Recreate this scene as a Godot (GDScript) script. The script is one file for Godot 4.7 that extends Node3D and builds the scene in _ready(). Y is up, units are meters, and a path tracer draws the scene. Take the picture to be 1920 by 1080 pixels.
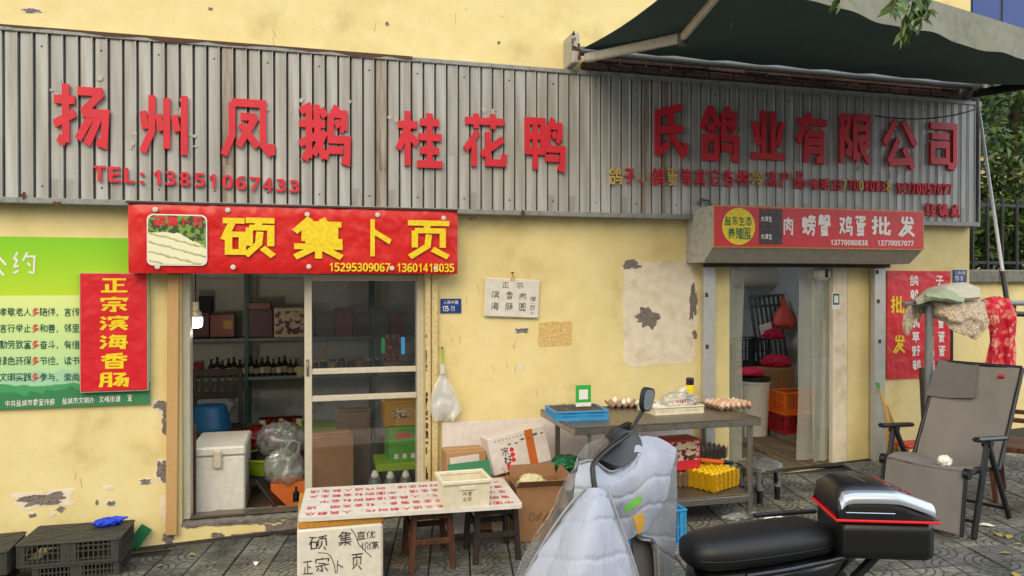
extends Node3D
# A row of small shops: yellow wall, grey ribbed signboard, counter, scooter.
const EYE := Vector3(0.0, 1.843, 5.8)
const FOC := 1400.0            # focal length in photo pixels (1920 wide)
const YAW := -15.1
const PITCH := -0.41
const SLOPE := 0.041           # the pavement climbs along the wall
var view := Basis()
var M := {}
var T := {}
var G := {}
var cut := {}
var rng := RandomNumberGenerator.new()

func gy(x: float) -> float:
	return SLOPE * clampf(x, -6.0, 12.0)

func ray(u: float, v: float) -> Vector3:
	return view * Vector3((u - 960.0) / FOC, -(v - 540.0) / FOC, -1.0)

func P(u: float, v: float, z: float) -> Vector3:      # where the sight line meets a plane parallel to the wall
	var d := ray(u, v)
	return EYE + d * ((z - EYE.z) / d.z)

func H(u: float, v: float, y: float) -> Vector3:      # ... a level plane
	var d := ray(u, v)
	return EYE + d * ((y - EYE.y) / d.y)

func PB(u0: float, v0: float, u1: float, v1: float, z: float) -> Array:   # centre, width, height of an upright rectangle
	var c := P((u0 + u1) / 2, (v0 + v1) / 2, z)
	return [c, P(u1, (v0 + v1) / 2, z).x - P(u0, (v0 + v1) / 2, z).x, P((u0 + u1) / 2, v0, z).y - P((u0 + u1) / 2, v1, z).y]

class Mb:
	var v := PackedVector3Array()
	var n := PackedVector3Array()
	var uv := PackedVector2Array()
	var xf := Transform3D()
	func tri(a: Vector3, b: Vector3, c: Vector3, na: Vector3, nb: Vector3, nc: Vector3, ua := Vector2(), ub := Vector2(), uc := Vector2()) -> void:
		if (c - a).cross(b - a).dot(na + nb + nc) < 0.0:
			var t := b; b = c; c = t
			t = nb; nb = nc; nc = t
			var tu := ub; ub = uc; uc = tu
		v.append(xf * a); v.append(xf * b); v.append(xf * c)
		n.append((xf.basis * na).normalized()); n.append((xf.basis * nb).normalized()); n.append((xf.basis * nc).normalized())
		uv.append(ua); uv.append(ub); uv.append(uc)
	func quad(a: Vector3, b: Vector3, c: Vector3, d: Vector3, nn: Vector3) -> void:
		var u := [Vector2(0, 1), Vector2(1, 1), Vector2(1, 0), Vector2(0, 0)]
		tri(a, b, c, nn, nn, nn, u[0], u[1], u[2])
		tri(a, c, d, nn, nn, nn, u[0], u[2], u[3])
	func flat(a: Vector3, b: Vector3, c: Vector3, d: Vector3, away := Vector3.ZERO) -> void:
		var nn := (b - a).cross(d - a).normalized()
		if nn.dot((a + b + c + d) / 4.0 - away) < 0.0:
			nn = -nn
		quad(a, b, c, d, nn)
	func box(c: Vector3, s: Vector3, e := 0.0) -> void:
		var h := s / 2.0
		e = minf(e, minf(h.x, minf(h.y, h.z)) * 0.95)
		for ax in 3:
			for sg: float in [-1.0, 1.0]:
				var nn := Vector3(); nn[ax] = sg
				var i := (ax + 1) % 3
				var j := (ax + 2) % 3
				var q := []
				for k: Array in [[-1, -1], [1, -1], [1, 1], [-1, 1]]:
					var p := c
					p[ax] += sg * h[ax]; p[i] += k[0] * (h[i] - e); p[j] += k[1] * (h[j] - e)
					q.append(p)
				if ax == 0: q = [q[1], q[2], q[3], q[0]]
				quad(q[0], q[1], q[2], q[3], nn)
		if e <= 0.0: return
		for ax in 3:
			var i := (ax + 1) % 3
			var j := (ax + 2) % 3
			for a: float in [-1.0, 1.0]:
				for b: float in [-1.0, 1.0]:
					var q := []
					for k: Array in [[-1, 0], [1, 0], [1, 1], [-1, 1]]:
						var p := c
						p[ax] += k[0] * (h[ax] - e)
						p[i] += a * (h[i] - (0.0 if k[1] == 0 else e)); p[j] += b * (h[j] - (e if k[1] == 0 else 0.0))
						q.append(p)
					var nn := Vector3(); nn[i] = a; nn[j] = b
					quad(q[0], q[1], q[2], q[3], nn.normalized())
		for a: float in [-1.0, 1.0]:
			for b: float in [-1.0, 1.0]:
				for d: float in [-1.0, 1.0]:
					var s3 := Vector3(a, b, d)
					var o := c + s3 * h
					var nn := s3.normalized()
					tri(o - Vector3(0, b * e, d * e), o - Vector3(a * e, 0, d * e), o - Vector3(a * e, b * e, 0), nn, nn, nn)
	func bar(a: Vector3, b: Vector3, w: float, t: float, e := 0.0, up := Vector3.UP) -> void:   # box beam from a to b
		var keep := xf
		var z := (b - a).normalized()
		if absf(z.dot(up)) > 0.98: up = Vector3(0, 0, 1) if absf(z.z) < 0.9 else Vector3(1, 0, 0)
		var x := up.cross(z).normalized()
		xf = keep * Transform3D(Basis(x, z.cross(x), z), (a + b) / 2.0)
		box(Vector3(), Vector3(w, t, a.distance_to(b)), e)
		xf = keep
	func tube(pts: Array, r, sides := 10, caps := true) -> void:
		var rings := []
		var nor := []
		var lx := Vector3()
		for i in pts.size():
			var p: Vector3 = pts[i]
			var d: Vector3 = (pts[mini(i + 1, pts.size() - 1)] - pts[maxi(i - 1, 0)]).normalized()
			if lx == Vector3(): lx = d.cross(Vector3.UP if absf(d.y) < 0.9 else Vector3.RIGHT).normalized()
			lx = (lx - d * lx.dot(d)).normalized()
			var ly := d.cross(lx)
			var rr: float = r[i] if r is Array else r
			var ring := []; var nn := []
			for k in sides:
				var a := TAU * k / sides
				nn.append(lx * cos(a) + ly * sin(a)); ring.append(p + nn[-1] * rr)
			rings.append(ring); nor.append(nn)
		for i in pts.size() - 1:
			for k in sides:
				var l := (k + 1) % sides
				var u0 := float(k) / sides; var u1 := float(k + 1) / sides
				tri(rings[i][k], rings[i][l], rings[i + 1][l], nor[i][k], nor[i][l], nor[i + 1][l], Vector2(u0, i), Vector2(u1, i), Vector2(u1, i + 1))
				tri(rings[i][k], rings[i + 1][l], rings[i + 1][k], nor[i][k], nor[i + 1][l], nor[i + 1][k], Vector2(u0, i), Vector2(u1, i + 1), Vector2(u0, i + 1))
		if caps:
			for e: int in [0, pts.size() - 1]:
				var d: Vector3 = (pts[0] - pts[1]).normalized() if e == 0 else (pts[-1] - pts[-2]).normalized()
				for k in sides:
					tri(pts[e], rings[e][k], rings[e][(k + 1) % sides], d, d, d)
	func lathe(prof: Array, c := Vector3(), sides := 16) -> void:      # [radius, height] pairs, about y
		for i in prof.size() - 1:
			var a := Vector2(prof[i][0], prof[i][1]); var b := Vector2(prof[i + 1][0], prof[i + 1][1])
			if a.distance_to(b) < 1e-6: continue
			var t := (b - a).normalized()
			for k in sides:
				var a0 := TAU * k / sides; var a1 := TAU * (k + 1) / sides
				var c0 := Vector3(cos(a0), 0, sin(a0)); var c1 := Vector3(cos(a1), 0, sin(a1))
				var n0 := c0 * t.y - Vector3.UP * t.x; var n1 := c1 * t.y - Vector3.UP * t.x
				var u0 := float(k) / sides; var u1 := float(k + 1) / sides
				var p := [c + c0 * a.x + Vector3.UP * a.y, c + c1 * a.x + Vector3.UP * a.y, c + c1 * b.x + Vector3.UP * b.y, c + c0 * b.x + Vector3.UP * b.y]
				if a.x > 1e-5: tri(p[0], p[1], p[2], n0, n1, n1, Vector2(u0, a.y), Vector2(u1, a.y), Vector2(u1, b.y))
				if b.x > 1e-5: tri(p[0], p[2], p[3], n0, n1, n0, Vector2(u0, a.y), Vector2(u1, b.y), Vector2(u0, b.y))
	func prism(poly: PackedVector2Array, d: float, back := true) -> void:   # outline in xy, extruded from z = 0 to z = d
		var ix := Geometry2D.triangulate_polygon(poly)
		var bb := Rect2(poly[0], Vector2())
		for p in poly: bb = bb.expand(p)
		for i in range(0, ix.size(), 3):
			var q := []; var u := []
			for k in 3:
				var p := poly[ix[i + k]]
				q.append(Vector3(p.x, p.y, 0)); u.append(Vector2((p.x - bb.position.x) / maxf(bb.size.x, 1e-5), 1.0 - (p.y - bb.position.y) / maxf(bb.size.y, 1e-5)))
			var z := Vector3(0, 0, d)
			var f := Vector3(0, 0, signf(d))
			tri(q[0] + z, q[1] + z, q[2] + z, f, f, f, u[0], u[1], u[2])
			if back: tri(q[0], q[1], q[2], -f, -f, -f, u[0], u[1], u[2])
		var cw := 1.0 if Geometry2D.is_polygon_clockwise(poly) else -1.0
		for i in poly.size():
			var a := poly[i]; var b := poly[(i + 1) % poly.size()]
			if a.distance_to(b) < 1e-6: continue
			var t := (b - a).normalized() * cw
			quad(Vector3(a.x, a.y, 0), Vector3(b.x, b.y, 0), Vector3(b.x, b.y, d), Vector3(a.x, a.y, d), Vector3(-t.y, t.x, 0))
	func grid(pts: Array, nu: int, nv: int, thick := 0.0, closed := false) -> void:   # pts[v][u]; smooth sheet, given a second skin when thick
		var nor := []
		for j in nv:
			var row := []
			for i in nu:
				var i0 := i - 1; var i1 := i + 1
				if closed:
					i0 = (i - 1 + nu - 1) % (nu - 1); i1 = (i + 1) % (nu - 1)
				var du: Vector3 = pts[j][mini(i1, nu - 1)] - pts[j][maxi(i0, 0)]
				var dv: Vector3 = pts[mini(j + 1, nv - 1)][i] - pts[maxi(j - 1, 0)][i]
				var c := dv.cross(du)
				row.append(c.normalized() if c.length() > 1e-12 else Vector3.UP)
			nor.append(row)
		for side in (2 if thick != 0.0 else 1):
			for j in nv - 1:
				for i in nu - 1:
					var q := []; var m := []
					for k: Array in [[0, 0], [1, 0], [1, 1], [0, 1]]:
						var nn: Vector3 = nor[j + k[1]][i + k[0]]
						q.append(pts[j + k[1]][i + k[0]] + (nn * -thick if side else Vector3()))
						m.append(-nn if side else nn)
					var u0 := Vector2(float(i) / (nu - 1), float(j) / (nv - 1)); var u1 := Vector2(float(i + 1) / (nu - 1), float(j + 1) / (nv - 1))
					tri(q[0], q[1], q[2], m[0], m[1], m[2], u0, Vector2(u1.x, u0.y), u1)
					tri(q[0], q[2], q[3], m[0], m[2], m[3], u0, u1, Vector2(u0.x, u1.y))
		if thick != 0.0 and not closed:
			var rim := []
			for i in nu: rim.append([0, i])
			for j in range(1, nv): rim.append([j, nu - 1])
			for i in range(nu - 2, -1, -1): rim.append([nv - 1, i])
			for j in range(nv - 2, 0, -1): rim.append([j, 0])
			for k in rim.size():
				var a: Array = rim[k]; var b: Array = rim[(k + 1) % rim.size()]
				var pa: Vector3 = pts[a[0]][a[1]]; var pb: Vector3 = pts[b[0]][b[1]]
				flat(pa, pb, pb - nor[b[0]][b[1]] * thick, pa - nor[a[0]][a[1]] * thick, pts[nv / 2][nu / 2])
	func blob(c: Vector3, r: Vector3, amp: float, freq: float, sd: int, nu := 28, nv := 18, flat_bottom := false) -> void:   # crumpled bag, cloth heap
		var f := FastNoiseLite.new(); f.seed = sd; f.frequency = freq; f.noise_type = FastNoiseLite.TYPE_SIMPLEX; f.fractal_octaves = 3
		var pts := []
		for j in nv + 1:
			var row := []
			for i in nu + 1:
				var a := TAU * (i % nu) / nu; var b := PI * j / nv
				var d := Vector3(sin(b) * cos(a), cos(b), sin(b) * sin(a))
				var k := 1.0 + amp * (1.0 - 2.0 * absf(f.get_noise_3dv(d * Vector3(12.0, 6.0, 12.0))))
				var p := d * k * r
				if flat_bottom and p.y < -r.y * 0.6: p.y = -r.y * 0.6
				row.append(c + p)
			pts.append(row)
		grid(pts, nu + 1, nv + 1, 0.0, true)
	func mesh() -> ArrayMesh:
		var a := []
		a.resize(Mesh.ARRAY_MAX)
		a[Mesh.ARRAY_VERTEX] = v; a[Mesh.ARRAY_NORMAL] = n; a[Mesh.ARRAY_TEX_UV] = uv
		var m := ArrayMesh.new()
		m.add_surface_from_arrays(Mesh.PRIMITIVE_TRIANGLES, a)
		return m

func put(called: String, what, m: Material, parent: Node = self, at := Transform3D()) -> MeshInstance3D:
	var o := MeshInstance3D.new()
	o.name = called
	o.mesh = what.mesh() if what is Mb else what
	o.material_override = m
	o.transform = at
	parent.add_child(o, true)
	return o

func thing(called: String, label: String, category: String, at := Vector3(), turn := 0.0, group := "") -> Node3D:
	var o := Node3D.new()
	o.name = called
	o.position = at
	o.rotation_degrees.y = turn
	add_child(o, true)
	return tag(o, label, category, group)

func tag(o: Node3D, label: String, category: String, group := "") -> Node3D:
	o.set_meta("label", label); o.set_meta("category", category)
	if group: o.set_meta("group", group)
	return o

func copy(src: Node3D, at: Vector3, turn: float, label: String, group := "") -> Node3D:
	var o: Node3D = src.duplicate()
	o.name = src.name
	add_child(o, true)
	o.position = at; o.rotation_degrees.y = turn
	o.set_meta("label", label)
	if group: o.set_meta("group", group)
	return o

func spline(rows: Array, nu: int, nv: int) -> Array:      # smooth grid of points through rows of control points
	var wide := []
	for r: Array in rows: wide.append(run(r, nu))
	var out := []
	for j in nv: out.append([])
	for i in nu:
		var col := []
		for w: Array in wide: col.append(w[i])
		var c := run(col, nv)
		for j in nv: out[j].append(c[j])
	return out

func run(p: Array, n: int) -> Array:
	var out := []
	for k in n:
		var t := float(k) / (n - 1) * (p.size() - 1)
		var i := mini(int(t), p.size() - 2)
		var f := t - i
		var a: Vector3 = p[i - 1] if i > 0 else 2.0 * p[0] - p[1]
		var d: Vector3 = p[i + 2] if i + 2 < p.size() else 2.0 * p[-1] - p[-2]
		out.append(p[i].cubic_interpolate(p[i + 1], a, d, f))
	return out

func ruffle(pts: Array, amp: float, freq: float, sd: int, pull := Vector3.ONE) -> Array:     # wrinkles along each point's own normal
	var f := FastNoiseLite.new(); f.seed = sd; f.frequency = freq; f.fractal_octaves = 3
	var nv := pts.size(); var nu: int = pts[0].size()
	var out := []
	for j in nv:
		var row := []
		for i in nu:
			var du: Vector3 = pts[j][mini(i + 1, nu - 1)] - pts[j][maxi(i - 1, 0)]
			var dv: Vector3 = pts[mini(j + 1, nv - 1)][i] - pts[maxi(j - 1, 0)][i]
			row.append(pts[j][i] + dv.cross(du).normalized() * amp * (1.0 - 2.6 * absf(f.get_noise_3dv(pts[j][i] * pull))))
		out.append(row)
	return out

# ---- lettering: Chinese characters drawn as strokes on a 100 x 100 square, others from the system font
func strokes(ch: String) -> Array:
	if cut.has(ch): return cut[ch]
	var out := []
	for s: String in G[ch].split("/"):
		if "@" in s:
			var b := s.get_slice("@", 1).split_floats(",")
			for line: PackedVector2Array in strokes(s.get_slice("@", 0)):
				var l := PackedVector2Array()
				for p in line: l.append(Vector2(lerpf(b[0], b[2], p.x / 100.0), lerpf(b[1], b[3], p.y / 100.0)))
				out.append(l)
		else:
			var f := s.split_floats(" ")
			var l := PackedVector2Array()
			for i in range(0, f.size() - 1, 2): l.append(Vector2(f[i], f[i + 1]))
			var part := PackedVector2Array()          # a sharp turn starts a new stroke
			for i in l.size():
				part.append(l[i])
				if i > 0 and i < l.size() - 1 and (l[i] - l[i - 1]).normalized().dot((l[i + 1] - l[i]).normalized()) < -0.15:
					out.append(part); part = PackedVector2Array([l[i]])
			out.append(part)
	cut[ch] = out
	return out

func glyph(b: Mb, ch: String, o: Vector3, rx: Vector3, ry: Vector3, w: float, d: float, wob := 0.0) -> void:
	var nz := rx.cross(ry).normalized()
	var k := 0
	for line: PackedVector2Array in strokes(ch):
		var p := line.duplicate()
		if wob > 0.0:
			for i in p.size(): p[i] += Vector2(rng.randfn(), rng.randfn()) * wob
		var loop := p.size() > 3 and line[0].distance_to(line[-1]) < 0.5
		var L := []; var R := []
		for i in p.size():
			var pr := p[i - 1] if i > 0 else (p[-2] if loop else p[0])
			var nx := p[i + 1] if i < p.size() - 1 else (p[1] if loop else p[-1])
			var da := (p[i] - pr).normalized(); var db := (nx - p[i]).normalized()
			if da == Vector2(): da = db
			if db == Vector2(): db = da
			var na := Vector2(-da.y, da.x); var nb := Vector2(-db.y, db.x)
			var m := (na + nb) / maxf(1.0 + na.dot(nb), 0.45)
			L.append(p[i] + m * w / 2.0); R.append(p[i] - m * w / 2.0)
		var z := nz * (d + 0.0003 * (k % 7))
		k += 1
		var w3 := func(q: Vector2) -> Vector3: return o + rx * (q.x / 100.0) + ry * (1.0 - q.y / 100.0)
		for i in p.size() - 1:
			var a: Vector3 = w3.call(L[i]); var c: Vector3 = w3.call(R[i]); var e: Vector3 = w3.call(R[i + 1]); var g: Vector3 = w3.call(L[i + 1])
			b.quad(a + z, c + z, e + z, g + z, nz)
			if d > 0.005:
				b.flat(a, g, g + z, a + z, (c + e) / 2.0)
				b.flat(c, e, e + z, c + z, (a + g) / 2.0)
		if d > 0.005 and not loop:
			for i: int in [0, p.size() - 1]:
				var a: Vector3 = w3.call(L[i]); var c: Vector3 = w3.call(R[i])
				b.flat(a, c, c + z, a + z, w3.call(p[p.size() / 2 if p.size() > 2 else 1 - mini(i, 1)]))

var latin_cache := {}
func latin(ch: String) -> Array:        # triangles of one character, cap height 1, left edge 0, and its advance
	if latin_cache.has(ch): return latin_cache[ch]
	var f := SystemFont.new(); f.font_names = PackedStringArray(["Droid Sans"]); f.font_weight = 700
	var e := TextMesh.new(); e.font = f; e.font_size = 48; e.pixel_size = 0.01; e.depth = 0.1; e.text = "E"
	var base := e.get_aabb()
	var t := TextMesh.new(); t.font = f; t.font_size = 48; t.pixel_size = 0.01; t.depth = 0.1; t.curve_step = 1.5; t.text = ch
	var bb := t.get_aabb()
	var a := t.get_mesh_arrays()
	var ix = a[Mesh.ARRAY_INDEX]
	var vs := []; var ns := []
	var s := 1.0 / base.size.y
	for i in (ix.size() if ix != null and ix.size() else a[Mesh.ARRAY_VERTEX].size()):
		var q: int = ix[i] if ix != null and ix.size() else i
		var p: Vector3 = a[Mesh.ARRAY_VERTEX][q]
		vs.append(Vector3((p.x - bb.position.x) * s, (p.y - base.position.y) * s, (p.z + 0.05) / 0.1))
		ns.append(a[Mesh.ARRAY_NORMAL][q])
	latin_cache[ch] = [vs, ns, bb.size.x * s]
	return latin_cache[ch]

func char_to(b: Mb, ch: String, o: Vector3, rx: Vector3, ry: Vector3, w: float, d: float) -> void:   # one box-filling character
	if G.has(ch):
		glyph(b, ch, o, rx, ry, w, d)
		return
	var l := latin(ch)
	var nz := rx.cross(ry).normalized()
	var bas := Basis(rx / maxf(l[2], 0.05), ry, nz * d)
	var nb := Basis(rx.normalized(), ry.normalized(), nz)
	for i in range(0, l[0].size(), 3):
		b.tri(o + bas * l[0][i], o + bas * l[0][i + 1], o + bas * l[0][i + 2], nb * l[1][i], nb * l[1][i + 1], nb * l[1][i + 2])

func write(b: Mb, s: String, o: Vector3, rx: Vector3, ry: Vector3, pitch: float, wide: float, high: float, w: float, d := 0.0012, wob := 0.0) -> void:
	for i in s.length():                # rx, ry unit vectors; the first character's lower left corner at o
		var ch := s[i]
		if ch == " ": continue
		var at := o + rx * pitch * i
		if G.has(ch): glyph(b, ch, at, rx * wide, ry * high, w, d, wob)
		elif ch == "1": char_to(b, ch, at + rx * wide * 0.18, rx * wide * 0.55, ry * high, w, d)
		elif ch in ":.,-": char_to(b, ch, at + rx * wide * 0.35, rx * wide * 0.28, ry * high * 1.0, w, d)
		else: char_to(b, ch, at, rx * wide, ry * high, w, d)

func make_glyphs() -> void:
	# building blocks
	G["扌"] = "5 26 95 26/55 2 55 92 22 84/5 64 95 46"
	G["氵"] = "15 8 70 24/5 36 60 50/10 94 75 58"
	G["亻"] = "85 2 10 52/50 32 50 98"
	G["讠"] = "30 5 65 20/5 38 55 38 55 85 95 65"
	G["钅"] = "45 2 5 40/30 22 90 22/18 46 85 46/5 66 92 66/50 46 50 92 92 76"
	G["鸟"] = "46 0 34 13/18 14 80 14 80 42 62 38/18 14 18 58 95 58 92 95 68 92/44 25 58 37/4 76 74 76"
	G["艹"] = "4 50 96 50/30 5 30 95/70 5 70 95"
	G["宀"] = "50 0 50 35/8 96 8 40 92 40 86 92"
	G["禾"] = "88 4 12 14/2 34 98 34/50 10 50 98/48 38 4 74/54 42 94 66"
	G["纟"] = "50 2 10 32 50 34 10 66 60 60/5 92 62 82"
	G["月"] = "16 6 84 6 84 92 62 90/16 6 16 60 2 98/16 34 84 34/16 62 84 62"
	G["虫"] = "16 14 84 14 84 56 16 56 16 14/50 0 50 90/6 92 90 84/76 70 96 98"
	G["昜"] = "8 10 84 10 22 44 94 44 88 92 66 88/52 46 8 86/76 46 36 94"
	G["阝"] = "20 4 20 98/20 6 80 6 40 44 82 60 76 78 45 76"
	# the long signboard
	G["扬"] = "扌@0,0,42,100/昜@40,2,100,100"
	G["州"] = "24 6 24 62 6 97/7 32 12 60/53 9 53 90/36 36 43 62/87 4 87 99/67 36 74 62"
	G["凤"] = "20 7 20 62 4 96/20 7 80 7 80 76 97 93 97 74/36 30 66 30 32 80/36 42 70 80"
	G["鹅"] = "24 4 2 14/0 34 52 34/19 10 19 92 6 86/0 68 34 54/34 2 37 60 50 92 55 78/52 46 28 86/44 8 52 22/鸟@55,2,100,100"
	G["桂"] = "2 26 44 26/23 2 23 98/22 30 3 70/26 42 44 60/50 20 92 20/71 4 71 46/46 46 98 46/50 70 92 70/71 50 71 94/44 94 100 94"
	G["花"] = "艹@0,0,100,30/34 34 4 68/25 54 25 98/94 46 42 76/58 34 58 90 96 90 98 74"
	G["鸭"] = "6 8 46 8 46 64 6 64 6 8/6 36 46 36/26 8 26 98/鸟@50,2,100,100"
	G["氏"] = "88 4 20 18 20 92 52 72/20 48 92 45/56 14 63 62 96 95 97 70"
	G["鸽"] = "24 2 1 40/24 2 48 38/14 40 36 40/9 58 41 58 41 94 9 94 9 58/鸟@52,0,100,100"
	G["业"] = "2 95 98 95/36 4 36 95/64 4 64 95/8 26 24 74/92 26 76 74"
	G["有"] = "5 20 95 20/44 2 4 60/32 42 82 42 82 94 64 92/32 42 32 98/32 58 82 58/32 74 82 74"
	G["限"] = "阝@0,0,42,100/50 6 90 6 90 48 50 48/50 27 90 27/50 4 50 92 66 78/66 50 74 72 98 95/94 56 76 72"
	G["公"] = "38 4 4 52/60 4 97 52/46 40 18 88 80 84/62 58 90 98"
	G["司"] = "6 8 92 8 92 94 68 90/10 30 72 30/14 48 66 48 66 82 14 82 14 48"
	G["子"] = "14 10 84 10 50 36/50 36 50 92 28 86/2 50 98 50"
	G["、"] = "10 70 40 95"
	G["，"] = "16 76 26 84 12 98"
	G["蛋"] = "8 7 90 7 82 20/50 8 50 38/50 23 78 23/26 20 18 40 94 42/虫@18,46,82,100"
	G["等"] = "24 2 6 26/16 14 46 14/30 16 36 28/66 2 50 26/58 14 96 14/74 16 80 28/16 40 84 40/50 30 50 54/4 54 96 54/10 72 90 72/68 60 68 96 48 92/28 78 42 90"
	G["其"] = "6 20 94 20/28 4 28 74/72 4 72 74/28 38 72 38/28 56 72 56/2 74 98 74/34 80 10 98/66 80 92 98"
	G["它"] = "宀@0,0,100,34/80 44 30 62/28 36 28 86 86 90 90 70"
	G["各"] = "40 2 8 40/34 16 80 16 6 60/30 24 94 60/26 62 76 62 76 94 26 94 26 62"
	G["中"] = "10 24 90 24 90 62 10 62 10 24/50 2 50 98"
	G["种"] = "禾@0,0,50,100/中@52,2,100,98"
	G["冷"] = "10 14 24 34/4 86 28 56/62 2 34 44/62 2 98 44/58 34 70 46/42 56 90 56 62 78/52 72 76 96"
	G["东"] = "8 16 92 16/46 2 22 48 88 48/56 30 56 90 40 86/30 62 10 88/72 60 94 86"
	G["冻"] = "10 14 24 34/4 86 28 56/东@32,0,100,100"
	G["产"] = "50 2 50 14/8 18 92 18/30 24 38 40/72 24 60 42/14 44 92 44/16 44 14 70 2 98"
	G["品"] = "28 6 72 6 72 42 28 42 28 6/6 56 42 56 42 94 6 94 6 56/58 56 94 56 94 94 58 94 58 56"
	G["电"] = "10 18 84 18 84 64 10 64 10 18/10 40 84 40/47 2 47 88 94 90 94 74"
	G["话"] = "讠@0,0,34,100/88 4 46 14/38 30 98 30/68 10 68 52/46 54 90 54 90 92 46 92 46 54"
	G["经"] = "纟@0,0,45,100/50 12 88 12 48 46/68 22 96 46/52 58 94 58/72 58 72 92/44 93 98 93"
	G["销"] = "钅@0,0,42,100/70 2 70 30/50 10 58 28/92 8 82 28/50 36 92 36 92 94 78 92/50 36 50 98/50 56 92 56/50 74 92 74"
	G["点"] = "50 2 50 36/50 18 88 18/20 38 80 38 80 68 20 68 20 38/14 78 6 96/36 78 40 96/60 78 66 96/82 76 94 96"
	# banner, posters, lightbox
	G["硕"] = "1 10 42 10/20 10 3 58/12 44 38 44 38 88 12 88 12 44/44 8 99 8/71 8 66 24/51 26 92 26 92 72/51 26 51 72/71 36 69 66 44 96/76 76 97 97"
	G["集"] = "34 2 4 36/24 20 24 58/56 2 62 14/24 16 94 16/24 30 88 30/24 44 88 44/24 58 96 58/58 16 58 58/3 71 97 71/50 60 50 100/42 74 5 97/58 74 95 97"
	G["卜"] = "36 2 36 98/40 34 92 60"
	G["页"] = "4 8 96 8/50 8 44 24/19 28 81 28 81 72/19 28 19 72/50 38 47 68 8 97/58 76 93 97"
	G["正"] = "8 9 92 9/51 9 51 90/51 48 86 48/24 42 24 90/3 92 97 92"
	G["宗"] = "宀@0,0,100,34/28 38 72 38/8 57 92 57/50 57 50 96 34 94/26 68 8 92/72 68 92 92"
	G["滨"] = "氵@0,0,28,100/宀@28,0,100,30/86 32 44 38/46 38 46 66/46 50 90 50/72 50 72 66/30 68 98 68/54 74 36 96/74 74 94 96"
	G["海"] = "氵@0,0,28,100/50 2 34 26/46 12 94 12/44 28 86 28 84 92 70 90/44 28 38 78 90 78/30 54 98 54/60 34 66 46/58 60 64 72"
	G["香"] = "80 2 20 10/4 22 96 22/50 6 50 50/46 24 6 48/54 24 94 48/24 56 76 56 76 96 24 96 24 56/24 75 76 75"
	G["肠"] = "月@0,0,42,100/昜@42,0,100,100"
	G["肉"] = "10 20 90 20 90 92 74 90/10 20 10 98/50 2 46 30 24 50/50 26 74 46/50 46 26 72/48 56 76 74"
	G["螃"] = "虫@0,10,38,92/68 0 68 10/44 12 98 12/54 16 58 26/86 16 80 26/42 42 42 30 98 30 94 40/68 38 70 50/40 52 100 52/64 52 58 76 38 98/60 68 90 68 84 96 72 94"
	G["蟹"] = "26 0 6 16/20 8 42 8/10 18 44 18 44 48/10 18 6 50/10 30 44 30/10 40 44 40/27 18 27 48/52 6 92 6 88 24 76 22/70 6 50 26/58 28 50 38/52 36 96 36/48 46 100 46/74 26 74 54/虫@20,52,80,100"
	G["鸡"] = "2 16 42 16 4 92/6 36 44 90/鸟@48,0,100,100"
	G["批"] = "扌@0,0,36,100/46 4 46 90 64 78/46 40 64 40/74 2 74 88 94 90 97 70/97 32 76 48"
	G["发"] = "30 4 24 32 94 32/54 2 44 50 6 96/36 52 82 52 20 98/40 58 96 96/70 6 86 22"
	G["鹌"] = "2 16 50 16/26 2 20 28 2 48/28 18 50 46/10 46 43 46 43 76 10 76 10 46/10 60 43 60/26 40 26 88 50 90/鸟@55,0,100,100"
	G["鹑"] = "26 0 26 10/2 12 50 12/12 22 41 22 41 38 12 38 12 22/8 50 45 50 28 62/28 62 28 96 16 92/2 74 52 70/鸟@56,0,100,100"
	G["草"] = "艹@0,0,100,24/22 30 78 30 78 60 22 60 22 30/22 45 78 45/4 74 96 74/50 60 50 100"
	G["里"] = "16 6 84 6 84 50 16 50 16 6/16 28 84 28/50 6 50 92/12 70 88 70/2 93 98 93"
	G["野"] = "里@0,4,50,98/58 8 92 8 74 28/66 22 80 34/54 42 98 42 90 56/76 42 76 92 62 90"
	G["盐"] = "10 14 44 14/27 2 27 40/6 44 50 38/70 2 70 48/70 20 92 28/14 54 86 54 86 92/14 54 14 92/38 54 38 92/62 54 62 92/2 94 98 94"
	G["生"] = "28 4 8 42/22 24 90 24/50 2 50 92/16 56 84 56/4 93 96 93"
	G["态"] = "10 16 90 16/50 2 46 28 6 58/54 22 94 56/44 40 56 50/16 68 6 92/32 64 34 90 70 92 74 78/48 62 58 76/80 62 94 82"
	G["养"] = "30 2 38 12/70 2 62 12/10 18 90 18/14 30 86 30/4 44 96 44/50 18 44 46 6 76/56 46 96 72/36 62 34 80 16 98/64 62 64 98"
	G["殖"] = "4 10 46 10/22 10 4 50/16 30 42 30 34 68 4 98/14 48 28 58/50 14 98 14/74 2 72 28/56 28 92 28 92 82 56 82 56 28/56 46 92 46/56 64 92 64/46 94 100 94"
	G["园"] = "6 6 94 6 94 96 6 96 6 6/28 26 72 26/22 44 78 44/42 44 40 64 22 82/58 44 58 76 80 78 82 66"
	# the green notice
	G["约"] = "纟@0,0,42,100/62 2 44 40/56 20 94 20 90 92 68 86/62 46 76 62"
	G["孝"] = "16 16 84 16/50 2 50 34/4 34 96 34/86 10 6 64/30 50 76 50 54 64/54 62 54 94 38 90/14 74 94 70"
	G["敬"] = "艹@0,0,56,24/20 22 4 48/14 34 50 34 46 94 36 92/14 48 34 48 34 72 14 72 14 48/66 2 54 36/60 20 98 20/88 20 54 96/60 34 98 98"
	G["老"] = "16 16 80 16/48 2 48 36/4 36 96 36/88 8 6 70/40 56 40 88 90 90 92 70/82 54 44 70"
	G["人"] = "50 4 46 44 6 96/50 30 62 64 96 96"
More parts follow.
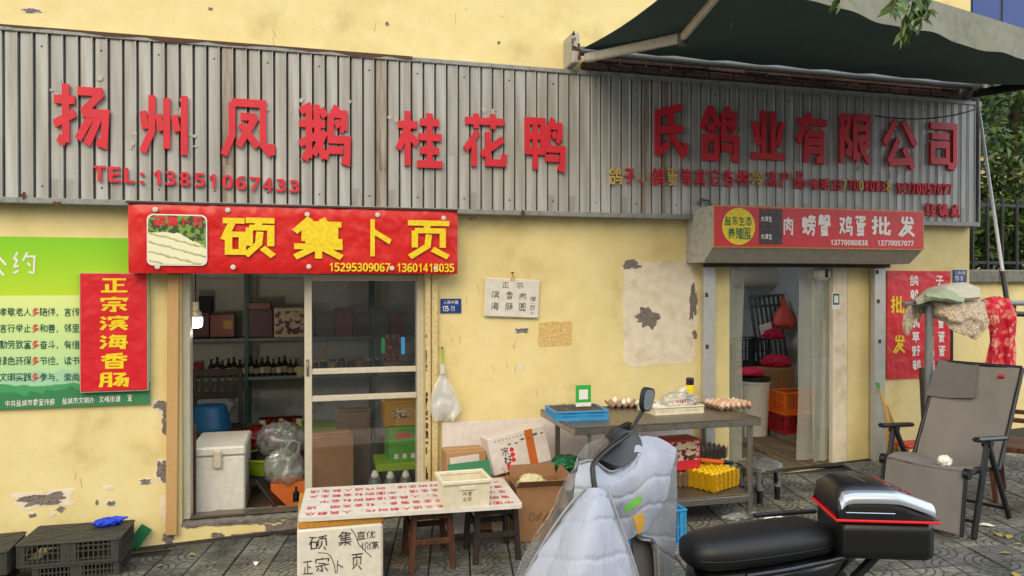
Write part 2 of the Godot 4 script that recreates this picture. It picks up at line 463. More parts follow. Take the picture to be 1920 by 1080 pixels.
	G["多"] = "50 2 14 34/42 14 80 14 10 54/34 28 50 38/62 42 22 76/56 54 94 54 12 98/46 66 62 78"
	G["陪"] = "阝@0,0,36,100/66 2 66 14/42 16 96 16/54 22 60 42/84 22 76 42/36 46 100 46/48 58 90 58 90 94 48 94 48 58"
	G["伴"] = "亻@0,0,34,100/46 8 56 30/88 6 76 30/40 36 96 36/34 60 100 60/68 2 68 98"
	G["言"] = "46 2 54 12/4 20 96 20/20 36 80 36/20 52 80 52/22 66 78 66 78 94 22 94 22 66"
	G["传"] = "亻@0,0,34,100/44 16 94 16/38 38 98 38/66 2 54 58 92 58 68 80/54 74 82 98"
	G["身"] = "50 2 40 14/26 14 78 14 78 92 58 90/26 14 26 62/26 30 78 30/26 46 78 46/4 64 78 60/94 56 10 98"
	G["行"] = "34 2 6 26/38 30 4 60/24 50 24 98/48 14 94 14/42 42 98 42/76 42 76 92 58 88"
	G["举"] = "24 4 32 20/50 2 52 20/80 2 68 22/4 28 96 28/34 28 6 58/64 28 94 56/28 52 72 52/16 70 84 70/50 42 50 98"
	G["止"] = "50 4 50 90/50 42 90 42/22 34 22 90/4 91 96 91"
	G["和"] = "禾@0,0,56,100/62 22 96 22 96 84 62 84 62 22"
	G["善"] = "30 2 38 12/70 2 62 12/10 16 90 16/16 28 84 28/50 14 50 42/4 42 96 42/30 46 36 56/70 46 64 56/6 60 94 60/24 70 76 70 76 96 24 96 24 70"
	G["邻"] = "30 2 4 42/30 2 58 42/28 34 36 44/10 54 50 54 26 78/20 72 38 96/阝@60,0,100,100"
	G["勤"] = "艹@0,0,52,20/14 22 44 22 44 42 14 42 14 22/29 16 29 92/8 56 50 56/8 72 50 72/4 93 54 88/58 26 96 26 92 92 80 90/74 4 72 54 54 98"
	G["劳"] = "艹@4,0,96,24/8 50 8 34 92 34 88 48/20 56 84 56 78 94 60 90/50 42 44 72 12 98"
	G["致"] = "2 8 52 8/28 8 10 36 46 34/38 22 52 44/6 58 50 58/28 44 28 88/2 92 54 84/66 2 54 36/60 20 98 20/88 20 54 96/60 34 98 98"
	G["富"] = "宀@0,0,100,28/24 34 76 34/30 44 70 44 70 58 30 58 30 44/16 66 84 66 84 96 16 96 16 66/16 81 84 81/50 66 50 96"
	G["奋"] = "6 20 94 20/50 2 44 28 6 56/54 22 94 56/22 52 78 52 78 96 22 96 22 52/22 74 78 74/50 52 50 96"
	G["斗"] = "66 2 66 98/28 14 46 26/18 36 38 50/4 76 96 62"
	G["借"] = "亻@0,0,32,100/36 20 98 20/52 4 52 40/80 4 80 40/32 42 100 42/46 56 88 56 88 96 46 96 46 56/46 76 88 76"
	G["绿"] = "纟@0,0,40,100/50 8 86 8 84 42/50 24 84 24/40 42 98 42/68 42 68 94 56 92/50 54 60 66/94 52 82 66/42 88 62 72/72 66 98 92"
	G["色"] = "40 2 8 32/30 14 70 14 56 30/18 32 86 32 86 60 18 60/52 32 52 60/18 32 18 90 92 92 94 74"
	G["环"] = "4 14 40 14/6 48 38 48/22 14 22 86/2 90 42 82/46 12 98 12/74 14 46 56/72 34 72 98/76 42 98 64"
	G["保"] = "亻@0,0,34,100/46 6 90 6 90 36 46 36 46 6/36 54 100 54/68 40 68 98/64 56 38 88/72 56 98 88"
	G["节"] = "艹@0,0,100,34/12 44 86 44 86 78 70 76/48 44 48 98"
	G["俭"] = "亻@0,0,32,100/66 2 34 40/66 2 98 38/50 36 82 36/44 52 52 72/64 48 68 70/92 48 82 74/38 92 98 92"
	G["读"] = "讠@0,0,32,100/42 14 92 14/66 2 66 30/38 30 96 30 92 42/48 42 58 52/44 56 52 64/34 72 98 72/72 40 68 76 38 98/72 78 94 98"
	G["书"] = "12 18 78 18 78 44/4 46 90 46 86 76 70 74/46 2 46 98/80 4 92 16"
	G["文"] = "46 2 54 14/4 20 96 20/76 22 54 62 6 96/24 22 48 66 96 96"
	G["明"] = "6 14 42 14 42 78 6 78 6 14/6 46 42 46/月@50,4,100,98"
	G["实"] = "宀@0,0,100,30/28 34 40 44/16 48 28 58/4 66 96 66/60 32 54 66 10 98/58 70 92 96"
	G["践"] = "8 8 38 8 38 34 8 34 8 8/24 34 24 88/24 58 40 58/10 48 10 92/2 94 42 84/48 28 94 22/46 48 96 42/64 2 70 64 96 94 98 74/90 52 52 90/80 4 92 16"
	G["参"] = "46 2 24 22 76 18/66 8 84 26/4 36 96 36/46 24 8 60/56 36 94 60/58 48 34 60/66 58 28 78/80 68 18 98"
	G["与"] = "24 4 24 44 86 44 80 92 60 88/24 24 80 24/2 66 70 66"
	G["崇"] = "50 0 50 22/16 6 16 22 84 22 84 6/宀@0,28,100,52/28 56 72 56/10 70 90 70/50 70 50 96 38 94/26 78 8 96/72 78 92 96"
	G["尚"] = "50 2 50 28/22 8 32 26/78 8 68 26/12 34 88 34 88 94 72 92/12 34 12 98/34 52 66 52 66 78 34 78 34 52"
	G["共"] = "8 26 92 26/30 4 30 66/70 4 70 66/2 66 98 66/34 74 8 98/66 74 92 98"
	G["城"] = "2 34 34 34/18 8 18 80/0 88 36 76/40 24 98 24/42 24 42 60 32 96/42 50 62 50 60 78 52 76/68 2 74 66 96 94 98 76/92 40 54 92/82 6 92 16"
	G["市"] = "46 0 52 12/4 18 96 18/16 38 84 38 84 80 70 78/16 38 16 84/50 18 50 98"
	G["委"] = "80 2 20 8/4 20 96 20/50 6 50 48/46 22 6 46/54 22 94 46/42 46 26 72 78 96/4 60 96 60/70 60 14 98"
	G["宣"] = "宀@0,0,100,28/16 36 84 36/28 48 72 48 72 80 28 80 28 48/28 64 72 64/4 94 96 94"
	G["部"] = "30 2 30 12/4 16 56 16/14 22 22 42/46 22 38 42/0 46 60 46/12 58 50 58 50 92 12 92 12 58/阝@64,0,100,100"
	G["办"] = "6 26 70 26 66 90 48 86/40 4 36 50 6 96/14 46 6 66/84 40 96 62"
	G["峰"] = "6 30 6 70 34 66/34 30 34 70/20 10 20 68/62 2 44 30/56 14 90 14 42 48/56 22 96 46/50 56 92 56/48 70 94 70/40 84 100 84/70 48 70 100"
	G["街"] = "26 2 6 26/28 28 4 58/18 48 18 98/36 20 64 20/50 4 50 42/32 42 66 42/36 62 64 62/50 46 50 88/32 92 68 86/72 16 98 16/70 40 100 40/86 40 86 92 74 88"
	G["道"] = "44 2 50 14/82 2 74 14/34 18 98 18/62 18 58 30/44 32 88 32 88 76 44 76 44 32/44 46 88 46/44 60 88 60/8 6 20 20/2 38 22 38 22 74 4 92/16 78 40 92 100 94"
	# plates, hand lettering, table board
	G["民"] = "14 8 80 8 80 34 14 34/14 8 14 92 44 78/14 56 92 54/50 34 58 70 94 96 96 78"
	G["路"] = "8 8 42 8 42 36 8 36 8 8/26 36 26 88/26 60 44 60/10 50 10 92/2 94 46 84/68 2 48 40/64 16 92 16 46 62/60 26 98 58/56 64 92 64 92 96 56 96 56 64"
	G["圆"] = "6 6 94 6 94 96 6 96 6 6/36 18 64 18 64 32 36 32 36 18/28 42 72 42 72 68/28 42 28 68/50 50 46 70 24 84/56 72 76 84"
	G["做"] = "亻@0,0,28,100/30 24 60 24/45 4 45 50/34 50 58 50 58 86 34 86 34 50/74 2 62 36/68 22 100 22/92 22 62 98/68 38 98 98"
	G["一"] = "6 50 94 46"
	G["罚"] = "8 6 92 6 92 32 8 32 8 6/36 6 36 32/64 6 64 32/讠@4,40,44,100/62 46 62 80/86 40 86 96 74 94"
	G["十"] = "4 44 96 44/50 4 50 96"
	G["直"] = "10 14 90 14/52 2 48 28/22 28 78 28 78 84 22 84 22 28/22 46 78 46/22 64 78 64/4 92 96 92"
	G["优"] = "亻@0,0,34,100/36 30 98 30/60 4 56 60 34 98/66 34 66 84 92 88 96 68/78 8 90 20"
	G["价"] = "亻@0,0,34,100/64 2 36 46/64 2 98 44/54 46 50 72 38 98/80 46 80 98"
	G["廉"] = "48 0 52 10/10 14 96 14/10 14 8 60 0 98/32 26 88 26/26 40 96 40/32 54 86 54/50 22 50 98/68 22 68 98/46 60 24 92/72 62 96 92"
	G["国"] = "6 6 94 6 94 96 6 96 6 6/26 26 74 26/30 48 70 48/24 74 76 74/50 26 50 74/60 58 70 68"
	G["特"] = "12 10 6 40/8 28 46 28/28 2 28 98/2 62 46 52/52 18 94 18/74 2 74 42/46 42 100 42/48 60 98 60/84 48 84 94 70 90/58 70 66 82"
	G["社"] = "24 2 34 14/4 26 46 26 6 66/28 44 28 98/34 50 46 62/54 38 96 38/76 6 76 90/48 91 100 91"
	G["会"] = "50 2 4 46/50 2 96 46/28 44 72 44/12 60 88 60/48 60 22 90 80 88/64 72 88 98"
	G["主"] = "44 2 56 14/10 24 90 24/16 56 84 56/50 24 50 92/4 93 96 93"
	G["义"] = "40 2 54 22/84 20 54 68 6 96/20 22 48 68 96 96"
	G["进"] = "44 24 94 24/38 50 98 50/56 6 56 60 42 80/80 6 80 80/8 6 22 22/2 40 22 40 22 74 4 90/18 78 42 92 100 94"
	G["入"] = "36 4 54 20 6 96/54 24 64 60 96 96"
	G["新"] = "28 0 32 10/6 14 52 14/16 20 20 34/42 20 36 34/2 38 56 38/6 54 52 54/29 38 29 98/24 60 4 84/36 62 52 80/92 4 64 14/66 14 64 60 54 96/64 40 98 40/84 40 84 98"
	G["时"] = "4 12 38 12 38 80 4 80 4 12/4 46 38 46/46 26 98 26/82 2 82 92 64 88/54 46 66 64"
	G["代"] = "亻@0,0,34,100/36 40 98 32/60 2 68 62 94 94 98 74/78 6 90 18"
	G["群"] = "10 8 46 8 46 44/2 26 54 26/10 44 46 44/30 8 22 50 2 84/20 58 48 58 48 90 20 90 20 58/62 4 68 18/92 2 84 18/58 24 98 24/60 44 96 44/54 66 100 66/78 24 78 98"
	G["众"] = "50 2 14 50/50 14 88 50/28 46 4 96/26 66 46 90/74 46 50 96/74 62 98 96"
	G["的"] = "24 2 14 18/8 18 44 18 44 86 8 86 8 18/8 50 44 50/64 2 50 38/58 20 94 20 90 92 70 88/60 46 74 64"
	G["好"] = "24 4 12 60 42 94/2 30 44 30/40 30 4 96/54 10 94 10 76 32/76 32 76 92 58 88/48 50 100 50"
	G["安"] = "宀@0,0,100,30/44 34 24 72 78 96/4 54 96 54/70 54 14 98"
	G["全"] = "50 2 4 42/50 2 96 42/22 48 78 48/22 70 78 70/50 48 50 92/6 93 94 93"
	G["活"] = "氵@0,0,28,100/88 4 44 14/34 32 98 32/66 12 66 54/44 56 90 56 90 94 44 94 44 56"
	G["大"] = "4 32 96 32/50 2 46 44 6 96/52 34 64 66 96 96"

func nt(sd: int, freq: float, stops: Array, oct := 4, size := 512) -> NoiseTexture2D:
	var f := FastNoiseLite.new(); f.seed = sd; f.frequency = freq; f.fractal_octaves = oct; f.noise_type = FastNoiseLite.TYPE_SIMPLEX
	var t := NoiseTexture2D.new(); t.width = size; t.height = size; t.seamless = true; t.noise = f
	var g := Gradient.new()
	var off := PackedFloat32Array(); var col := PackedColorArray()
	for s: Array in stops:
		off.append(s[0]); col.append(s[1] if s[1] is Color else Color(s[1], s[1], s[1]))
	g.offsets = off; g.colors = col
	t.color_ramp = g
	return t

func stretched(sd: int, fx: float, fy: float, lo: Color, hi: Color, power := 1.0, w := 256, h := 512) -> ImageTexture:
	var f := FastNoiseLite.new(); f.seed = sd; f.frequency = 1.0; f.fractal_octaves = 4
	var im := Image.create_empty(w, h, false, Image.FORMAT_RGB8)
	for y in h:
		for x in w:
			im.set_pixel(x, y, lo.lerp(hi, pow(clampf(f.get_noise_2d(x * fx / w, y * fy / h) * 0.9 + 0.5, 0.0, 1.0), power)))
	return ImageTexture.create_from_image(im)

func mk(called: String, c: Color, rough: float, opt := {}) -> StandardMaterial3D:
	var m := StandardMaterial3D.new()
	m.resource_name = called
	m.albedo_color = c
	m.roughness = rough
	m.metallic = opt.get("metal", 0.0)
	if opt.has("tex"):
		m.albedo_texture = opt.tex
	if opt.has("bump"):
		m.heightmap_enabled = true; m.heightmap_texture = opt.bump; m.heightmap_scale = opt.get("high", 0.3)
	if opt.has("rtex"):
		m.roughness_texture = opt.rtex
	if opt.get("tri", opt.has("tex") or opt.has("bump")):
		m.uv1_triplanar = true; m.uv1_world_triplanar = opt.get("world", false)
		m.uv1_scale = Vector3.ONE * opt.get("scale", 1.0)
	if opt.has("detail"):
		m.detail_enabled = true; m.detail_albedo = opt.detail; m.detail_blend_mode = BaseMaterial3D.BLEND_MODE_MUL
		m.detail_uv_layer = BaseMaterial3D.DETAIL_UV_2
		m.uv2_triplanar = true; m.uv2_world_triplanar = opt.get("world", false); m.uv2_scale = Vector3.ONE * opt.get("scale2", 0.3)
	if opt.has("alpha"):
		m.transparency = BaseMaterial3D.TRANSPARENCY_ALPHA; m.albedo_color.a = opt.alpha
	if opt.has("coat"):
		m.clearcoat_enabled = true; m.clearcoat = opt.coat; m.clearcoat_roughness = opt.get("coat_rough", 0.1)
	if opt.has("rim"):
		m.rim_enabled = true; m.rim = opt.rim
	if opt.has("back"):
		m.backlight_enabled = true; m.backlight = opt.back
	m.cull_mode = BaseMaterial3D.CULL_DISABLED
	M[called] = m
	return m

func make_materials() -> void:
	T.soft = nt(3, 0.012, [[0.0, 0.93], [1.0, 1.0]])
	T.fine = nt(5, 0.06, [[0.0, 0.88], [1.0, 1.0]])
	T.dirt = nt(7, 0.02, [[0.0, 0.72], [0.3, 0.92], [1.0, 1.0]], 6)
	T.rough_bump = nt(9, 0.03, [[0.0, 0.0], [1.0, 1.0]], 6)
	T.fine_bump = nt(11, 0.12, [[0.0, 0.0], [1.0, 1.0]], 3)
	T.wave = nt(13, 0.006, [[0.0, 0.0], [1.0, 1.0]], 3)
	T.crease = nt(15, 0.011, [[0.0, 0.0], [1.0, 1.0]], 4)
	T.crease.noise.fractal_type = FastNoiseLite.FRACTAL_RIDGED
	T.grime = nt(17, 0.008, [[0.0, 0.48], [0.35, 0.80], [0.7, 1.0], [1.0, 1.0]], 6)
	T.wood = stretched(21, 14.0, 1.2, Color(0.62, 0.62, 0.62), Color(1, 1, 1))
	T.slat = stretched(23, 6.0, 1.0, Color(0.80, 0.785, 0.76), Color(1, 1, 1), 0.8)
	T.rust = stretched(25, 8.0, 1.5, Color(0.55, 0.36, 0.22), Color(1, 0.99, 0.97), 0.5)
	T.weave = nt(27, 0.3, [[0.0, 0.75], [1.0, 1.0]], 2)
	T.stain = nt(29, 0.006, [[0.0, Color(0.89, 0.875, 0.84)], [0.25, Color(0.975, 0.97, 0.955)], [0.5, Color(1, 1, 1)], [1.0, Color(1, 1, 1)]], 5, 1024)
	T.wall = nt(31, 0.01, [[0.0, Color(0.905, 0.835, 0.585)], [0.2, Color(0.925, 0.853, 0.605)], [0.6, Color(0.935, 0.865, 0.625)], [1.0, Color(0.945, 0.885, 0.665)]], 6, 1024)
	mk("yellow_plaster", Color(0.955, 0.955, 0.955), 0.85, {"tex": T.wall, "bump": T.rough_bump, "high": 0.22, "world": true, "scale": 0.35, "detail": T.stain, "scale2": 0.21})
	mk("grey_plaster", Color(0.52, 0.48, 0.45), 0.95, {"tex": T.dirt, "bump": T.rough_bump, "high": 0.8, "world": true, "scale": 1.7})
	mk("pale_plaster", Color(0.915, 0.865, 0.77), 0.9, {"tex": T.soft, "bump": T.rough_bump, "high": 0.2, "world": true, "scale": 1.2, "detail": T.stain, "scale2": 0.5})
	mk("buff_patch", Color(0.90, 0.77, 0.50), 0.9, {"tex": T.dirt, "bump": T.rough_bump, "high": 0.6, "world": true, "scale": 2.5})
	mk("interior_white", Color(0.82, 0.84, 0.85), 0.8, {"tex": T.soft, "world": true, "scale": 0.6})
	mk("interior_dim", Color(0.82, 0.84, 0.85), 0.8, {"tex": T.dirt, "world": true, "scale": 0.5})
	mk("brick_red", Color(0.44, 0.31, 0.26), 0.95, {"tex": T.dirt, "bump": T.rough_bump, "high": 0.5, "world": true, "scale": 3.0})
	mk("brick_dark", Color(0.37, 0.28, 0.25), 0.95, {"tex": T.dirt, "bump": T.rough_bump, "high": 0.5, "world": true, "scale": 3.0})
	mk("concrete", Color(0.50, 0.49, 0.46), 0.92, {"tex": T.dirt, "bump": T.rough_bump, "high": 0.5, "world": true, "scale": 0.9})
	mk("asphalt", Color(0.26, 0.26, 0.26), 0.9, {"tex": T.fine, "bump": T.fine_bump, "high": 0.4, "world": true, "scale": 1.5})
	mk("joint_soil", Color(0.20, 0.19, 0.17), 1.0, {"tex": T.dirt, "world": true, "scale": 2.0})
	for i in 4:
		var m := mk("paver_%d" % i, [Color(0.52, 0.52, 0.48), Color(0.46, 0.47, 0.45), Color(0.56, 0.55, 0.50), Color(0.42, 0.42, 0.41)][i], 0.82, {"tex": paver_image(i), "tri": false, "world": true, "detail": T.grime, "scale2": 0.45})
		m.heightmap_enabled = true; m.heightmap_texture = T.paver_high; m.heightmap_scale = 0.5
	for i in 6:
		var m := mk("slat_%d" % i, Color(0.715, 0.72, 0.71) * [1.0, 0.96, 1.03, 0.98, 0.93, 1.01][i], 0.48, {"tex": T.rust if i == 4 else T.slat, "tri": false, "metal": 0.15})
		m.uv1_scale = Vector3(0.11, 0.8, 1); m.uv1_offset = Vector3(0.17 * i, 0.1 * i, 0)
	mk("glue_residue", Color(0.70, 0.69, 0.65), 0.9)
	mk("groove", Color(0.30, 0.29, 0.27), 0.8)
	mk("sign_trim", Color(0.58, 0.585, 0.57), 0.5, {"metal": 0.2, "tex": T.dirt, "world": true, "scale": 1.1})
	mk("rusty_trim", Color(0.36, 0.25, 0.20), 0.9, {"tex": T.dirt, "world": true, "scale": 2.0})
	mk("letter_red", Color(0.83, 0.13, 0.20), 0.55, {"tex": T.soft, "world": true, "scale": 0.8})
	mk("letter_dark_red", Color(0.74, 0.09, 0.17), 0.6, {"tex": T.dirt, "world": true, "scale": 1.1})
	mk("letter_small_red", Color(0.80, 0.14, 0.20), 0.6)
	mk("letter_gold", Color(0.78, 0.66, 0.36), 0.6)
	mk("vinyl_red", Color(0.89, 0.13, 0.12), 0.35, {"tex": T.soft, "bump": T.wave, "high": 0.9, "world": true, "scale": 1.1, "detail": T.fine, "scale2": 1.3})
	mk("poster_red", Color(0.83, 0.11, 0.16), 0.4, {"tex": T.soft, "bump": T.wave, "high": 0.6, "world": true, "scale": 1.3})
	mk("lightbox_red", Color(0.82, 0.11, 0.16), 0.4, {"tex": T.soft, "world": true, "scale": 1.3})
	mk("print_yellow", Color(0.97, 0.85, 0.10), 0.5, {"tex": T.fine, "world": true, "scale": 0.8})
	mk("print_white", Color(0.90, 0.88, 0.86), 0.5)
	mk("print_black", Color(0.07, 0.07, 0.07), 0.6)
	mk("print_ink", Color(0.16, 0.15, 0.17), 0.7)
	mk("print_green", Color(0.10, 0.32, 0.26), 0.6)
	mk("print_red", Color(0.82, 0.12, 0.22), 0.6)
	mk("plate_blue", Color(0.08, 0.24, 0.52), 0.35)
	mk("white_board", Color(0.87, 0.85, 0.81), 0.5, {"tex": T.soft, "scale": 1.4})
	mk("white_plastic", Color(0.85, 0.84, 0.80), 0.45, {"tex": T.soft, "scale": 2.0})
	mk("cream_plastic", Color(0.88, 0.85, 0.74), 0.5, {"tex": T.soft, "scale": 2.0})
	mk("foam", Color(0.87, 0.85, 0.79), 0.85, {"tex": T.soft, "bump": T.fine_bump, "high": 0.1, "scale": 2.0})
	mk("tape_orange", Color(0.78, 0.56, 0.22), 0.35, {"tex": T.dirt, "scale": 2.0})
	mk("box_side", Color(0.66, 0.50, 0.30), 0.5, {"tex": T.dirt, "scale": 1.7})
	mk("grey_enamel", Color(0.70, 0.69, 0.64), 0.5, {"tex": T.dirt, "scale": 1.2})
	mk("frame_cream", Color(0.79, 0.76, 0.68), 0.45, {"tex": T.soft, "world": true, "scale": 2.0})
	mk("frame_dark", Color(0.25, 0.23, 0.20), 0.7, {"tex": T.dirt, "world": true, "scale": 2.0})
	mk("post_yellow", Color(0.86, 0.78, 0.56), 0.6, {"tex": T.dirt, "world": true, "scale": 2.4})
	mk("raw_wood", Color(0.80, 0.64, 0.42), 0.8, {"tex": T.fine, "bump": T.fine_bump, "high": 0.2, "scale": 2.4})
	mk("stool_wood", Color(0.40, 0.23, 0.13), 0.6, {"tex": T.wood, "scale": 1.5})
	mk("dark_wood", Color(0.20, 0.14, 0.11), 0.65, {"tex": T.wood, "scale": 1.5})
	mk("pole_wood", Color(0.42, 0.34, 0.26), 0.8, {"tex": T.wood, "scale": 1.2})
	mk("steel", Color(0.62, 0.60, 0.56), 0.33, {"metal": 0.85, "tex": T.dirt, "scale": 1.5})
	mk("steel_worn", Color(0.50, 0.46, 0.40), 0.35, {"metal": 0.6, "tex": T.dirt, "scale": 1.2})
	mk("alu_post", Color(0.74, 0.74, 0.72), 0.45, {"metal": 0.3, "tex": T.soft, "world": true, "scale": 1.5})
	mk("chrome", Color(0.80, 0.82, 0.85), 0.14, {"metal": 0.9})
	mk("silver_paint", Color(0.74, 0.77, 0.81), 0.3, {"metal": 0.7})
	mk("lid_black", Color(0.075, 0.08, 0.095), 0.36, {"tex": T.soft, "scale": 3.0})
	for i in 3: mk("eggshell_%d" % i, [Color(0.85, 0.70, 0.58), Color(0.80, 0.63, 0.50), Color(0.88, 0.78, 0.68)][i], 0.5, {"tex": T.soft, "scale": 5.0})
	mk("black_plastic", Color(0.055, 0.058, 0.065), 0.42)
	mk("black_gloss", Color(0.04, 0.042, 0.05), 0.22, {"coat": 0.4})
	mk("seat_vinyl", Color(0.055, 0.060, 0.075), 0.48, {"bump": T.fine_bump, "high": 0.05, "scale": 6.0})
	mk("dark_metal", Color(0.11, 0.13, 0.14), 0.4, {"metal": 0.2})
	mk("grey_metal", Color(0.42, 0.44, 0.44), 0.45, {"metal": 0.4, "tex": T.dirt, "scale": 2.0})
	mk("crate_black", Color(0.24, 0.24, 0.215), 0.6, {"tex": T.dirt, "scale": 2.0})
	mk("crate_blue", Color(0.20, 0.56, 0.78), 0.5, {"tex": T.soft, "scale": 2.0})
	mk("carton", Color(0.60, 0.44, 0.30), 0.85, {"tex": T.soft, "scale": 2.0})
	mk("carton_light", Color(0.70, 0.54, 0.38), 0.85, {"tex": T.soft, "scale": 2.0})
	mk("carton_dark", Color(0.42, 0.33, 0.24), 0.85, {"tex": T.soft, "scale": 2.0})
	mk("carton_white", Color(0.86, 0.82, 0.79), 0.6, {"tex": T.soft, "scale": 2.0})
	mk("orange_print", Color(0.74, 0.38, 0.13), 0.6)
	mk("egg_yellow", Color(0.97, 0.80, 0.08), 0.45, {"tex": T.fine, "scale": 3.0})
	mk("egg_pulp", Color(0.66, 0.54, 0.44), 0.95, {"tex": T.fine, "bump": T.fine_bump, "high": 0.1, "scale": 4.0})
	mk("egg_pulp_grey", Color(0.46, 0.43, 0.40), 0.95, {"tex": T.fine, "scale": 4.0})
	mk("eggshell", Color(0.85, 0.70, 0.58), 0.5, {"tex": T.soft, "scale": 5.0})
	mk("eggshell_white", Color(0.90, 0.88, 0.84), 0.5)
	mk("straw_dry", Color(0.48, 0.40, 0.32), 0.9, {"tex": T.fine, "scale": 4.0})
	mk("green_plastic", Color(0.20, 0.66, 0.26), 0.4)
	mk("green_dark", Color(0.07, 0.42, 0.25), 0.5)
	mk("lime", Color(0.56, 0.70, 0.12), 0.5)
	mk("teal_steel", Color(0.24, 0.36, 0.34), 0.5)
	mk("shelf_board", Color(0.50, 0.54, 0.54), 0.5, {"tex": T.dirt, "scale": 1.3})
	mk("bottle_glass", Color(0.06, 0.09, 0.05), 0.08, {"coat": 0.5})
	mk("bottle_brown", Color(0.10, 0.05, 0.03), 0.1)
	mk("bottle_label", Color(0.60, 0.58, 0.50), 0.6)
	mk("jar_red", Color(0.48, 0.06, 0.06), 0.3)
	mk("gift_red", Color(0.52, 0.09, 0.10), 0.4, {"tex": T.dirt, "scale": 3.0})
	mk("gift_purple", Color(0.33, 0.10, 0.16), 0.45, {"tex": T.dirt, "scale": 3.0})
	mk("gift_cream", Color(0.80, 0.77, 0.60), 0.5)
	mk("gift_yellow", Color(0.78, 0.60, 0.22), 0.5, {"tex": T.soft, "scale": 3.0})
	mk("gift_green", Color(0.36, 0.66, 0.20), 0.5, {"tex": T.soft, "scale": 3.0})
	mk("oil_grey", Color(0.34, 0.37, 0.38), 0.35)
	mk("blue_bucket", Color(0.05, 0.32, 0.50), 0.4)
	mk("navy", Color(0.07, 0.08, 0.14), 0.7)
	mk("magenta_cloth", Color(0.72, 0.07, 0.24), 0.85)
	mk("salmon_bag", Color(0.90, 0.36, 0.28), 0.5, {"back": Color(0.4, 0.12, 0.08)})
	mk("bag_film", Color(0.92, 0.93, 0.93), 0.2, {"alpha": 0.2})
	mk("bag_grey", Color(0.62, 0.64, 0.65), 0.25, {"alpha": 0.34})
	mk("clear_film", Color(0.92, 0.95, 0.95), 0.08, {"alpha": 0.14})
	mk("curtain_film", Color(0.86, 0.87, 0.80), 0.14, {"alpha": 0.24, "tex": T.soft, "world": true, "scale": 0.8})
	mk("window_glass", Color(0.25, 0.29, 0.30), 0.03, {"alpha": 0.12})
	mk("blue_glass", Color(0.10, 0.20, 0.42), 0.05, {"metal": 0.3})
	mk("quilt", Color(0.62, 0.64, 0.69), 0.6, {"bump": T.crease, "high": 0.22, "scale": 2.0, "rim": 0.15})
	mk("quilt_shade_grey", Color(0.54, 0.54, 0.55), 0.6, {"bump": T.crease, "high": 0.22, "scale": 2.0})  # darker copy of quilt: shade of the far flap in the colour; also seams
	mk("awning_cloth", Color(0.19, 0.32, 0.325), 0.8, {"tex": T.soft, "world": true, "scale": 0.5, "back": Color(0.03, 0.06, 0.05)})
	mk("valance_cloth", Color(0.55, 0.56, 0.50), 0.85, {"tex": T.dirt, "world": true, "scale": 1.0, "back": Color(0.1, 0.1, 0.09)})
	mk("arm_white", Color(0.80, 0.78, 0.72), 0.5, {"tex": T.dirt, "scale": 1.6})
	mk("mesh_fabric", Color(0.55, 0.53, 0.51), 0.85, {"tex": T.weave, "scale": 9.0, "detail": T.soft, "scale2": 0.8})
	mk("dark_fabric", Color(0.45, 0.435, 0.425), 0.9, {"tex": T.weave, "scale": 9.0})
	mk("leopard", Color(1, 1, 1), 0.95, {"tex": nt(51, 0.045, [[0.0, Color(0.66, 0.58, 0.48)], [0.42, Color(0.66, 0.58, 0.47)], [0.5, Color(0.40, 0.32, 0.25)], [0.56, Color(0.80, 0.74, 0.64)], [1.0, Color(0.83, 0.78, 0.68)]], 2), "scale": 1.7, "rim": 0.4})
	mk("towel_green", Color(0.64, 0.70, 0.58), 0.95, {"tex": T.dirt, "scale": 2.5})
	mk("towel_white", Color(0.78, 0.77, 0.70), 0.95, {"tex": T.dirt, "scale": 2.5})
	mk("red_flower_cloth", Color(1, 1, 1), 0.9, {"tex": nt(53, 0.02, [[0.0, Color(0.62, 0.05, 0.15)], [0.52, Color(0.80, 0.08, 0.24)], [0.62, Color(0.78, 0.30, 0.28)], [0.72, Color(0.86, 0.68, 0.55)], [1.0, Color(0.80, 0.40, 0.30)]], 3), "scale": 0.9})
	mk("purple_cloth", Color(0.26, 0.12, 0.40), 0.9)
	mk("red_plastic", Color(0.78, 0.08, 0.10), 0.4)
	mk("orange_plastic", Color(0.90, 0.42, 0.08), 0.45)
	mk("tissue", Color(0.92, 0.91, 0.88), 0.9)
	mk("glove_blue", Color(0.05, 0.24, 0.80), 0.5)
	mk("broom_straw", Color(0.80, 0.67, 0.42), 0.9)
	mk("bark", Color(0.24, 0.20, 0.16), 0.95, {"tex": T.dirt, "bump": T.rough_bump, "high": 1.0, "scale": 2.0})
	for i in 3:
		mk("leaf_%d" % i, [Color(0.23, 0.33, 0.12), Color(0.33, 0.43, 0.17), Color(0.17, 0.26, 0.10)][i], 0.5, {"back": [Color(0.13, 0.20, 0.05), Color(0.20, 0.28, 0.08), Color(0.09, 0.14, 0.04)][i]})
	mk("dry_leaf", Color(0.62, 0.52, 0.24), 0.8)
	mk("iron_black", Color(0.08, 0.09, 0.10), 0.5)
	mk("fence_white", Color(0.80, 0.81, 0.82), 0.5)
	mk("far_wall", Color(0.86, 0.76, 0.50), 0.9, {"tex": T.soft, "world": true, "scale": 0.3})
	mk("far_white", Color(0.78, 0.78, 0.76), 0.9, {"tex": T.soft, "world": true, "scale": 0.3})
	mk("aircon", Color(0.82, 0.82, 0.80), 0.4)
	mk("old_black_screen", Color(0.05, 0.055, 0.06), 0.3)
	mk("rubber", Color(0.06, 0.06, 0.06), 0.85)
	mk("tail_red", Color(0.46, 0.05, 0.07), 0.2, {"coat": 0.6})
	mk("line_red", Color(0.85, 0.10, 0.12), 0.4)
	mk("wire_dark", Color(0.10, 0.10, 0.10), 0.7)
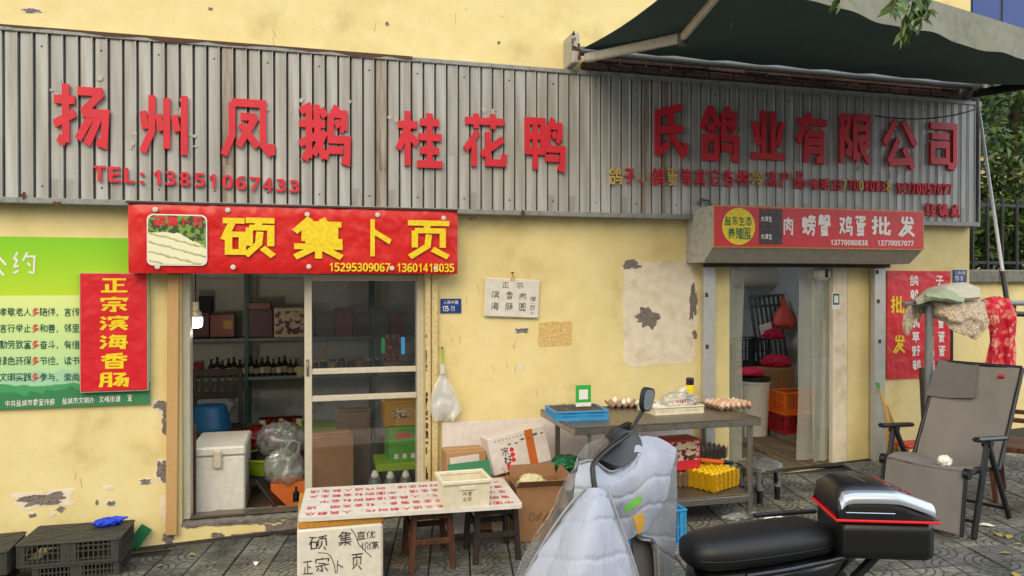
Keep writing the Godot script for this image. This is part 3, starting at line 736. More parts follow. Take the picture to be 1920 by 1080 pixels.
	mk("pipe_grey", Color(0.52, 0.54, 0.54), 0.5, {"metal": 0.3, "tex": T.dirt, "scale": 2.0})
	mk("board_wood", Color(0.50, 0.42, 0.32), 0.85, {"tex": T.wood, "world": true, "scale": 0.8})
	mk("floor_tile", Color(0.44, 0.39, 0.32), 0.6, {"tex": T.dirt, "world": true, "scale": 1.0})
	mk("green_poster", Color(1, 1, 1), 0.4, {"tex": poster_image(), "tri": false})
	mk("tofu_photo", Color(1, 1, 1), 0.4, {"tex": tofu_image(), "tri": false})
	mk("seafood_photo", Color(1, 1, 1), 0.4, {"tex": nt(57, 0.02, [[0.0, Color(0.07, 0.07, 0.08)], [0.5, Color(0.16, 0.14, 0.14)], [0.7, Color(0.26, 0.12, 0.09)], [0.85, Color(0.42, 0.22, 0.16)], [1.0, Color(0.3, 0.12, 0.1)]], 4, 128), "tri": false})
	mk("duck_photo", Color(1, 1, 1), 0.4, {"tex": nt(59, 0.02, [[0.0, Color(0.80, 0.76, 0.60)], [0.5, Color(0.78, 0.72, 0.62)], [0.6, Color(0.72, 0.25, 0.40)], [0.7, Color(0.25, 0.10, 0.14)], [1.0, Color(0.3, 0.3, 0.1)]], 3, 128), "tri": false})
	var bulb := mk("bulb_glow", Color(1, 1, 1), 0.5)
	bulb.emission_enabled = true; bulb.emission = Color(1.0, 0.97, 0.92); bulb.emission_energy_multiplier = 2.2

func paver_image(i: int) -> ImageTexture:     # moulded rings round two corners of the slab, coloured darker along their lines
	var f := FastNoiseLite.new(); f.seed = 70 + i; f.frequency = 0.03; f.fractal_octaves = 5
	var n := 192
	var im := Image.create_empty(n, n, false, Image.FORMAT_RGB8)
	var hi := Image.create_empty(n, n, false, Image.FORMAT_L8)
	for y in n:
		for x in n:
			var p := Vector2(x + 0.5, y + 0.5) / n
			var r := minf(p.length(), (Vector2.ONE - p).length())
			var g := 0.0
			for k: float in [0.26, 0.44, 0.62]:
				g = maxf(g, 1.0 - smoothstep(0.012, 0.03, absf(r - k)))
			var d := minf(absf(p.x - p.y + 0.34), absf(p.x - p.y - 0.34))
			if r > 0.66: g = maxf(g, 1.0 - smoothstep(0.012, 0.03, d))
			var t := 0.9 + 0.28 * f.get_noise_2d(x, y)
			im.set_pixel(x, y, Color(t, t, t * 0.985) * (1.0 - 0.32 * g))
			hi.set_pixel(x, y, Color(1.0 - g, 0, 0))
	if i == 0: T.paver_high = ImageTexture.create_from_image(hi)
	return ImageTexture.create_from_image(im)

func poster_image() -> ImageTexture:          # printed notice: lime header, pale body, green hills along the foot
	var f := FastNoiseLite.new(); f.seed = 91; f.frequency = 0.02
	var im := Image.create_empty(360, 360, false, Image.FORMAT_RGB8)
	for y in 360:
		for x in 360:
			var v := y / 360.0
			var c := Color(0.50, 0.78, 0.12).lerp(Color(0.72, 0.84, 0.18), v / 0.34)
			if v > 0.34: c = Color(0.86, 0.91, 0.56).lerp(Color(0.68, 0.84, 0.62), (v - 0.34) / 0.5)
			var h := 0.80 + 0.06 * f.get_noise_1d(x * 0.6)
			if v > h: c = Color(0.62, 0.80, 0.66)
			if v > 0.86 + 0.03 * f.get_noise_1d(x * 0.9 + 500): c = Color(0.28, 0.60, 0.38)
			if v > 0.90 + 0.05 * f.get_noise_1d(x * 1.4 + 900): c = Color(0.22, 0.50, 0.32)
			im.set_pixel(x, y, c)
	return ImageTexture.create_from_image(im)

func tofu_image() -> ImageTexture:            # printed picture of folded bean-curd sheets on leaves
	var f := FastNoiseLite.new(); f.seed = 93; f.frequency = 0.04
	var im := Image.create_empty(160, 140, false, Image.FORMAT_RGB8)
	for y in 140:
		for x in 160:
			var k := f.get_noise_2d(x, y)
			var c := Color(0.25, 0.28, 0.18) if k < 0.0 else Color(0.45, 0.60, 0.25)
			var e := y - 0.26 * x + 4.0 * k
			var top := 48.0 + absf(x - 80.0) * 0.25
			if e > top - 20.0 and y > 40:
				var q := fposmod(e, 26.0) / 26.0
				c = Color(0.90, 0.89, 0.76).lerp(Color(0.74, 0.72, 0.46), smoothstep(0.7, 0.95, q))
				if q > 0.95: c = Color(0.42, 0.44, 0.26)
			im.set_pixel(x, y, c)
	return ImageTexture.create_from_image(im)

func _ready() -> void:
	rng.seed = 20
	view = Basis.from_euler(Vector3(deg_to_rad(PITCH), deg_to_rad(YAW), 0))
	var cam := Camera3D.new()
	cam.name = "camera"
	cam.position = EYE; cam.basis = view
	cam.fov = rad_to_deg(2.0 * atan(540.0 / FOC)); cam.far = 200.0; cam.current = true
	add_child(cam)
	var env := Environment.new()
	env.background_mode = Environment.BG_SKY
	var sm := ProceduralSkyMaterial.new()
	sm.sky_top_color = Color(0.74, 0.80, 0.88); sm.sky_horizon_color = Color(0.98, 0.97, 0.94); sm.sky_curve = 0.25
	sm.ground_bottom_color = Color(0.30, 0.29, 0.27); sm.ground_horizon_color = Color(0.55, 0.54, 0.50)
	var sky := Sky.new(); sky.sky_material = sm
	env.sky = sky
	env.tonemap_mode = Environment.TONE_MAPPER_LINEAR
	env.tonemap_exposure = 3.2
	env.sdfgi_enabled = true; env.ssao_enabled = true; env.ssil_enabled = true
	var we := WorldEnvironment.new(); we.name = "world"; we.environment = env
	add_child(we)
	var sun := DirectionalLight3D.new()
	sun.name = "sun"
	sun.light_energy = 0.24; sun.light_angular_distance = 40.0; sun.light_color = Color(1.0, 0.94, 0.84); sun.shadow_enabled = true
	sun.rotation_degrees = Vector3(-38, -24, 0)
	add_child(sun)
	make_glyphs()
	make_materials()
	build_ground()
	build_building()
	build_background()
	build_signboard()
	build_awning()
	build_wall_fittings()
	build_shop_left()
	build_shop_right()
	build_pavement_things()
	build_counter()
	build_right_corner()
	build_scooter()
	build_twigs()

func structure(o: Node3D) -> Node3D:
	o.set_meta("kind", "structure")
	return o

func build_ground() -> void:
	var b := Mb.new()
	var xs := [-60.0, -6.0, 12.0, 60.0]
	for i in 3:
		var y0: float = gy(xs[i]) - 0.03; var y1: float = gy(xs[i + 1]) - 0.03
		b.quad(Vector3(xs[i], y0, 60), Vector3(xs[i + 1], y1, 60), Vector3(xs[i + 1], y1, -60), Vector3(xs[i], y0, -60), Vector3.UP)
	structure(put("ground", b, M.joint_soil))
	b = Mb.new()
	for i in 3:
		var y0: float = gy(xs[i]) - 0.026; var y1: float = gy(xs[i + 1]) - 0.026
		b.quad(Vector3(xs[i], y0, 16), Vector3(xs[i + 1], y1, 16), Vector3(xs[i + 1], y1, 5.2), Vector3(xs[i], y0, 5.2), Vector3.UP)
	structure(put("road", b, M.asphalt))
	# paving slabs, laid a little askew to the wall
	var pave := Node3D.new(); pave.name = "pavement"; add_child(pave)
	structure(pave)
	var sz := 0.262
	var turn := deg_to_rad(11.0)
	var tile := Mb.new()
	slab(tile, sz - 0.007)
	var tm := tile.mesh()
	var spots := []
	for i in range(-60, 80):
		for j in range(-50, 50):
			var q := Vector2(i * sz, j * sz).rotated(turn)
			if q.x < -3.2 or q.x > 9.6 or q.y < 0.09 or q.y > 4.9: continue
			var p := Vector3(q.x, gy(q.x), q.y)
			var d := view.inverse() * (p - EYE)
			var sx := d.x / -d.z * FOC + 960.0; var sy := 540.0 - d.y / -d.z * FOC
			var seen := sx > -60 and sx < 1980 and sy < 1150 and sy > 0
			spots.append([0 if seen else 1, q.y, p])
	spots.sort_custom(func(a, c): return a[0] < c[0] or (a[0] == c[0] and a[1] > c[1]))
	var rest := Mb.new()
	var tilt := Basis(Vector3.BACK, atan(SLOPE))
	for k in spots.size():
		var at := Transform3D(tilt * Basis(Vector3.UP, -turn + PI / 2 * rng.randi_range(0, 1)) * Basis(Vector3(rng.randfn(), 0, rng.randfn()).normalized(), 0.006), spots[k][2] + Vector3.UP * rng.randf_range(-0.003, 0.002))
		if k < 300: put("paving_slab", tm, M["paver_%d" % rng.randi_range(0, 3)], pave, at)
		else:
			rest.xf = at
			slab(rest, sz - 0.007)
	rest.xf = Transform3D()
	put("paving_slabs_beyond", rest, M.paver_1, pave).set_meta("kind", "stuff")
	# cement strip along the foot of the wall
	b = Mb.new()
	var pts := PackedVector2Array()
	for i in 61:
		pts.append(Vector2(-3.3 + i * 0.16, 0.03 + rng.randf_range(-0.02, 0.03)))
	for i in 60:
		var a := pts[i]; var c := pts[i + 1]
		b.quad(Vector3(a.x, gy(a.x) - 0.004, a.y), Vector3(c.x, gy(c.x) - 0.004, c.y), Vector3(c.x, gy(c.x) + 0.012, 0.0), Vector3(a.x, gy(a.x) + 0.012, 0.0), Vector3.UP)
	put("cement_strip", b, M.joint_soil, pave)

func slab(b: Mb, s: float) -> void:
	var h := s / 2.0; var e := 0.005
	b.quad(Vector3(-h + e, 0, h - e), Vector3(h - e, 0, h - e), Vector3(h - e, 0, -h + e), Vector3(-h + e, 0, -h + e), Vector3.UP)
	for k in 4:
		var r := Basis(Vector3.UP, PI / 2 * k)
		b.quad(r * Vector3(-h, -e, h), r * Vector3(h, -e, h), r * Vector3(h - e, 0, h - e), r * Vector3(-h + e, 0, h - e), r * Vector3(0, 1, 1).normalized())
		b.quad(r * Vector3(-h, -0.035, h), r * Vector3(h, -0.035, h), r * Vector3(h, -e, h), r * Vector3(-h, -e, h), r * Vector3(0, 0, 1))

func span(b: Mb, x0: float, x1: float, y0: float, y1: float, z0: float, z1: float, e := 0.0) -> void:
	b.box(Vector3((x0 + x1) / 2, (y0 + y1) / 2, (z0 + z1) / 2), Vector3(x1 - x0, y1 - y0, z1 - z0), e)

const WX0 := -0.90   # shop window opening
const WX1 := 0.86
const WY0 := 0.115
const WY1 := 2.02
const DX0 := 3.335   # doorway
const DX1 := 5.08
const DY1 := 2.02
const BX1 := 6.13    # right end of the building

func patch(parent: Node, u: float, v: float, wu: float, hv: float, m: Material, sd: int, proud := 0.0025, jag := 0.35, called := "bare_plaster_patch", square := 3.0) -> void:
	var r := PB(u - wu / 2, v - hv / 2, u + wu / 2, v + hv / 2, 0.0)
	var f := FastNoiseLite.new(); f.seed = sd; f.frequency = 0.8; f.fractal_octaves = 3
	var poly := PackedVector2Array()
	for k in 64:
		var a := TAU * k / 64
		var s := 1.0 + jag * 2.0 * f.get_noise_2d(cos(a) * 1.3 + sd, sin(a) * 1.3)
		var c := Vector2(cos(a), sin(a))
		c = c / pow(pow(absf(c.x), square) + pow(absf(c.y), square), 1.0 / square)
		poly.append(Vector2(c.x * r[1] / 2 * s, c.y * r[2] / 2 * s))
	var b := Mb.new()
	b.prism(poly, proud, false)
	var c3: Vector3 = r[0]
	put(called, b, m, parent, Transform3D(Basis(), Vector3(c3.x, c3.y, 0.0)))

func build_building() -> void:
	var t := thing("shop_building", "yellow plastered shop building with sliding window and open doorway", "building")
	var b := Mb.new()
	span(b, -9.0, WX0, -0.4, 6.4, -0.24, 0.0)
	span(b, WX0, WX1, -0.4, WY0 - 0.02, -0.24, 0.0)
	span(b, WX0, WX1, WY1, 6.4, -0.24, 0.0)
	span(b, WX1, DX0, -0.4, 6.4, -0.24, 0.0)
	span(b, DX0, DX1, -0.4, 0.155, -0.24, 0.0)
	span(b, DX0, DX1, DY1, 6.4, -0.24, 0.0)
	span(b, DX1, BX1, -0.4, 6.4, -0.24, 0.0)
	# right flank, with an opening added to let daylight into the second shop
	span(b, BX1 - 0.24, BX1, -0.4, 0.95, -5.0, -0.24); span(b, BX1 - 0.24, BX1, 2.3, 6.4, -5.0, -0.24)
	span(b, BX1 - 0.24, BX1, 0.95, 2.3, -0.5, -0.24); span(b, BX1 - 0.24, BX1, 0.95, 2.3, -5.0, -1.75)
	span(b, -9.0, -8.76, -0.4, 6.4, -5.0, -0.24)
	span(b, -9.0, BX1, -0.4, 6.4, -5.2, -5.0)
	put("wall", b, M.yellow_plaster, t)
	b = Mb.new(); span(b, -9.2, BX1 + 0.2, 6.4, 6.6, -5.3, 0.25)
	put("roof", b, M.concrete, t)
	# window sill: worn cement over the low wall
	b = Mb.new()
	var pts := []
	for j in 3:
		var row := []
		for i in 40:
			var x := lerpf(WX0, WX1, i / 39.0)
			row.append(Vector3(x, WY0 + rng.randf_range(-0.006, 0.006) - (0.012 if j == 2 else 0.0), lerpf(-0.24, 0.014, j / 2.0) + (rng.randf_range(-0.012, 0.004) if j == 2 else 0.0)))
		pts.append(row)
	b.grid(pts, 40, 3, 0.018)
	put("window_sill", b, M.concrete, t)
	# rooms behind the openings
	b = Mb.new(); span(b, -1.75, 1.75, -0.1, 0.06, -3.0, -0.24); put("floor", b, M.floor_tile, t)
	b = Mb.new(); span(b, -1.85, 1.85, 2.55, 2.65, -3.1, -0.24); put("ceiling", b, M.interior_dim, t)
	b = Mb.new(); span(b, -1.85, -1.75, -0.1, 2.55, -3.1, -0.24); span(b, 1.75, 1.85, -0.1, 2.55, -3.1, -0.24); span(b, -1.75, 1.75, -0.1, 2.55, -3.1, -3.0)
	put("room_wall", b, M.interior_dim, t)
	b = Mb.new(); span(b, 2.6, 6.0 - 0.12, -0.1, 0.18, -4.2, -0.24); put("floor", b, M.floor_tile, t)
	b = Mb.new(); span(b, 2.5, 5.88, 2.55, 2.65, -4.3, -0.24); put("ceiling", b, M.interior_white, t)
	b = Mb.new(); span(b, 2.5, 2.6, -0.1, 2.55, -4.3, -0.24); span(b, 5.6, 5.7, -0.1, 0.95, -4.3, -0.24); span(b, 5.6, 5.7, 2.3, 2.55, -4.3, -0.24); span(b, 5.6, 5.7, 0.95, 2.3, -0.5, -0.24); span(b, 5.6, 5.7, 0.95, 2.3, -4.3, -1.75); span(b, 2.6, 5.6, -0.1, 2.55, -3.3, -3.2)
	put("room_wall", b, M.interior_white, t)
	b = Mb.new(); span(b, 5.70, BX1 - 0.24, 0.90, 0.95, -1.8, -0.45); span(b, 5.70, BX1 - 0.24, 2.3, 2.35, -1.8, -0.45); span(b, 5.70, BX1 - 0.24, 0.95, 2.3, -0.5, -0.45); span(b, 5.70, BX1 - 0.24, 0.95, 2.3, -1.8, -1.75)
	var sw := put("added_side_window", b, M.interior_white, t)  # unseen window, added to brighten the room
	b = Mb.new(); span(b, 5.98, 5.985, 0.95, 2.3, -1.75, -0.5); put("pane", b, M.window_glass, sw)
	# bare and repaired spots of the plaster
	patch(t, 1236, 587, 134, 196, M.pale_plaster, 3, 0.0025, 0.03, "repaired_plaster", 14.0)
	patch(t, 1041, 626, 62, 46, M.buff_patch, 5, 0.0025, 0.04, "repaired_plaster", 12.0)
	var i := 0
	for p: Array in [[1214, 597, 40, 34], [1186, 497, 30, 16], [1182, 667, 18, 22], [1299, 570, 14, 60], [1303, 628, 9, 14], [978, 620, 20, 10], [978, 688, 12, 12],
			[82, 936, 82, 22], [208, 944, 18, 9], [62, 966, 14, 6], [96, 962, 12, 14], [312, 772, 18, 26], [310, 800, 12, 30], [305, 884, 20, 36], [310, 955, 16, 34], [316, 1012, 18, 30],
			[114, 955, 12, 10], [273, 903, 18, 10], [205, 914, 14, 6], [60, 20, 30, 8], [395, 17, 8, 5], [726, 44, 7, 7], [940, 28, 6, 7], [935, 80, 5, 5], [300, 760, 26, 14], [182, 942, 5, 8]]:
		i += 1
		if p[2] > 13: patch(t, p[0], p[1], p[2] * 1.35, p[3] * 1.4, M.pale_plaster, 50 + i, 0.0014, 0.22)
		patch(t, p[0], p[1], p[2], p[3], M.grey_plaster if i % 4 != 3 else M.pale_plaster, 10 + i, 0.0022 + 0.0006 * (i % 3))
	for p: Array in [[470, 1006, 100, 12], [528, 996, 70, 34], [380, 1018, 44, 8], [548, 978, 50, 16], [440, 980, 90, 10], [360, 985, 40, 8], [495, 976, 60, 12], [590, 985, 60, 30], [640, 975, 80, 34], [410, 1004, 22, 10]]:
		i += 1
		patch(t, p[0], p[1], p[2], p[3], M.grey_plaster, 10 + i, 0.0025 + 0.0007 * (i % 3), 0.4)
	for k in 22:
		var a := [Vector2(940, 700), Vector2(1000, 690), Vector2(960, 655), Vector2(890, 560), Vector2(870, 620), Vector2(150, 960), Vector2(240, 1000), Vector2(130, 880), Vector2(700, 60), Vector2(880, 30), Vector2(500, 60)][k % 11] as Vector2 + Vector2(rng.randfn(), rng.randfn()) * 18.0
		var d := Vector2(rng.randfn() * 4.0, rng.randf_range(5, 22))
		var pp := []
		for i2 in 5: pp.append(P(a.x + d.x * i2 / 4 + rng.randfn() * 1.2, a.y + d.y * i2 / 4, 0.0008))
		b = Mb.new(); b.tube(pp, 0.0011, 4); put("scratch", b, M.grey_plaster, t)
	# bricks laid bare under the awning tube
	for row in 2:
		for k in 17:
			var x := P(1108, 120, 0).x + 0.018 + (k + 0.5 * row) * 0.232
			if x > BX1 - 0.18: continue
			var bb := Mb.new()
			bb.box(Vector3(), Vector3(0.218, 0.052, 0.05), 0.006)
			put("brick", bb, M.brick_red if rng.randf() < 0.65 else M.brick_dark, t, Transform3D(Basis(Vector3.BACK, rng.randfn() * 0.008), Vector3(x, 3.625 + row * 0.064, 0.018 + rng.randf_range(-0.008, 0.01))))
	b = Mb.new(); span(b, P(1100, 120, 0).x, BX1 - 0.01, 3.575, 3.72, 0.0, 0.022)
	put("mortar", b, M.grey_plaster, t)

func leaves(b: Mb, c: Vector3, r: Vector3, count: int, size: float) -> void:
	for k in count:
		var d := Vector3(rng.randfn(), rng.randfn(), rng.randfn()).normalized() * pow(rng.randf(), 0.45)
		leaf(b, c + d * r, Vector3(rng.randfn(), rng.randfn() * 0.6 - 0.5, rng.randfn()).normalized(), Vector3(rng.randfn(), rng.randfn(), rng.randfn()).normalized(), size * rng.randf_range(0.6, 1.3))

func leaf(b: Mb, at: Vector3, dir: Vector3, up: Vector3, l: float, w := 0.42) -> void:
	var s := dir.cross(up).normalized() * l * w / 2.0
	var nn := s.cross(dir).normalized()
	var m := at + dir * l * 0.45
	var tip := at + dir * l - nn * l * 0.12
	b.tri(at, m + s + nn * l * 0.06, tip, nn, nn, nn)
	b.tri(at, m - s + nn * l * 0.06, tip, nn, nn, nn)

func tree(called: String, label: String, at: Vector3, high: float, clumps: Array, sd: int, size: float, group := "") -> void:
	rng.seed = sd
	var t := thing(called, label, "tree", at, 0.0, group)
	var b := Mb.new()
	var top := Vector3(rng.randfn() * 0.15, high, rng.randfn() * 0.15)
	b.tube([Vector3(0, -0.2, 0), Vector3(0.05, high * 0.35, 0.03), top * 0.7, top], [0.13, 0.11, 0.07, 0.03], 9)
	for c: Array in clumps:
		var e: Vector3 = c[0]
		var s := top * rng.randf_range(0.35, 0.7)
		b.tube([s, s.lerp(e, 0.5) + Vector3(0, -0.08, 0), e], [0.045, 0.03, 0.012], 6)
		for k in 4:
			b.tube([s.lerp(e, 0.6), e + Vector3(rng.randfn(), rng.randfn(), rng.randfn()) * c[1] * 0.6], [0.018, 0.005], 5)
	put("trunk", b, M.bark, t)
	for k in 3:
		b = Mb.new()
		for c: Array in clumps: leaves(b, c[0], Vector3(c[1], c[1] * 0.8, c[1]), c[2] / 3, size)
		put("crown", b, M["leaf_%d" % k], t)

func build_background() -> void:
	var t := thing("garden_wall", "low yellow wall with grey coping beside the shop corner", "wall", Vector3(BX1 + 0.02, 0, -0.55))
	var b := Mb.new(); span(b, 0.0, 7.0, -0.2, 1.84, -0.2, 0.0); put("wall_face", b, M.yellow_plaster, t)
	for k in 8:
		b = Mb.new(); b.box(Vector3(0.45 + k * 0.89, 1.91, -0.1), Vector3(0.88, 0.14, 0.34), 0.015); put("coping_stone", b, M.concrete, t)
	t = thing("iron_fence", "black iron railing standing on the low yellow wall", "fence", Vector3(BX1 + 0.02, 1.98, -0.65))
	for k in 30:
		b = Mb.new(); b.tube([Vector3(0.1 + k * 0.2, 0, 0), Vector3(0.1 + k * 0.2, 0.78, 0)], 0.022, 7); put("bar", b, M.iron_black, t)
	for y: float in [0.08, 0.7]:
		b = Mb.new(); b.bar(Vector3(0, y, 0), Vector3(6, y, 0), 0.03, 0.03); put("rail", b, M.iron_black, t)
	t = thing("white_scaffold", "pale pipe arch behind the black iron railing", "railing", Vector3(7.6, 0.3, -2.2))
	for k in 3:
		b = Mb.new()
		var arc := []
		for i in 13: arc.append(Vector3(k * 0.7 - 0.4 + 0.3 * cos(PI * i / 12.0), 1.6 + 0.55 * sin(PI * i / 12.0), 0))
		arc.insert(0, arc[0] - Vector3(0, 1.6, 0)); arc.append(arc[-1] - Vector3(0, 1.6, 0))
		b.tube(arc, 0.04, 8); put("hoop", b, M.fence_white, t)
	b = Mb.new(); b.tube([Vector3(-0.8, 1.7, 0.05), Vector3(2.2, 1.85, 0.05)], 0.035, 8); put("rail", b, M.fence_white, t)
	tree("street_tree", "leafy tree with tangled branches behind the shop corner", Vector3(8.4, 0.2, -1.6), 4.2, [
		[Vector3(-1.0, 3.2, 0.2), 0.7, 1500], [Vector3(-0.3, 2.5, 0.4), 0.7, 1500], [Vector3(0.5, 3.3, 0.3), 0.8, 1500], [Vector3(-1.1, 2.2, 0.5), 0.45, 900], [Vector3(0.2, 4.0, 0), 0.8, 1400], [Vector3(-0.7, 4.0, 0.1), 0.6, 900], [Vector3(1.2, 2.6, 0.2), 0.7, 1100], [Vector3(1.3, 3.9, 0), 0.8, 1100]], 41, 0.115)
	tree("garden_shrub", "dense leafy shrub growing through the iron railing", Vector3(7.5, 0.2, -1.15), 1.9, [
		[Vector3(-0.5, 1.9, 0.1), 0.42, 900], [Vector3(0.1, 2.3, 0.1), 0.45, 900], [Vector3(0.75, 1.8, 0.1), 0.42, 800], [Vector3(1.4, 2.1, 0.0), 0.5, 800]], 43, 0.09)
	tree("garden_tree", "taller tree standing far behind the low yellow wall", Vector3(15.5, 0.3, -6.0), 5.0, [
		[Vector3(-1.2, 4.0, 0.2), 1.2, 1500], [Vector3(0.8, 4.6, 0.4), 1.4, 1500], [Vector3(0, 6.0, 0), 1.5, 1500], [Vector3(-1.5, 5.6, 0), 1.1, 1200], [Vector3(1.6, 3.2, 0), 1.1, 1000]], 45, 0.16)
	t = thing("house", "yellow house with blue window far behind the awning", "building", Vector3(13.5, 0, -9.0))
	b = Mb.new(); span(b, -4.5, 5.5, 0, 11.0, -5, 0); put("wall", b, M.far_wall, t)
	var wc := P(1872, 8, -9.0)
	for wx: float in [wc.x - 13.5, wc.x - 16.6]:
		for wy: float in [wc.y - 2.9, wc.y]:
			b = Mb.new(); span(b, wx - 0.95, wx + 0.95, wy - 0.75, wy + 0.75, -0.02, 0.06, 0.01); var w := put("window", b, M.dark_metal, t)
			for s: float in [-0.46, 0.46]:
				b = Mb.new(); span(b, wx + s - 0.41, wx + s + 0.41, wy - 0.68, wy + 0.68, 0.05, 0.075); put("pane", b, M.blue_glass, w)
	t = thing("white_house", "pale house wall glimpsed through the tree leaves", "building", Vector3(11.5, 0, -4.5))
	b = Mb.new(); span(b, -3.0, 4.0, 0, 3.1, -2.0, 0); put("wall", b, M.far_white, t)
	b = Mb.new(); span(b, -3.2, 4.2, 3.1, 3.3, -2.2, 0.3, 0.02); put("roof", b, M.concrete, t)
	# unseen far side of the street, put in so the window mirrors less sky
	t = thing("unseen_opposite_block", "unseen grey block added across the road for the window to mirror", "building", Vector3(0, 0, 26.0))
	b = Mb.new(); span(b, -24, 26, -1, 7, 0, 6); put("wall", b, M.concrete, t)
	for k in 12:
		for j in 2:
			b = Mb.new(); b.box(Vector3(-21 + k * 3.9, 1.7 + j * 3.1, -0.02), Vector3(1.7, 1.5, 0.1), 0.01); put("window", b, M.dark_metal, t)
	for k in 3:
		var x := -9.0 + k * 9.0
		tree("unseen_plane_tree", "broad unseen tree added across the road for the window to mirror", Vector3(x, gy(x) - 0.05, 21.0), 5.0, [
			[Vector3(-1.3, 4.2, 0), 1.3, 500], [Vector3(1.2, 4.4, 0), 1.3, 500], [Vector3(0, 5.4, 0), 1.5, 600], [Vector3(0.2, 4.0, 1.0), 1.2, 400], [Vector3(0, 4.2, -1.2), 1.2, 400]], 60 + k, 0.26, "unseen trees added across the road")
	rng.seed = 77

func letter(parent: Node, ch: String, box: Array, z: float, w: float, d: float, m: Material, called := "sign_letter", label := "") -> void:
	var r := PB(box[0], box[1], box[2], box[3], z)
	var b := Mb.new()
	var wide: float = r[1]; var high: float = r[2]
	var e := w / 200.0
	char_to(b, ch, Vector3(-wide / 2 + wide * e, -high / 2 + high * e, 0), Vector3(wide * (1.0 - 2 * e), 0, 0), Vector3(0, high * (1.0 - 2 * e), 0), w, d)
	var o := put(called, b, m, parent, Transform3D(Basis(Vector3.BACK, rng.randfn() * 0.004), r[0]))
	if label: o.set_meta("label", label)

func build_signboard() -> void:
	var t := thing("ribbed_signboard", "long grey ribbed metal signboard with red raised characters", "signboard")
	var y0 := 2.374; var y1 := 3.555
	var x0 := -3.6
	var pitch := 0.0905
	var b := Mb.new(); span(b, x0, 6.1, y0 + 0.02, y1 - 0.02, 0.01, 0.082)
	put("backing", b, M.groove, t)
	var sl := Mb.new()
	var h := y1 - y0 - 0.06
	var w := pitch - 0.013
	# pan with a small rolled lip along its right edge
	var prof := [Vector2(-w / 2, 0.0), Vector2(-w / 2, 0.022), Vector2(-w / 2 + 0.006, 0.027), Vector2(w / 2 - 0.013, 0.027), Vector2(w / 2 - 0.009, 0.034), Vector2(w / 2 - 0.002, 0.034), Vector2(w / 2, 0.0)]
	for i in prof.size() - 1:
		var p: Vector2 = prof[i]; var q: Vector2 = prof[i + 1]
		var nn := Vector3(-(q.y - p.y), 0, q.x - p.x).normalized()
		var u0 := (p.x + w / 2) / w; var u1 := (q.x + w / 2) / w
		var a := Vector3(p.x, -h / 2, p.y); var c := Vector3(q.x, -h / 2, q.y)
		var up := Vector3(0, h, 0)
		sl.tri(a, c, c + up, nn, nn, nn, Vector2(u0, 1), Vector2(u1, 1), Vector2(u1, 0))
		sl.tri(a, c + up, a + up, nn, nn, nn, Vector2(u0, 1), Vector2(u1, 0), Vector2(u0, 0))
	var sm := sl.mesh()
	var x := x0 + pitch / 2

	while x < 6.09:
		var v := rng.randi_range(0, 5)
		if v == 4 and rng.randf() < 0.75: v = 1
		put("slat", sm, M["slat_%d" % v], t, Transform3D(Basis(Vector3.BACK, rng.randfn() * 0.0006), Vector3(x, (y0 + y1) / 2, 0.083 + rng.randf_range(-0.002, 0.002))))
		x += pitch
	b = Mb.new(); span(b, x0, 6.11, y1 - 0.035, y1, 0.0, 0.125, 0.004); put("top_trim", b, M.sign_trim, t)
	b = Mb.new()
	var low := PackedVector2Array([Vector2(0.75, y1 + 0.003), Vector2(-2.4, y1 + 0.003)])
	for i in 64: low.append(Vector2(-2.4 + i * 0.05, y1 - 0.004 - 0.026 * absf(sin(i * 0.37) * cos(i * 0.11)) - rng.randf_range(0, 0.004)))
	b.xf = Transform3D(Basis(), Vector3(0, 0, 0.1)); b.prism(low, 0.0285)
	put("rusted_edge", b, M.rusty_trim, t).set_meta("label", "rusted stretch of the top edge")
	b = Mb.new(); span(b, x0, 6.11, y0, y0 + 0.04, 0.0, 0.13, 0.004); put("bottom_trim", b, M.sign_trim, t)
	b = Mb.new(); span(b, 6.105, 6.12, y0 - 0.003, y1 + 0.003, 0.0, 0.128); put("end_trim", b, M.sign_trim, t)
	for a: Array in [[45, 368, 12, 16], [108, 382, 20, 10], [980, 400, 10, 12], [884, 408, 18, 10]]:
		var r := PB(a[0] - a[2] / 2.0, a[1] - a[3] / 2.0, a[0] + a[2] / 2.0, a[1] + a[3] / 2.0, 0.131)
		b = Mb.new()
		var poly := PackedVector2Array()
		for i in 14: poly.append(Vector2(cos(TAU * i / 14) * r[1], sin(TAU * i / 14) * r[2]) * 0.5 * rng.randf_range(0.6, 1.2))
		b.prism(poly, 0.002); put("rust_spot", b, M.rusty_trim, t, Transform3D(Basis(), r[0]))
	for a: Array in [[110, 195, 30, 90], [180, 200, 60, 120], [245, 262, 30, 40], [350, 190, 40, 50], [360, 270, 16, 60], [480, 235, 60, 80], [560, 205, 40, 40], [600, 260, 90, 80], [640, 210, 40, 50], [742, 235, 30, 60], [905, 215, 90, 30], [1010, 260, 60, 60], [1380, 250, 20, 50], [1610, 300, 40, 40], [1680, 330, 20, 40]]:
		var r := PB(a[0] - a[2] / 2.0, a[1] - a[3] / 2.0, a[0] + a[2] / 2.0, a[1] + a[3] / 2.0, 0.1175)
		b = Mb.new()
		for k in 4:
			var poly := PackedVector2Array()
			var c := Vector2(rng.randf_range(-0.5, 0.5) * r[1], rng.randf_range(-0.5, 0.5) * r[2])
			var ln := Vector2(rng.randf_range(0.006, 0.03), rng.randf_range(0.008, 0.035))
			for i in 9: poly.append(c + Vector2(cos(TAU * i / 9), sin(TAU * i / 9)) * ln * rng.randf_range(0.4, 1.0))
			b.xf = Transform3D(Basis(), Vector3(0, 0, 0.0002 * k)); b.prism(poly, 0.0008)
		put("glue_residue", b, M.glue_residue, t, Transform3D(Basis(), r[0])).set_meta("kind", "stuff")
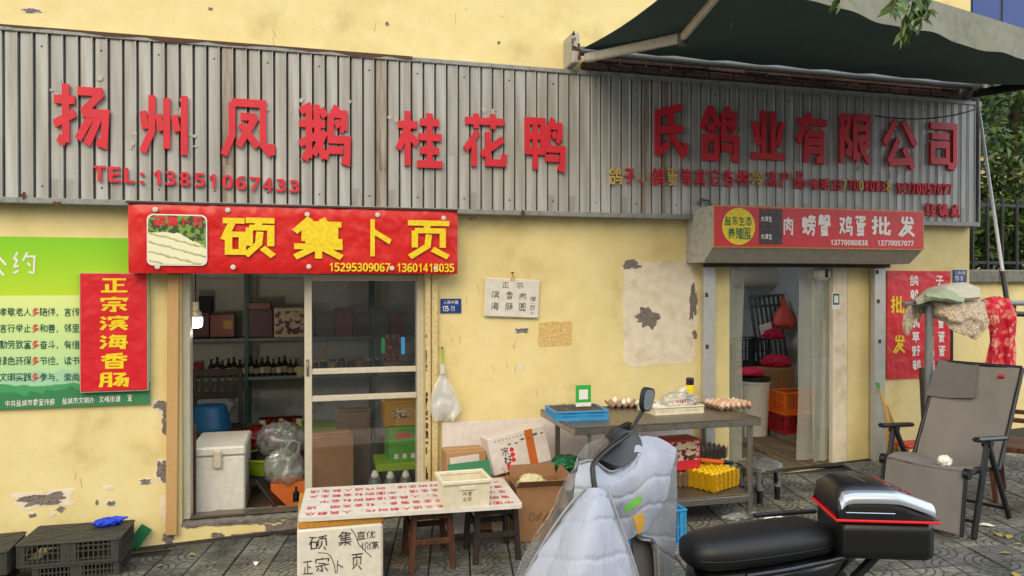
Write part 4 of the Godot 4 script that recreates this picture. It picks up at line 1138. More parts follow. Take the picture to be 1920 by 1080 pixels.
	for k in 40:
		b = Mb.new(); b.tube([Vector3(), Vector3(rng.randfn() * 0.006, rng.randf_range(0.01, 0.05), 0)], 0.0009, 4)
		put("scratch", b, M.glue_residue, t, Transform3D(Basis(), P(rng.randf_range(700, 1130), rng.randf_range(170, 395), 0.1105)))
	for k in 26:
		for v: float in [y0 + 0.12, y1 - 0.12]:
			b = Mb.new(); b.lathe([[0.007, 0.0], [0.005, 0.004], [0.0, 0.005]], Vector3(), 8); put("screw", b, M.rusty_trim, t, Transform3D(Basis(Vector3.RIGHT, PI / 2), Vector3(x0 + pitch * (4 * k + 0.5), v, 0.11)))
	var big := {"扬": [93, 148, 211, 288], "州": [255, 165, 366, 300], "凤": [409, 178, 520, 306], "鹅": [555, 187, 661, 316], "桂": [738, 200, 836, 322], "花": [863, 205, 953, 323], "鸭": [978, 213, 1062, 328]}
	for ch: String in big: letter(t, ch, big[ch], 0.122, 13.2, 0.016, M.letter_red, "sign_letter")
	var far := {"氏": [1213, 188, 1290, 306], "鸽": [1309, 193, 1386, 310], "业": [1402, 198, 1475, 306], "有": [1487, 203, 1554, 315], "限": [1567, 208, 1634, 316], "公": [1648, 217, 1721, 325], "司": [1734, 223, 1796, 326]}
	for ch: String in far: letter(t, ch, far[ch], 0.122, 14.0, 0.024, M.letter_red, "sign_letter")
	var tel := "TEL:13851067433"
	var at := [[174, 212, 307, 343], [219, 243, 311, 344], [226, 0, 0, 0]]
	var us := [174, 203, 232, 262, 287, 309, 336, 364, 391, 416, 441, 467, 491, 516, 541]
	var ws := [26, 24, 22, 9, 15, 22, 22, 22, 14, 22, 22, 22, 22, 22, 22]
	for i in tel.length():
		var v: float = 309.0 + (us[i] - 174.0) * 0.0735
		letter(t, tel[i], [us[i], v, us[i] + ws[i], v + 33.0 - i * 0.45], 0.122, 12.0, 0.014, M.letter_red, "sign_letter")
	var line := "鸽子、鸽蛋等其它各种冷冻产品"
	for i in line.length():
		var u := 1141.0 + i * 26.6
		var v := 312.0 + i * 0.55
		letter(t, line[i], [u, v, u + 24.5 - i * 0.1, v + 36.0], 0.122, 10.5, 0.014, M.letter_gold if i in [0, 4, 10] else M.letter_small_red, "small_letter", "yellowed small character" if i in [0, 4, 10] else "")
	for i in 2: letter(t, "电话"[i], [1517 + i * 19, 333, 1534 + i * 19, 358], 0.122, 15.0, 0.02, M.letter_small_red, "small_letter")
	for s: Array in [["13770080838", 1557.0, 335.0, 113.0], ["13770057077", 1677.0, 341.0, 107.0]]:
		for i in 11:
			var u: float = s[1] + i * s[3] / 11.0
			letter(t, s[0][i], [u + (2 if s[0][i] == "1" else 0), s[2] + i * 0.25, u + (7.0 if s[0][i] == "1" else 8.6), s[2] + 24.0 + i * 0.2], 0.122, 14.0, 0.02, M.letter_gold if (s[1] < 1600 and i in [2, 5, 10]) else M.letter_small_red, "small_letter")
	for i in 3: letter(t, "经销点"[i], [1733 + i * 23, 379 + i, 1753 + i * 23, 408 + i], 0.122, 15.0, 0.02, M.letter_small_red, "small_letter")

func build_awning() -> void:
	var t := thing("retractable_awning", "dark green folding-arm awning stretched over the doorway", "awning")
	var wl := Vector3(P(1090, 100, 0.16).x, 3.71, 0.2); var wr := Vector3(5.98, 3.70, 0.2)
	var fl := Vector3(1.9, 3.46, 2.6); var fr := Vector3(6.25, 3.40, 1.6)
	var rows := []
	for j in 9:
		var row := []
		for i in 25:
			var a := wl.lerp(wr, i / 24.0); var c := fl.lerp(fr, i / 24.0)
			var p := a.lerp(c, j / 8.0)
			p.y -= 0.05 * sin(PI * j / 8.0) * (1.0 + 0.4 * sin(i * 0.7)) + 0.008 * sin(i * 2.1)
			row.append(p)
		rows.append(row)
	var b := Mb.new(); b.grid(rows, 25, 9, 0.004); put("fabric", b, M.awning_cloth, t)
	b = Mb.new()
	rows = []
	for j in 5:
		var row := []
		for i in 90:
			var f := i / 89.0
			var p := fl.lerp(fr, f)
			var drop := 0.20 + 0.008 * sin(f * 31.0) + 0.004 * sin(f * 83.0)
			row.append(p + Vector3(0, 0.03 - drop * j / 4.0, 0.03 + 0.012 * sin(f * 40.0) * j / 4.0))
		rows.append(row)
	b.grid(rows, 90, 5, 0.003); put("valance", b, M.valance_cloth, t)
	b = Mb.new(); b.tube([wl + Vector3(-0.05, 0.0, -0.08), wr + Vector3(0.05, 0.0, -0.08)], 0.038, 12); put("roller_tube", b, M.grey_metal, t)
	b = Mb.new(); b.tube([fl + Vector3(0, -0.02, 0), fr + Vector3(0, -0.02, 0)], 0.026, 10); put("front_bar", b, M.arm_white, t)
	var s := Vector3(wl.x + 0.02, 3.63, 0.2)
	var el := P(1280, 70, 1.25)
	var tip := fl.lerp(fr, 0.04) + Vector3(0, -0.02, 0)
	b = Mb.new(); b.bar(s, el, 0.045, 0.07, 0.01); put("arm", b, M.arm_white, t)
	b = Mb.new(); b.bar(el, tip, 0.04, 0.055, 0.01); put("arm", b, M.arm_white, t)
	b = Mb.new(); b.tube([el + Vector3(0, -0.05, 0), el + Vector3(0, 0.05, 0)], 0.036, 12); put("elbow_joint", b, M.grey_metal, t)
	s = Vector3(wr.x - 0.02, 3.60, 0.2)
	el = P(1990, 150, 0.95)
	b = Mb.new(); b.bar(s, el, 0.045, 0.07, 0.01); put("arm", b, M.dark_metal, t)
	b = Mb.new(); b.bar(el, fl.lerp(fr, 0.95) + Vector3(0, -0.02, 0), 0.04, 0.055, 0.01); put("arm", b, M.dark_metal, t)
	b = Mb.new(); b.box(Vector3(wl.x - 0.07, 3.70, 0.12), Vector3(0.06, 0.25, 0.22), 0.01); put("wall_bracket", b, M.grey_enamel, t)
	b = Mb.new()
	for k in 12: b.box(Vector3(wl.x - 0.07 + rng.randf_range(-0.03, 0.03), 3.70 + rng.randf_range(-0.11, 0.11), 0.231), Vector3(rng.randf_range(0.01, 0.03), rng.randf_range(0.01, 0.05), 0.006), 0.002)
	put("flaking_rust", b, M.rusty_trim, t)
	b = Mb.new(); b.box(Vector3(wr.x + 0.06, 3.68, 0.14), Vector3(0.06, 0.2, 0.24), 0.01); put("wall_bracket", b, M.grey_metal, t)
	b = Mb.new(); b.tube([P(1372, -10, 1.6), P(1374, 20, 1.6), P(1371, 50, 1.6)], 0.004, 6); put("pull_cord", b, M.towel_white, t)
	var rod := thing("awning_crank_rod", "thin white crank rod hanging beside the signboard end", "crank rod")
	var ra := P(1832, 185, 0.35); var rb := P(1888, 565, 0.75)
	b = Mb.new(); b.tube([ra, ra.lerp(rb, 0.86)], 0.014, 9); put("rod", b, M.fence_white, rod)
	b = Mb.new(); b.tube([ra.lerp(rb, 0.86), rb], 0.021, 9); put("grip", b, M.black_plastic, rod)
	b = Mb.new()
	var wire := []
	for i in 15:
		var f := i / 14.0
		wire.append(P(lerpf(1640, 1935, f), 217 + 6 * sin(f * 3) - 60 * f * f + 8 * sin(PI * f), lerpf(0.16, 0.3, f)))
	b.tube(wire, 0.006, 6)
	tag(put("overhead_cable", b, M.wire_dark), "black cable sagging across the dark end of the signboard", "cable")
	for q: Array in [[[1300, 128, 1460, 148, 1640, 172], 0.008], [[1110, 112, 1230, 140, 1330, 126], 0.005]]:
		b = Mb.new()
		var pts := []
		for i in 3: pts.append(P(q[0][i * 2], q[0][i * 2 + 1], 0.075))
		b.tube(run(pts, 18), q[1], 6)
		tag(put("wall_cable", b, M.wire_dark), "loose dark wire strung over the bare bricks" if q[1] > 0.006 else "thin loop of wire beside the awning bracket", "cable")

func rect_panel(t: Node, called: String, box: Array, z: float, thick: float, m: Material, e := 0.003) -> MeshInstance3D:
	var r := PB(box[0], box[1], box[2], box[3], z)
	var b := Mb.new(); b.box(Vector3(0, 0, -thick / 2), Vector3(r[1], r[2], thick), e)
	return put(called, b, m, t, Transform3D(Basis(), r[0]))

func line_of(t: Node, s: String, u0: float, v0: float, u1: float, v1: float, z: float, w: float, m: Material, fill := 0.9, d := 0.0012) -> void:
	var r := PB(u0, v0, u1, v1, z)
	var pitch: float = r[1] / s.length()
	for i in s.length():
		var b := Mb.new()
		write(b, s[i], r[0] + Vector3(-r[1] / 2 + pitch * i, -r[2] / 2, 0), Vector3.RIGHT, Vector3.UP, pitch, pitch * fill, r[2], w, d)
		put("printed_character", b, m, t)

func build_wall_fittings() -> void:
	var b: Mb
	# red banner over the sliding window
	var t := thing("red_shop_banner", "red tarpaulin banner with large yellow characters above sliding window", "banner")
	var z := 0.20
	var r := PB(258, 387, 874, 513, z)
	var rows := []
	var f := FastNoiseLite.new(); f.seed = 5; f.frequency = 1.2
	for j in 12:
		var row := []
		for i in 60:
			var e := absf(i / 59.0 - 0.5) * 2.0; var g := absf(j / 11.0 - 0.5) * 2.0
			row.append(r[0] + Vector3((i / 59.0 - 0.5) * r[1], (0.5 - j / 11.0) * r[2] + 0.006 * f.get_noise_1d(i * 0.3 + j * 50) * pow(g, 8), 0.008 * f.get_noise_2d(i * 0.35, j * 0.5) + 0.005 * f.get_noise_1d(i * 1.1) - 0.02 * pow(e, 30) - 0.012 * pow(g, 16)))
		rows.append(row)
	b = Mb.new(); b.grid(rows, 60, 12); put("tarpaulin", b, M.vinyl_red, t)
	b = Mb.new(); b.box(Vector3(0, 0, -0.115), Vector3(r[1] - 0.005, r[2] - 0.005, 0.17), 0.01); put("box_frame", b, M.towel_white, t, Transform3D(Basis(), r[0]))
	b = Mb.new(); span(b, r[0].x - r[1] / 2 - 0.01, r[0].x + r[1] / 2, r[0].y + r[2] / 2 - 0.004, r[0].y + r[2] / 2 + 0.008, 0.02, z + 0.004); put("top_rail", b, M.frame_dark, t)
	var yel := {"硕": [409, 401, 524, 488], "集": [541, 402, 654, 491], "卜": [672, 404, 742, 488], "页": [755, 407, 853, 490]}
	for ch: String in yel: letter(t, ch, yel[ch], z + 0.014, 14.0, 0.003, M.print_yellow, "printed_character")
	line_of(t, "15295309067", 617, 493, 733, 509, z + 0.0125, 12, M.print_yellow, 0.92)
	line_of(t, "13601413035", 744, 494, 853, 510, z + 0.0125, 12, M.print_yellow, 0.92)
	# rounded picture of bean-curd sheets
	var pr := PB(276, 402, 389, 498, z + 0.0125)
	for k in 2:
		var poly := PackedVector2Array()
		var hw: float = pr[1] / 2 - 0.008 * k; var hh: float = pr[2] / 2 - 0.008 * k
		for q in 4:
			var c: Vector2 = Vector2(hw - 0.04, hh - 0.04) * [Vector2(1, 1), Vector2(-1, 1), Vector2(-1, -1), Vector2(1, -1)][q]
			for i in 6: poly.append(c + Vector2.from_angle(PI / 2 * q + PI / 2 * i / 5.0) * 0.04)
		b = Mb.new(); b.prism(poly, 0.0015 + 0.0015 * k)
		put("printed_picture" if k else "picture_border", b, M.tofu_photo if k else M.print_white, t, Transform3D(Basis(), pr[0]))
	line_of(t, "硕集卜页", 289, 406, 384, 424, z + 0.0165, 15, M.letter_red)
	for a: Array in [[291, 393], [427, 394], [576, 402], [708, 403], [832, 409], [295, 500], [437, 501], [579, 500], [735, 503], [817, 503]]:
		b = Mb.new(); b.lathe([[0.0, 0.006], [0.006, 0.006], [0.007, 0.004], [0.014, 0.004], [0.018, 0.0]], Vector3(), 14)
		put("grommet", b, M.white_plastic, t, Transform3D(Basis(Vector3.RIGHT, PI / 2), P(a[0], a[1], z + 0.0125)))
	# lightbox over the doorway
	t = thing("red_lightbox", "red fascia box with yellow disc and white characters above doorway", "lightbox")
	var lx0 := 3.11; var lx1 := 5.15; var ly0 := 2.128; var ly1 := 2.462; var lz := 0.45
	b = Mb.new()
	b.xf = Transform3D(Basis(Vector3(0, 0, -1), Vector3(0, 1, 0), Vector3(1, 0, 0)), Vector3(lx0, 0, 0))
	b.prism(PackedVector2Array([Vector2(0.0, 2.01), Vector2(-0.30, 2.01), Vector2(-lz, ly0), Vector2(-lz, ly1), Vector2(0.0, ly1)]), lx1 - lx0)
	put("casing", b, M.grey_enamel, t)
	b = Mb.new(); span(b, lx0 - 0.004, lx1 + 0.004, ly0 - 0.004, ly1 + 0.004, lz + 0.001, lz + 0.009, 0.002); put("rim", b, M.tape_orange, t)
	b = Mb.new(); span(b, lx0 + 0.008, lx1 - 0.008, ly0 + 0.008, ly1 - 0.008, lz + 0.004, lz + 0.012); put("face", b, M.lightbox_red, t)
	z = lz + 0.0135
	var dr := PB(1354, 390, 1416, 459, z)
	b = Mb.new(); b.xf = Transform3D(Basis(Vector3(dr[1] / 2, 0, 0), Vector3(0, 0, 1), Vector3(0, -dr[2] / 2, 0)), dr[0])
	b.lathe([[0.0, 0.001], [1.0, 0.001], [1.0, 0.0]], Vector3(), 40); put("yellow_disc", b, M.print_yellow, t)
	line_of(t, "盐东生态", 1359, 406, 1411, 423, z + 0.0015, 12, M.green_dark)
	line_of(t, "养殖园", 1365, 427, 1408, 448, z + 0.0015, 12, M.green_dark)
	for k in 2:
		var q := PB(1424, 392 + k * 33, 1467, 425 + k * 33, z)
		b = Mb.new(); b.box(Vector3(), Vector3(q[1], q[2], 0.004), 0.001); var st := put("sticker", b, M.seafood_photo, t, Transform3D(Basis(), q[0]))
		for i in 3:
			b = Mb.new(); write(b, "大海生"[i], Vector3(-q[1] * (0.45 - 0.17 * i), -q[2] * 0.22, 0.0025), Vector3.RIGHT, Vector3.UP, q[1] * 0.17, q[1] * 0.15, q[2] * 0.3, 14); put("printed_character", b, M.print_white, st)
	for a: Array in [["肉", 1467, 404, 1489, 444], ["螃", 1502, 400, 1531, 444], ["蟹", 1532, 400, 1559, 445], ["鸡", 1572, 402, 1599, 444], ["蛋", 1600, 402, 1626, 445], ["批", 1631, 402, 1672, 445], ["发", 1681, 402, 1718, 447]]:
		letter(t, a[0], [a[1], a[2], a[3], a[4]], z, 14.0, 0.001, M.print_white, "printed_character")
	line_of(t, "13770080838", 1557, 450, 1628, 460, z, 12, M.print_white, 0.9)
	line_of(t, "13770057077", 1645, 451, 1714, 461, z, 12, M.print_white, 0.9)
	b = Mb.new(); b.tube([P(1308, 384, 0.14), P(1316, 373, 0.14), P(1328, 376, 0.14), P(1334, 385, 0.14)], 0.01, 7); put("conduit", b, M.grey_metal, t)
	# green public notice, partly covered by the red vertical sign
	t = thing("green_notice_board", "green and lime public notice with rows of dark characters", "notice board")
	z = 0.03
	var gx1 := P(281, 600, z).x
	var gx0 := gx1 - 1.45
	var gy1 := 2.155; var gy0 := 0.985
	b = Mb.new(); span(b, gx0, gx1, gy0, gy1, 0.004, z - 0.002, 0.002); put("board", b, M.grey_enamel, t)
	b = Mb.new(); b.quad(Vector3(gx0, gy0, z), Vector3(gx1, gy0, z), Vector3(gx1, gy1, z), Vector3(gx0, gy1, z), Vector3.BACK); put("printed_sheet", b, M.green_poster, t)
	var lz2 := z + 0.001
	letter(t, "公", [-42, 472, 16, 520], lz2, 9.0, 0.001, M.print_white, "printed_character"); letter(t, "约", [22, 470, 70, 518], lz2, 9.0, 0.001, M.print_white, "printed_character")
	var lines := ["孝敬老人多陪伴，言传身", "言行举止多和善，邻里", "勤劳致富多奋斗，有借有", "绿色环保多节俭，读书", "文明实践多参与，崇尚"]
	for k in 5:
		var vy := 585.0 + k * 30.5
		for i in lines[k].length():
			var q := PB(i * 15.1 - 1, vy - 8, i * 15.1 + 13.4, vy + 8, lz2)
			if i * 15.1 > 268: break
			b = Mb.new(); char_to(b, lines[k][i], q[0] - Vector3(q[1], q[2], 0) / 2, Vector3(q[1], 0, 0), Vector3(0, q[2], 0), 10, 0.001)
			put("printed_character", b, M.print_red if i == 4 else M.print_green, t)
	line_of(t, "中共盐城市委宣传部", 10, 749, 104, 761, lz2, 10, M.print_white); line_of(t, "盐城市文明办", 117, 745, 178, 757, lz2, 10, M.print_white)
	line_of(t, "文峰街道", 186, 742, 227, 754, lz2, 10, M.print_white); line_of(t, "宣", 239, 740, 249, 752, lz2, 10, M.print_white)
	t = thing("red_vertical_sign", "red vertical sign of six yellow characters beside sliding window", "sign")
	z = 0.075
	rect_panel(t, "panel", [151, 513, 276, 733], z, 0.04, M.poster_red, 0.004)
	rect_panel(t, "backing_edge", [150, 512, 278, 735], z - 0.006, 0.03, M.grey_enamel, 0.002)
	var col := "正宗滨海香肠"
	for i in 6:
		var v := 519.0 + i * 35.4
		letter(t, col[i], [184, v, 245, v + 32], z + 0.001, 14.0, 0.001, M.print_yellow, "printed_character")
	# poster by the door
	t = thing("red_price_poster", "red poster listing birds and eggs in white behind folded blankets", "poster")
	z = 0.02
	var pp := PB(1664, 508, 1783, 709, z)
	b = Mb.new(); b.box(Vector3(0, 0, -0.004), Vector3(pp[1], pp[2], 0.008), 0.001); put("panel", b, M.poster_red, t, Transform3D(Basis(), pp[0]))
	letter(t, "批", [1668, 552, 1697, 591], z + 0.001, 13, 0.001, M.print_yellow, "printed_character"); letter(t, "发", [1672, 625, 1699, 665], z + 0.001, 13, 0.001, M.print_yellow, "printed_character")
	var cols := ["鸽鹌草鹌草野鹌", " 鹑鸡鹑鸡鸡鹑", "子蛋蛋蛋蛋蛋蛋"]
	for c in 3:
		for i in 7:
			if cols[c][i] == " ": continue
			var u: float = [1705.0, 1731.0, 1753.0][c] + i * 0.8
			var v := 515.0 + i * 26.4
			letter(t, cols[c][i], [u, v, u + 17, v + 22], z + 0.001, 12, 0.001, M.print_white, "printed_character")
	b = Mb.new(); var ed := P(1785, 640, 0.012); span(b, ed.x - 0.012, ed.x + 0.012, pp[0].y - pp[2] / 2, pp[0].y + 0.1, 0.0, 0.015); put("edge_strip", b, M.navy, t)
	# house number plates
	for a: Array in [[[826, 560, 865, 587], "175-11", "blue house number plate beside the sliding window"], [[1788, 506, 1813, 529], "175-10", "blue house number plate above the folded blankets"]]:
		t = thing("number_plate", a[2], "plate", Vector3(), 0.0, "blue house number plates")
		var q: Array = a[0]
		rect_panel(t, "plate", q, 0.012, 0.01, M.plate_blue, 0.001)
		var w: float = q[2] - q[0]; var h: float = q[3] - q[1]
		line_of(t, "人民中路", q[0] + w * 0.14, q[1] + h * 0.12, q[2] - w * 0.12, q[1] + h * 0.38, 0.0135, 10, M.print_white, 0.86, 0.0008)
		line_of(t, a[1], q[0] + w * 0.08, q[1] + h * 0.50, q[2] - w * 0.30, q[1] + h * 0.88, 0.0135, 10, M.print_white, 0.95, 0.0008)
	# hand-lettered white board on a nail
	t = thing("hand_lettered_board", "white hand-lettered board hanging crooked from a nail", "board")
	var hb := PB(907, 520, 1014, 598, 0.03)
	t.position = hb[0]; t.rotation_degrees.z = -2.6
	var bw: float = hb[1] * 0.96; var bh: float = hb[2] * 0.93
	b = Mb.new(); b.box(Vector3(0, 0, -0.005), Vector3(bw, bh, 0.02), 0.008); put("panel", b, M.white_board, t)
	var wr := func(s: String, fx: float, fy: float, sw: float, sh: float) -> void:
		var m := Mb.new(); glyph(m, s, Vector3((fx - 0.5) * bw, (0.5 - fy) * bh, 0.006), Vector3(sw * bw, 0, 0), Vector3(0, sh * bh, 0), 7.0, 0.001, 2.5)
		put("written_character", m, M.print_ink, t)
	for a: Array in [["正", 0.30, 0.24, 0.13, 0.15], ["宗", 0.56, 0.24, 0.13, 0.15], ["滨", 0.12, 0.53, 0.14, 0.20], ["海", 0.12, 0.82, 0.14, 0.20], ["香", 0.38, 0.53, 0.13, 0.2], ["肠", 0.38, 0.82, 0.13, 0.2], ["肉", 0.62, 0.53, 0.13, 0.18], ["圆", 0.62, 0.82, 0.13, 0.2],
			["做", 0.82, 0.56, 0.11, 0.13], ["一", 0.82, 0.66, 0.1, 0.1], ["罚", 0.82, 0.80, 0.10, 0.13], ["十", 0.82, 0.92, 0.1, 0.1]]:
		wr.call(a[0], a[1], a[2], a[3], a[4])
	b = Mb.new(); b.tube([Vector3(-0.02, bh / 2 - 0.02, 0.012), Vector3(-0.005, bh / 2 + 0.05, 0.004), Vector3(0.005, bh / 2 - 0.02, 0.012)], 0.003, 6); put("string", b, M.letter_small_red, t)
	b = Mb.new(); b.tube([Vector3(-0.005, bh / 2 + 0.05, -0.03), Vector3(-0.005, bh / 2 + 0.05, 0.02)], 0.005, 7); put("nail", b, M.rusty_trim, t)
	# plastic bag roll hanging by the window post
	t = thing("hanging_plastic_bags", "clear plastic bags hanging by a green string beside window post", "plastic bag")
	for k in 3:
		var rr := []
		for a: Array in [[824, 702, 836, 0.06], [815, 722, 847, 0.075], [807, 745, 858, 0.085], [806, 768, 865, 0.09], [812, 786, 852, 0.085]]:
			var row := []
			for i in 4: row.append(P(lerpf(a[0], a[2], i / 3.0) + 3 * k * sin(i + k), a[1] + 4 * sin(i * 2.0 + k * 1.7), a[3] - 0.02 * k + 0.012 * sin(i * 2.4 + k)))
			rr.append(row)
		b = Mb.new(); b.grid(ruffle(spline(rr, 30, 34), 0.012, 7.0, 5 + k, Vector3(1, 0.35, 1)), 30, 34, 0.001); put("bag", b, M.bag_film, t)
	b = Mb.new(); b.tube([P(829, 655, 0.03), P(830, 690, 0.06)], 0.008, 6); put("string", b, M.lime, t)
	b = Mb.new(); b.tube([P(830, 684, 0.07), P(830, 700, 0.07)], 0.022, 10); put("roll_end", b, M.white_plastic, t)
	b = Mb.new(); b.tube([P(829, 652, -0.01), P(829, 652, 0.04)], 0.008, 7); put("hook", b, M.rusty_trim, t)
	# timber batten, yellow corner post and conduits round the window
	b = Mb.new(); b.bar(P(326, 514, 0.03), P(322, 1002, 0.03), 0.075, 0.05, 0.004, Vector3.BACK)
	tag(put("timber_batten", b, M.raw_wood), "speckled raw timber batten nailed upright beside window", "batten")
	t = thing("yellow_post", "rust-streaked yellow steel channel post beside sliding glass", "post")
	var px := P(808, 700, 0.03).x
	b = Mb.new(); span(b, px - 0.045, px - 0.004, 0.02, 2.0, 0.0, 0.06, 0.006); put("channel", b, M.post_yellow, t)
	b = Mb.new(); span(b, px + 0.004, px + 0.055, 0.02, 2.02, 0.0, 0.045, 0.006); put("channel", b, M.post_yellow, t)
	b = Mb.new()
	for k in 26:
		var y := rng.randf_range(0.3, 1.5)
		span(b, px - 0.046, px - 0.046 + rng.randf_range(0.006, 0.02), y, y + rng.randf_range(0.01, 0.06), 0.0595, 0.0615)
	put("rust_flakes", b, M.rusty_trim, t)

func gift_box(called: String, label: String, box: Array, z: float, deep: float, m: Material, face: Material = null, face_box := [0.12, 0.12, 0.88, 0.88], group := "") -> Node3D:
	var r := PB(box[0], box[1], box[2], box[3], z)
	var t := thing(called, label, "box", Vector3(r[0].x, r[0].y - r[2] / 2, z - deep / 2), rng.randf_range(-2, 2), group)
	var b := Mb.new(); b.box(Vector3(0, r[2] / 2, 0), Vector3(r[1], r[2], deep), 0.004); put("box_body", b, m, t)
	b = Mb.new(); b.box(Vector3(0, r[2] - 0.012, 0), Vector3(r[1] + 0.005, 0.025, deep + 0.005), 0.003); put("lid", b, m, t)
	if face:
		b = Mb.new(); var x0: float = (face_box[0] - 0.5) * r[1]; var x1: float = (face_box[2] - 0.5) * r[1]
		b.box(Vector3((x0 + x1) / 2, r[2] * (1.0 - (face_box[1] + face_box[3]) / 2), deep / 2 + 0.001), Vector3(x1 - x0, r[2] * (face_box[3] - face_box[1]) - 0.03, 0.003)); put("printed_label", b, face, t)
	return t

func carton(called: String, label: String, at: Vector3, size: Vector3, turn: float, m: Material, flaps := 0.0) -> Node3D:   # open or taped cardboard carton
	var t := thing(called, label, "box", at, turn)
	var b := Mb.new()
	var h := size / 2.0
	if flaps > 0.0:
		span(b, -h.x, h.x, 0, size.y, h.z - 0.005, h.z); span(b, -h.x, h.x, 0, size.y, -h.z, -h.z + 0.005)
		span(b, -h.x, -h.x + 0.005, 0, size.y, -h.z + 0.005, h.z - 0.005); span(b, h.x - 0.005, h.x, 0, size.y, -h.z + 0.005, h.z - 0.005); span(b, -h.x, h.x, 0, 0.005, -h.z, h.z)
		put("box_body", b, m, t)
		for k in 4:
			var a := PI / 2 * k
			var out := Vector3(sin(a), 0, cos(a))
			var ext := h.z if k % 2 == 0 else h.x
			var wid := h.x if k % 2 == 0 else h.z
			var side := Vector3(cos(a), 0, -sin(a))
			var o := out * ext + Vector3(0, size.y, 0)
			var lean: float = [0.9, 0.35, 0.2, 0.6][k]
			var e := o + (out * sin(lean) + Vector3.UP * cos(lean)) * flaps
			b = Mb.new()
			b.grid([[o - side * wid, o + side * wid], [o.lerp(e, 0.6) - side * wid * 0.99, o.lerp(e, 0.6) + side * wid * 0.99], [e - side * wid * 0.97, e + side * wid * 0.97]], 2, 3, 0.004)
			put("flap", b, m, t)
	else:
		b.box(Vector3(0, h.y, 0), size, 0.004); put("box_body", b, m, t)
		b = Mb.new(); b.box(Vector3(0, size.y, 0), Vector3(size.x + 0.001, 0.003, 0.05)); put("tape", b, M.tape_orange, t)
	return t

func crate_walls(b: Mb, w: float, h: float, d: float, nx: int, nz: int, solid := 0.2) -> void:   # slotted plastic crate, origin at its base
	for s: float in [-1, 1]:
		span(b, -w / 2, w / 2, h - 0.012, h, s * d / 2 - 0.011, s * d / 2 + 0.011, 0.003); span(b, -w / 2, w / 2, 0, 0.018, s * d / 2 - 0.006, s * d / 2 + 0.006)
		span(b, s * w / 2 - 0.011, s * w / 2 + 0.011, h - 0.012, h - 0.0005, -d / 2, d / 2, 0.003); span(b, s * w / 2 - 0.006, s * w / 2 + 0.006, 0, 0.018, -d / 2, d / 2)
		span(b, -w / 2, w / 2, h * 0.52, h * 0.52 + 0.007, s * d / 2 - 0.004, s * d / 2 + 0.004); span(b, s * w / 2 - 0.004, s * w / 2 + 0.004, h * 0.52, h * 0.52 + 0.007, -d / 2, d / 2)
		span(b, -w / 2, w / 2, h * 0.2, h * 0.2 + 0.006, s * d / 2 - 0.004, s * d / 2 + 0.004); span(b, s * w / 2 - 0.004, s * w / 2 + 0.004, h * 0.2, h * 0.2 + 0.006, -d / 2, d / 2)
		for i in nx + 1:
			var x := -w / 2 + w * i / nx
			var f := float(i) / nx
			var wide := 0.004
			if f < 0.09 or f > 0.91 or absf(f - 0.5) < 0.09: wide = w / nx * 0.55
			span(b, maxf(x - wide, -w / 2), minf(x + wide, w / 2), 0.01, h - 0.006, s * d / 2 - 0.003, s * d / 2 + 0.003)
		for i in nz + 1:
			var zz := -d / 2 + d * i / nz
			var f := float(i) / nz
			var wide := 0.004
			if f < 0.1 or f > 0.9: wide = d / nz * 0.55
			span(b, s * w / 2 - 0.003, s * w / 2 + 0.003, 0.01, h - 0.006, maxf(zz - wide, -d / 2), minf(zz + wide, d / 2))

func crate_floor(b: Mb, w: float, d: float, y: float) -> void:    # lattice bottom
	b.box(Vector3(0, y - 0.006, 0), Vector3(w, 0.003, d))  # solid plate under the lattice, added to keep upturned crates dark inside
	var n := int(w / 0.03); var m := int(d / 0.03)
	for i in n + 1: b.box(Vector3(-w / 2 + w * i / n, y, 0), Vector3(0.022, 0.008, d))
	for j in m + 1: b.box(Vector3(0, y + 0.001, -d / 2 + d * j / m), Vector3(w, 0.008, 0.02))
	for s: float in [-1, 1]:
		b.bar(Vector3(-w / 2, y + 0.005, -s * d / 2), Vector3(w / 2, y + 0.005, s * d / 2), 0.02, 0.006); b.bar(Vector3(-w / 2, y + 0.0052, 0), Vector3(0, y + 0.0052, s * d / 2), 0.018, 0.006); b.bar(Vector3(w / 2, y + 0.0052, 0), Vector3(0, y + 0.0052, s * d / 2), 0.018, 0.006)

func bottle(b: Mb, c: Vector3, r: float, h: float) -> void:
	b.lathe([[0.0, 0.0], [r, 0.0], [r, h * 0.55], [r * 0.85, h * 0.63], [r * 0.36, h * 0.78], [r * 0.34, h * 0.95], [r * 0.42, h * 0.95], [r * 0.42, h], [0.0, h]], c, 12)

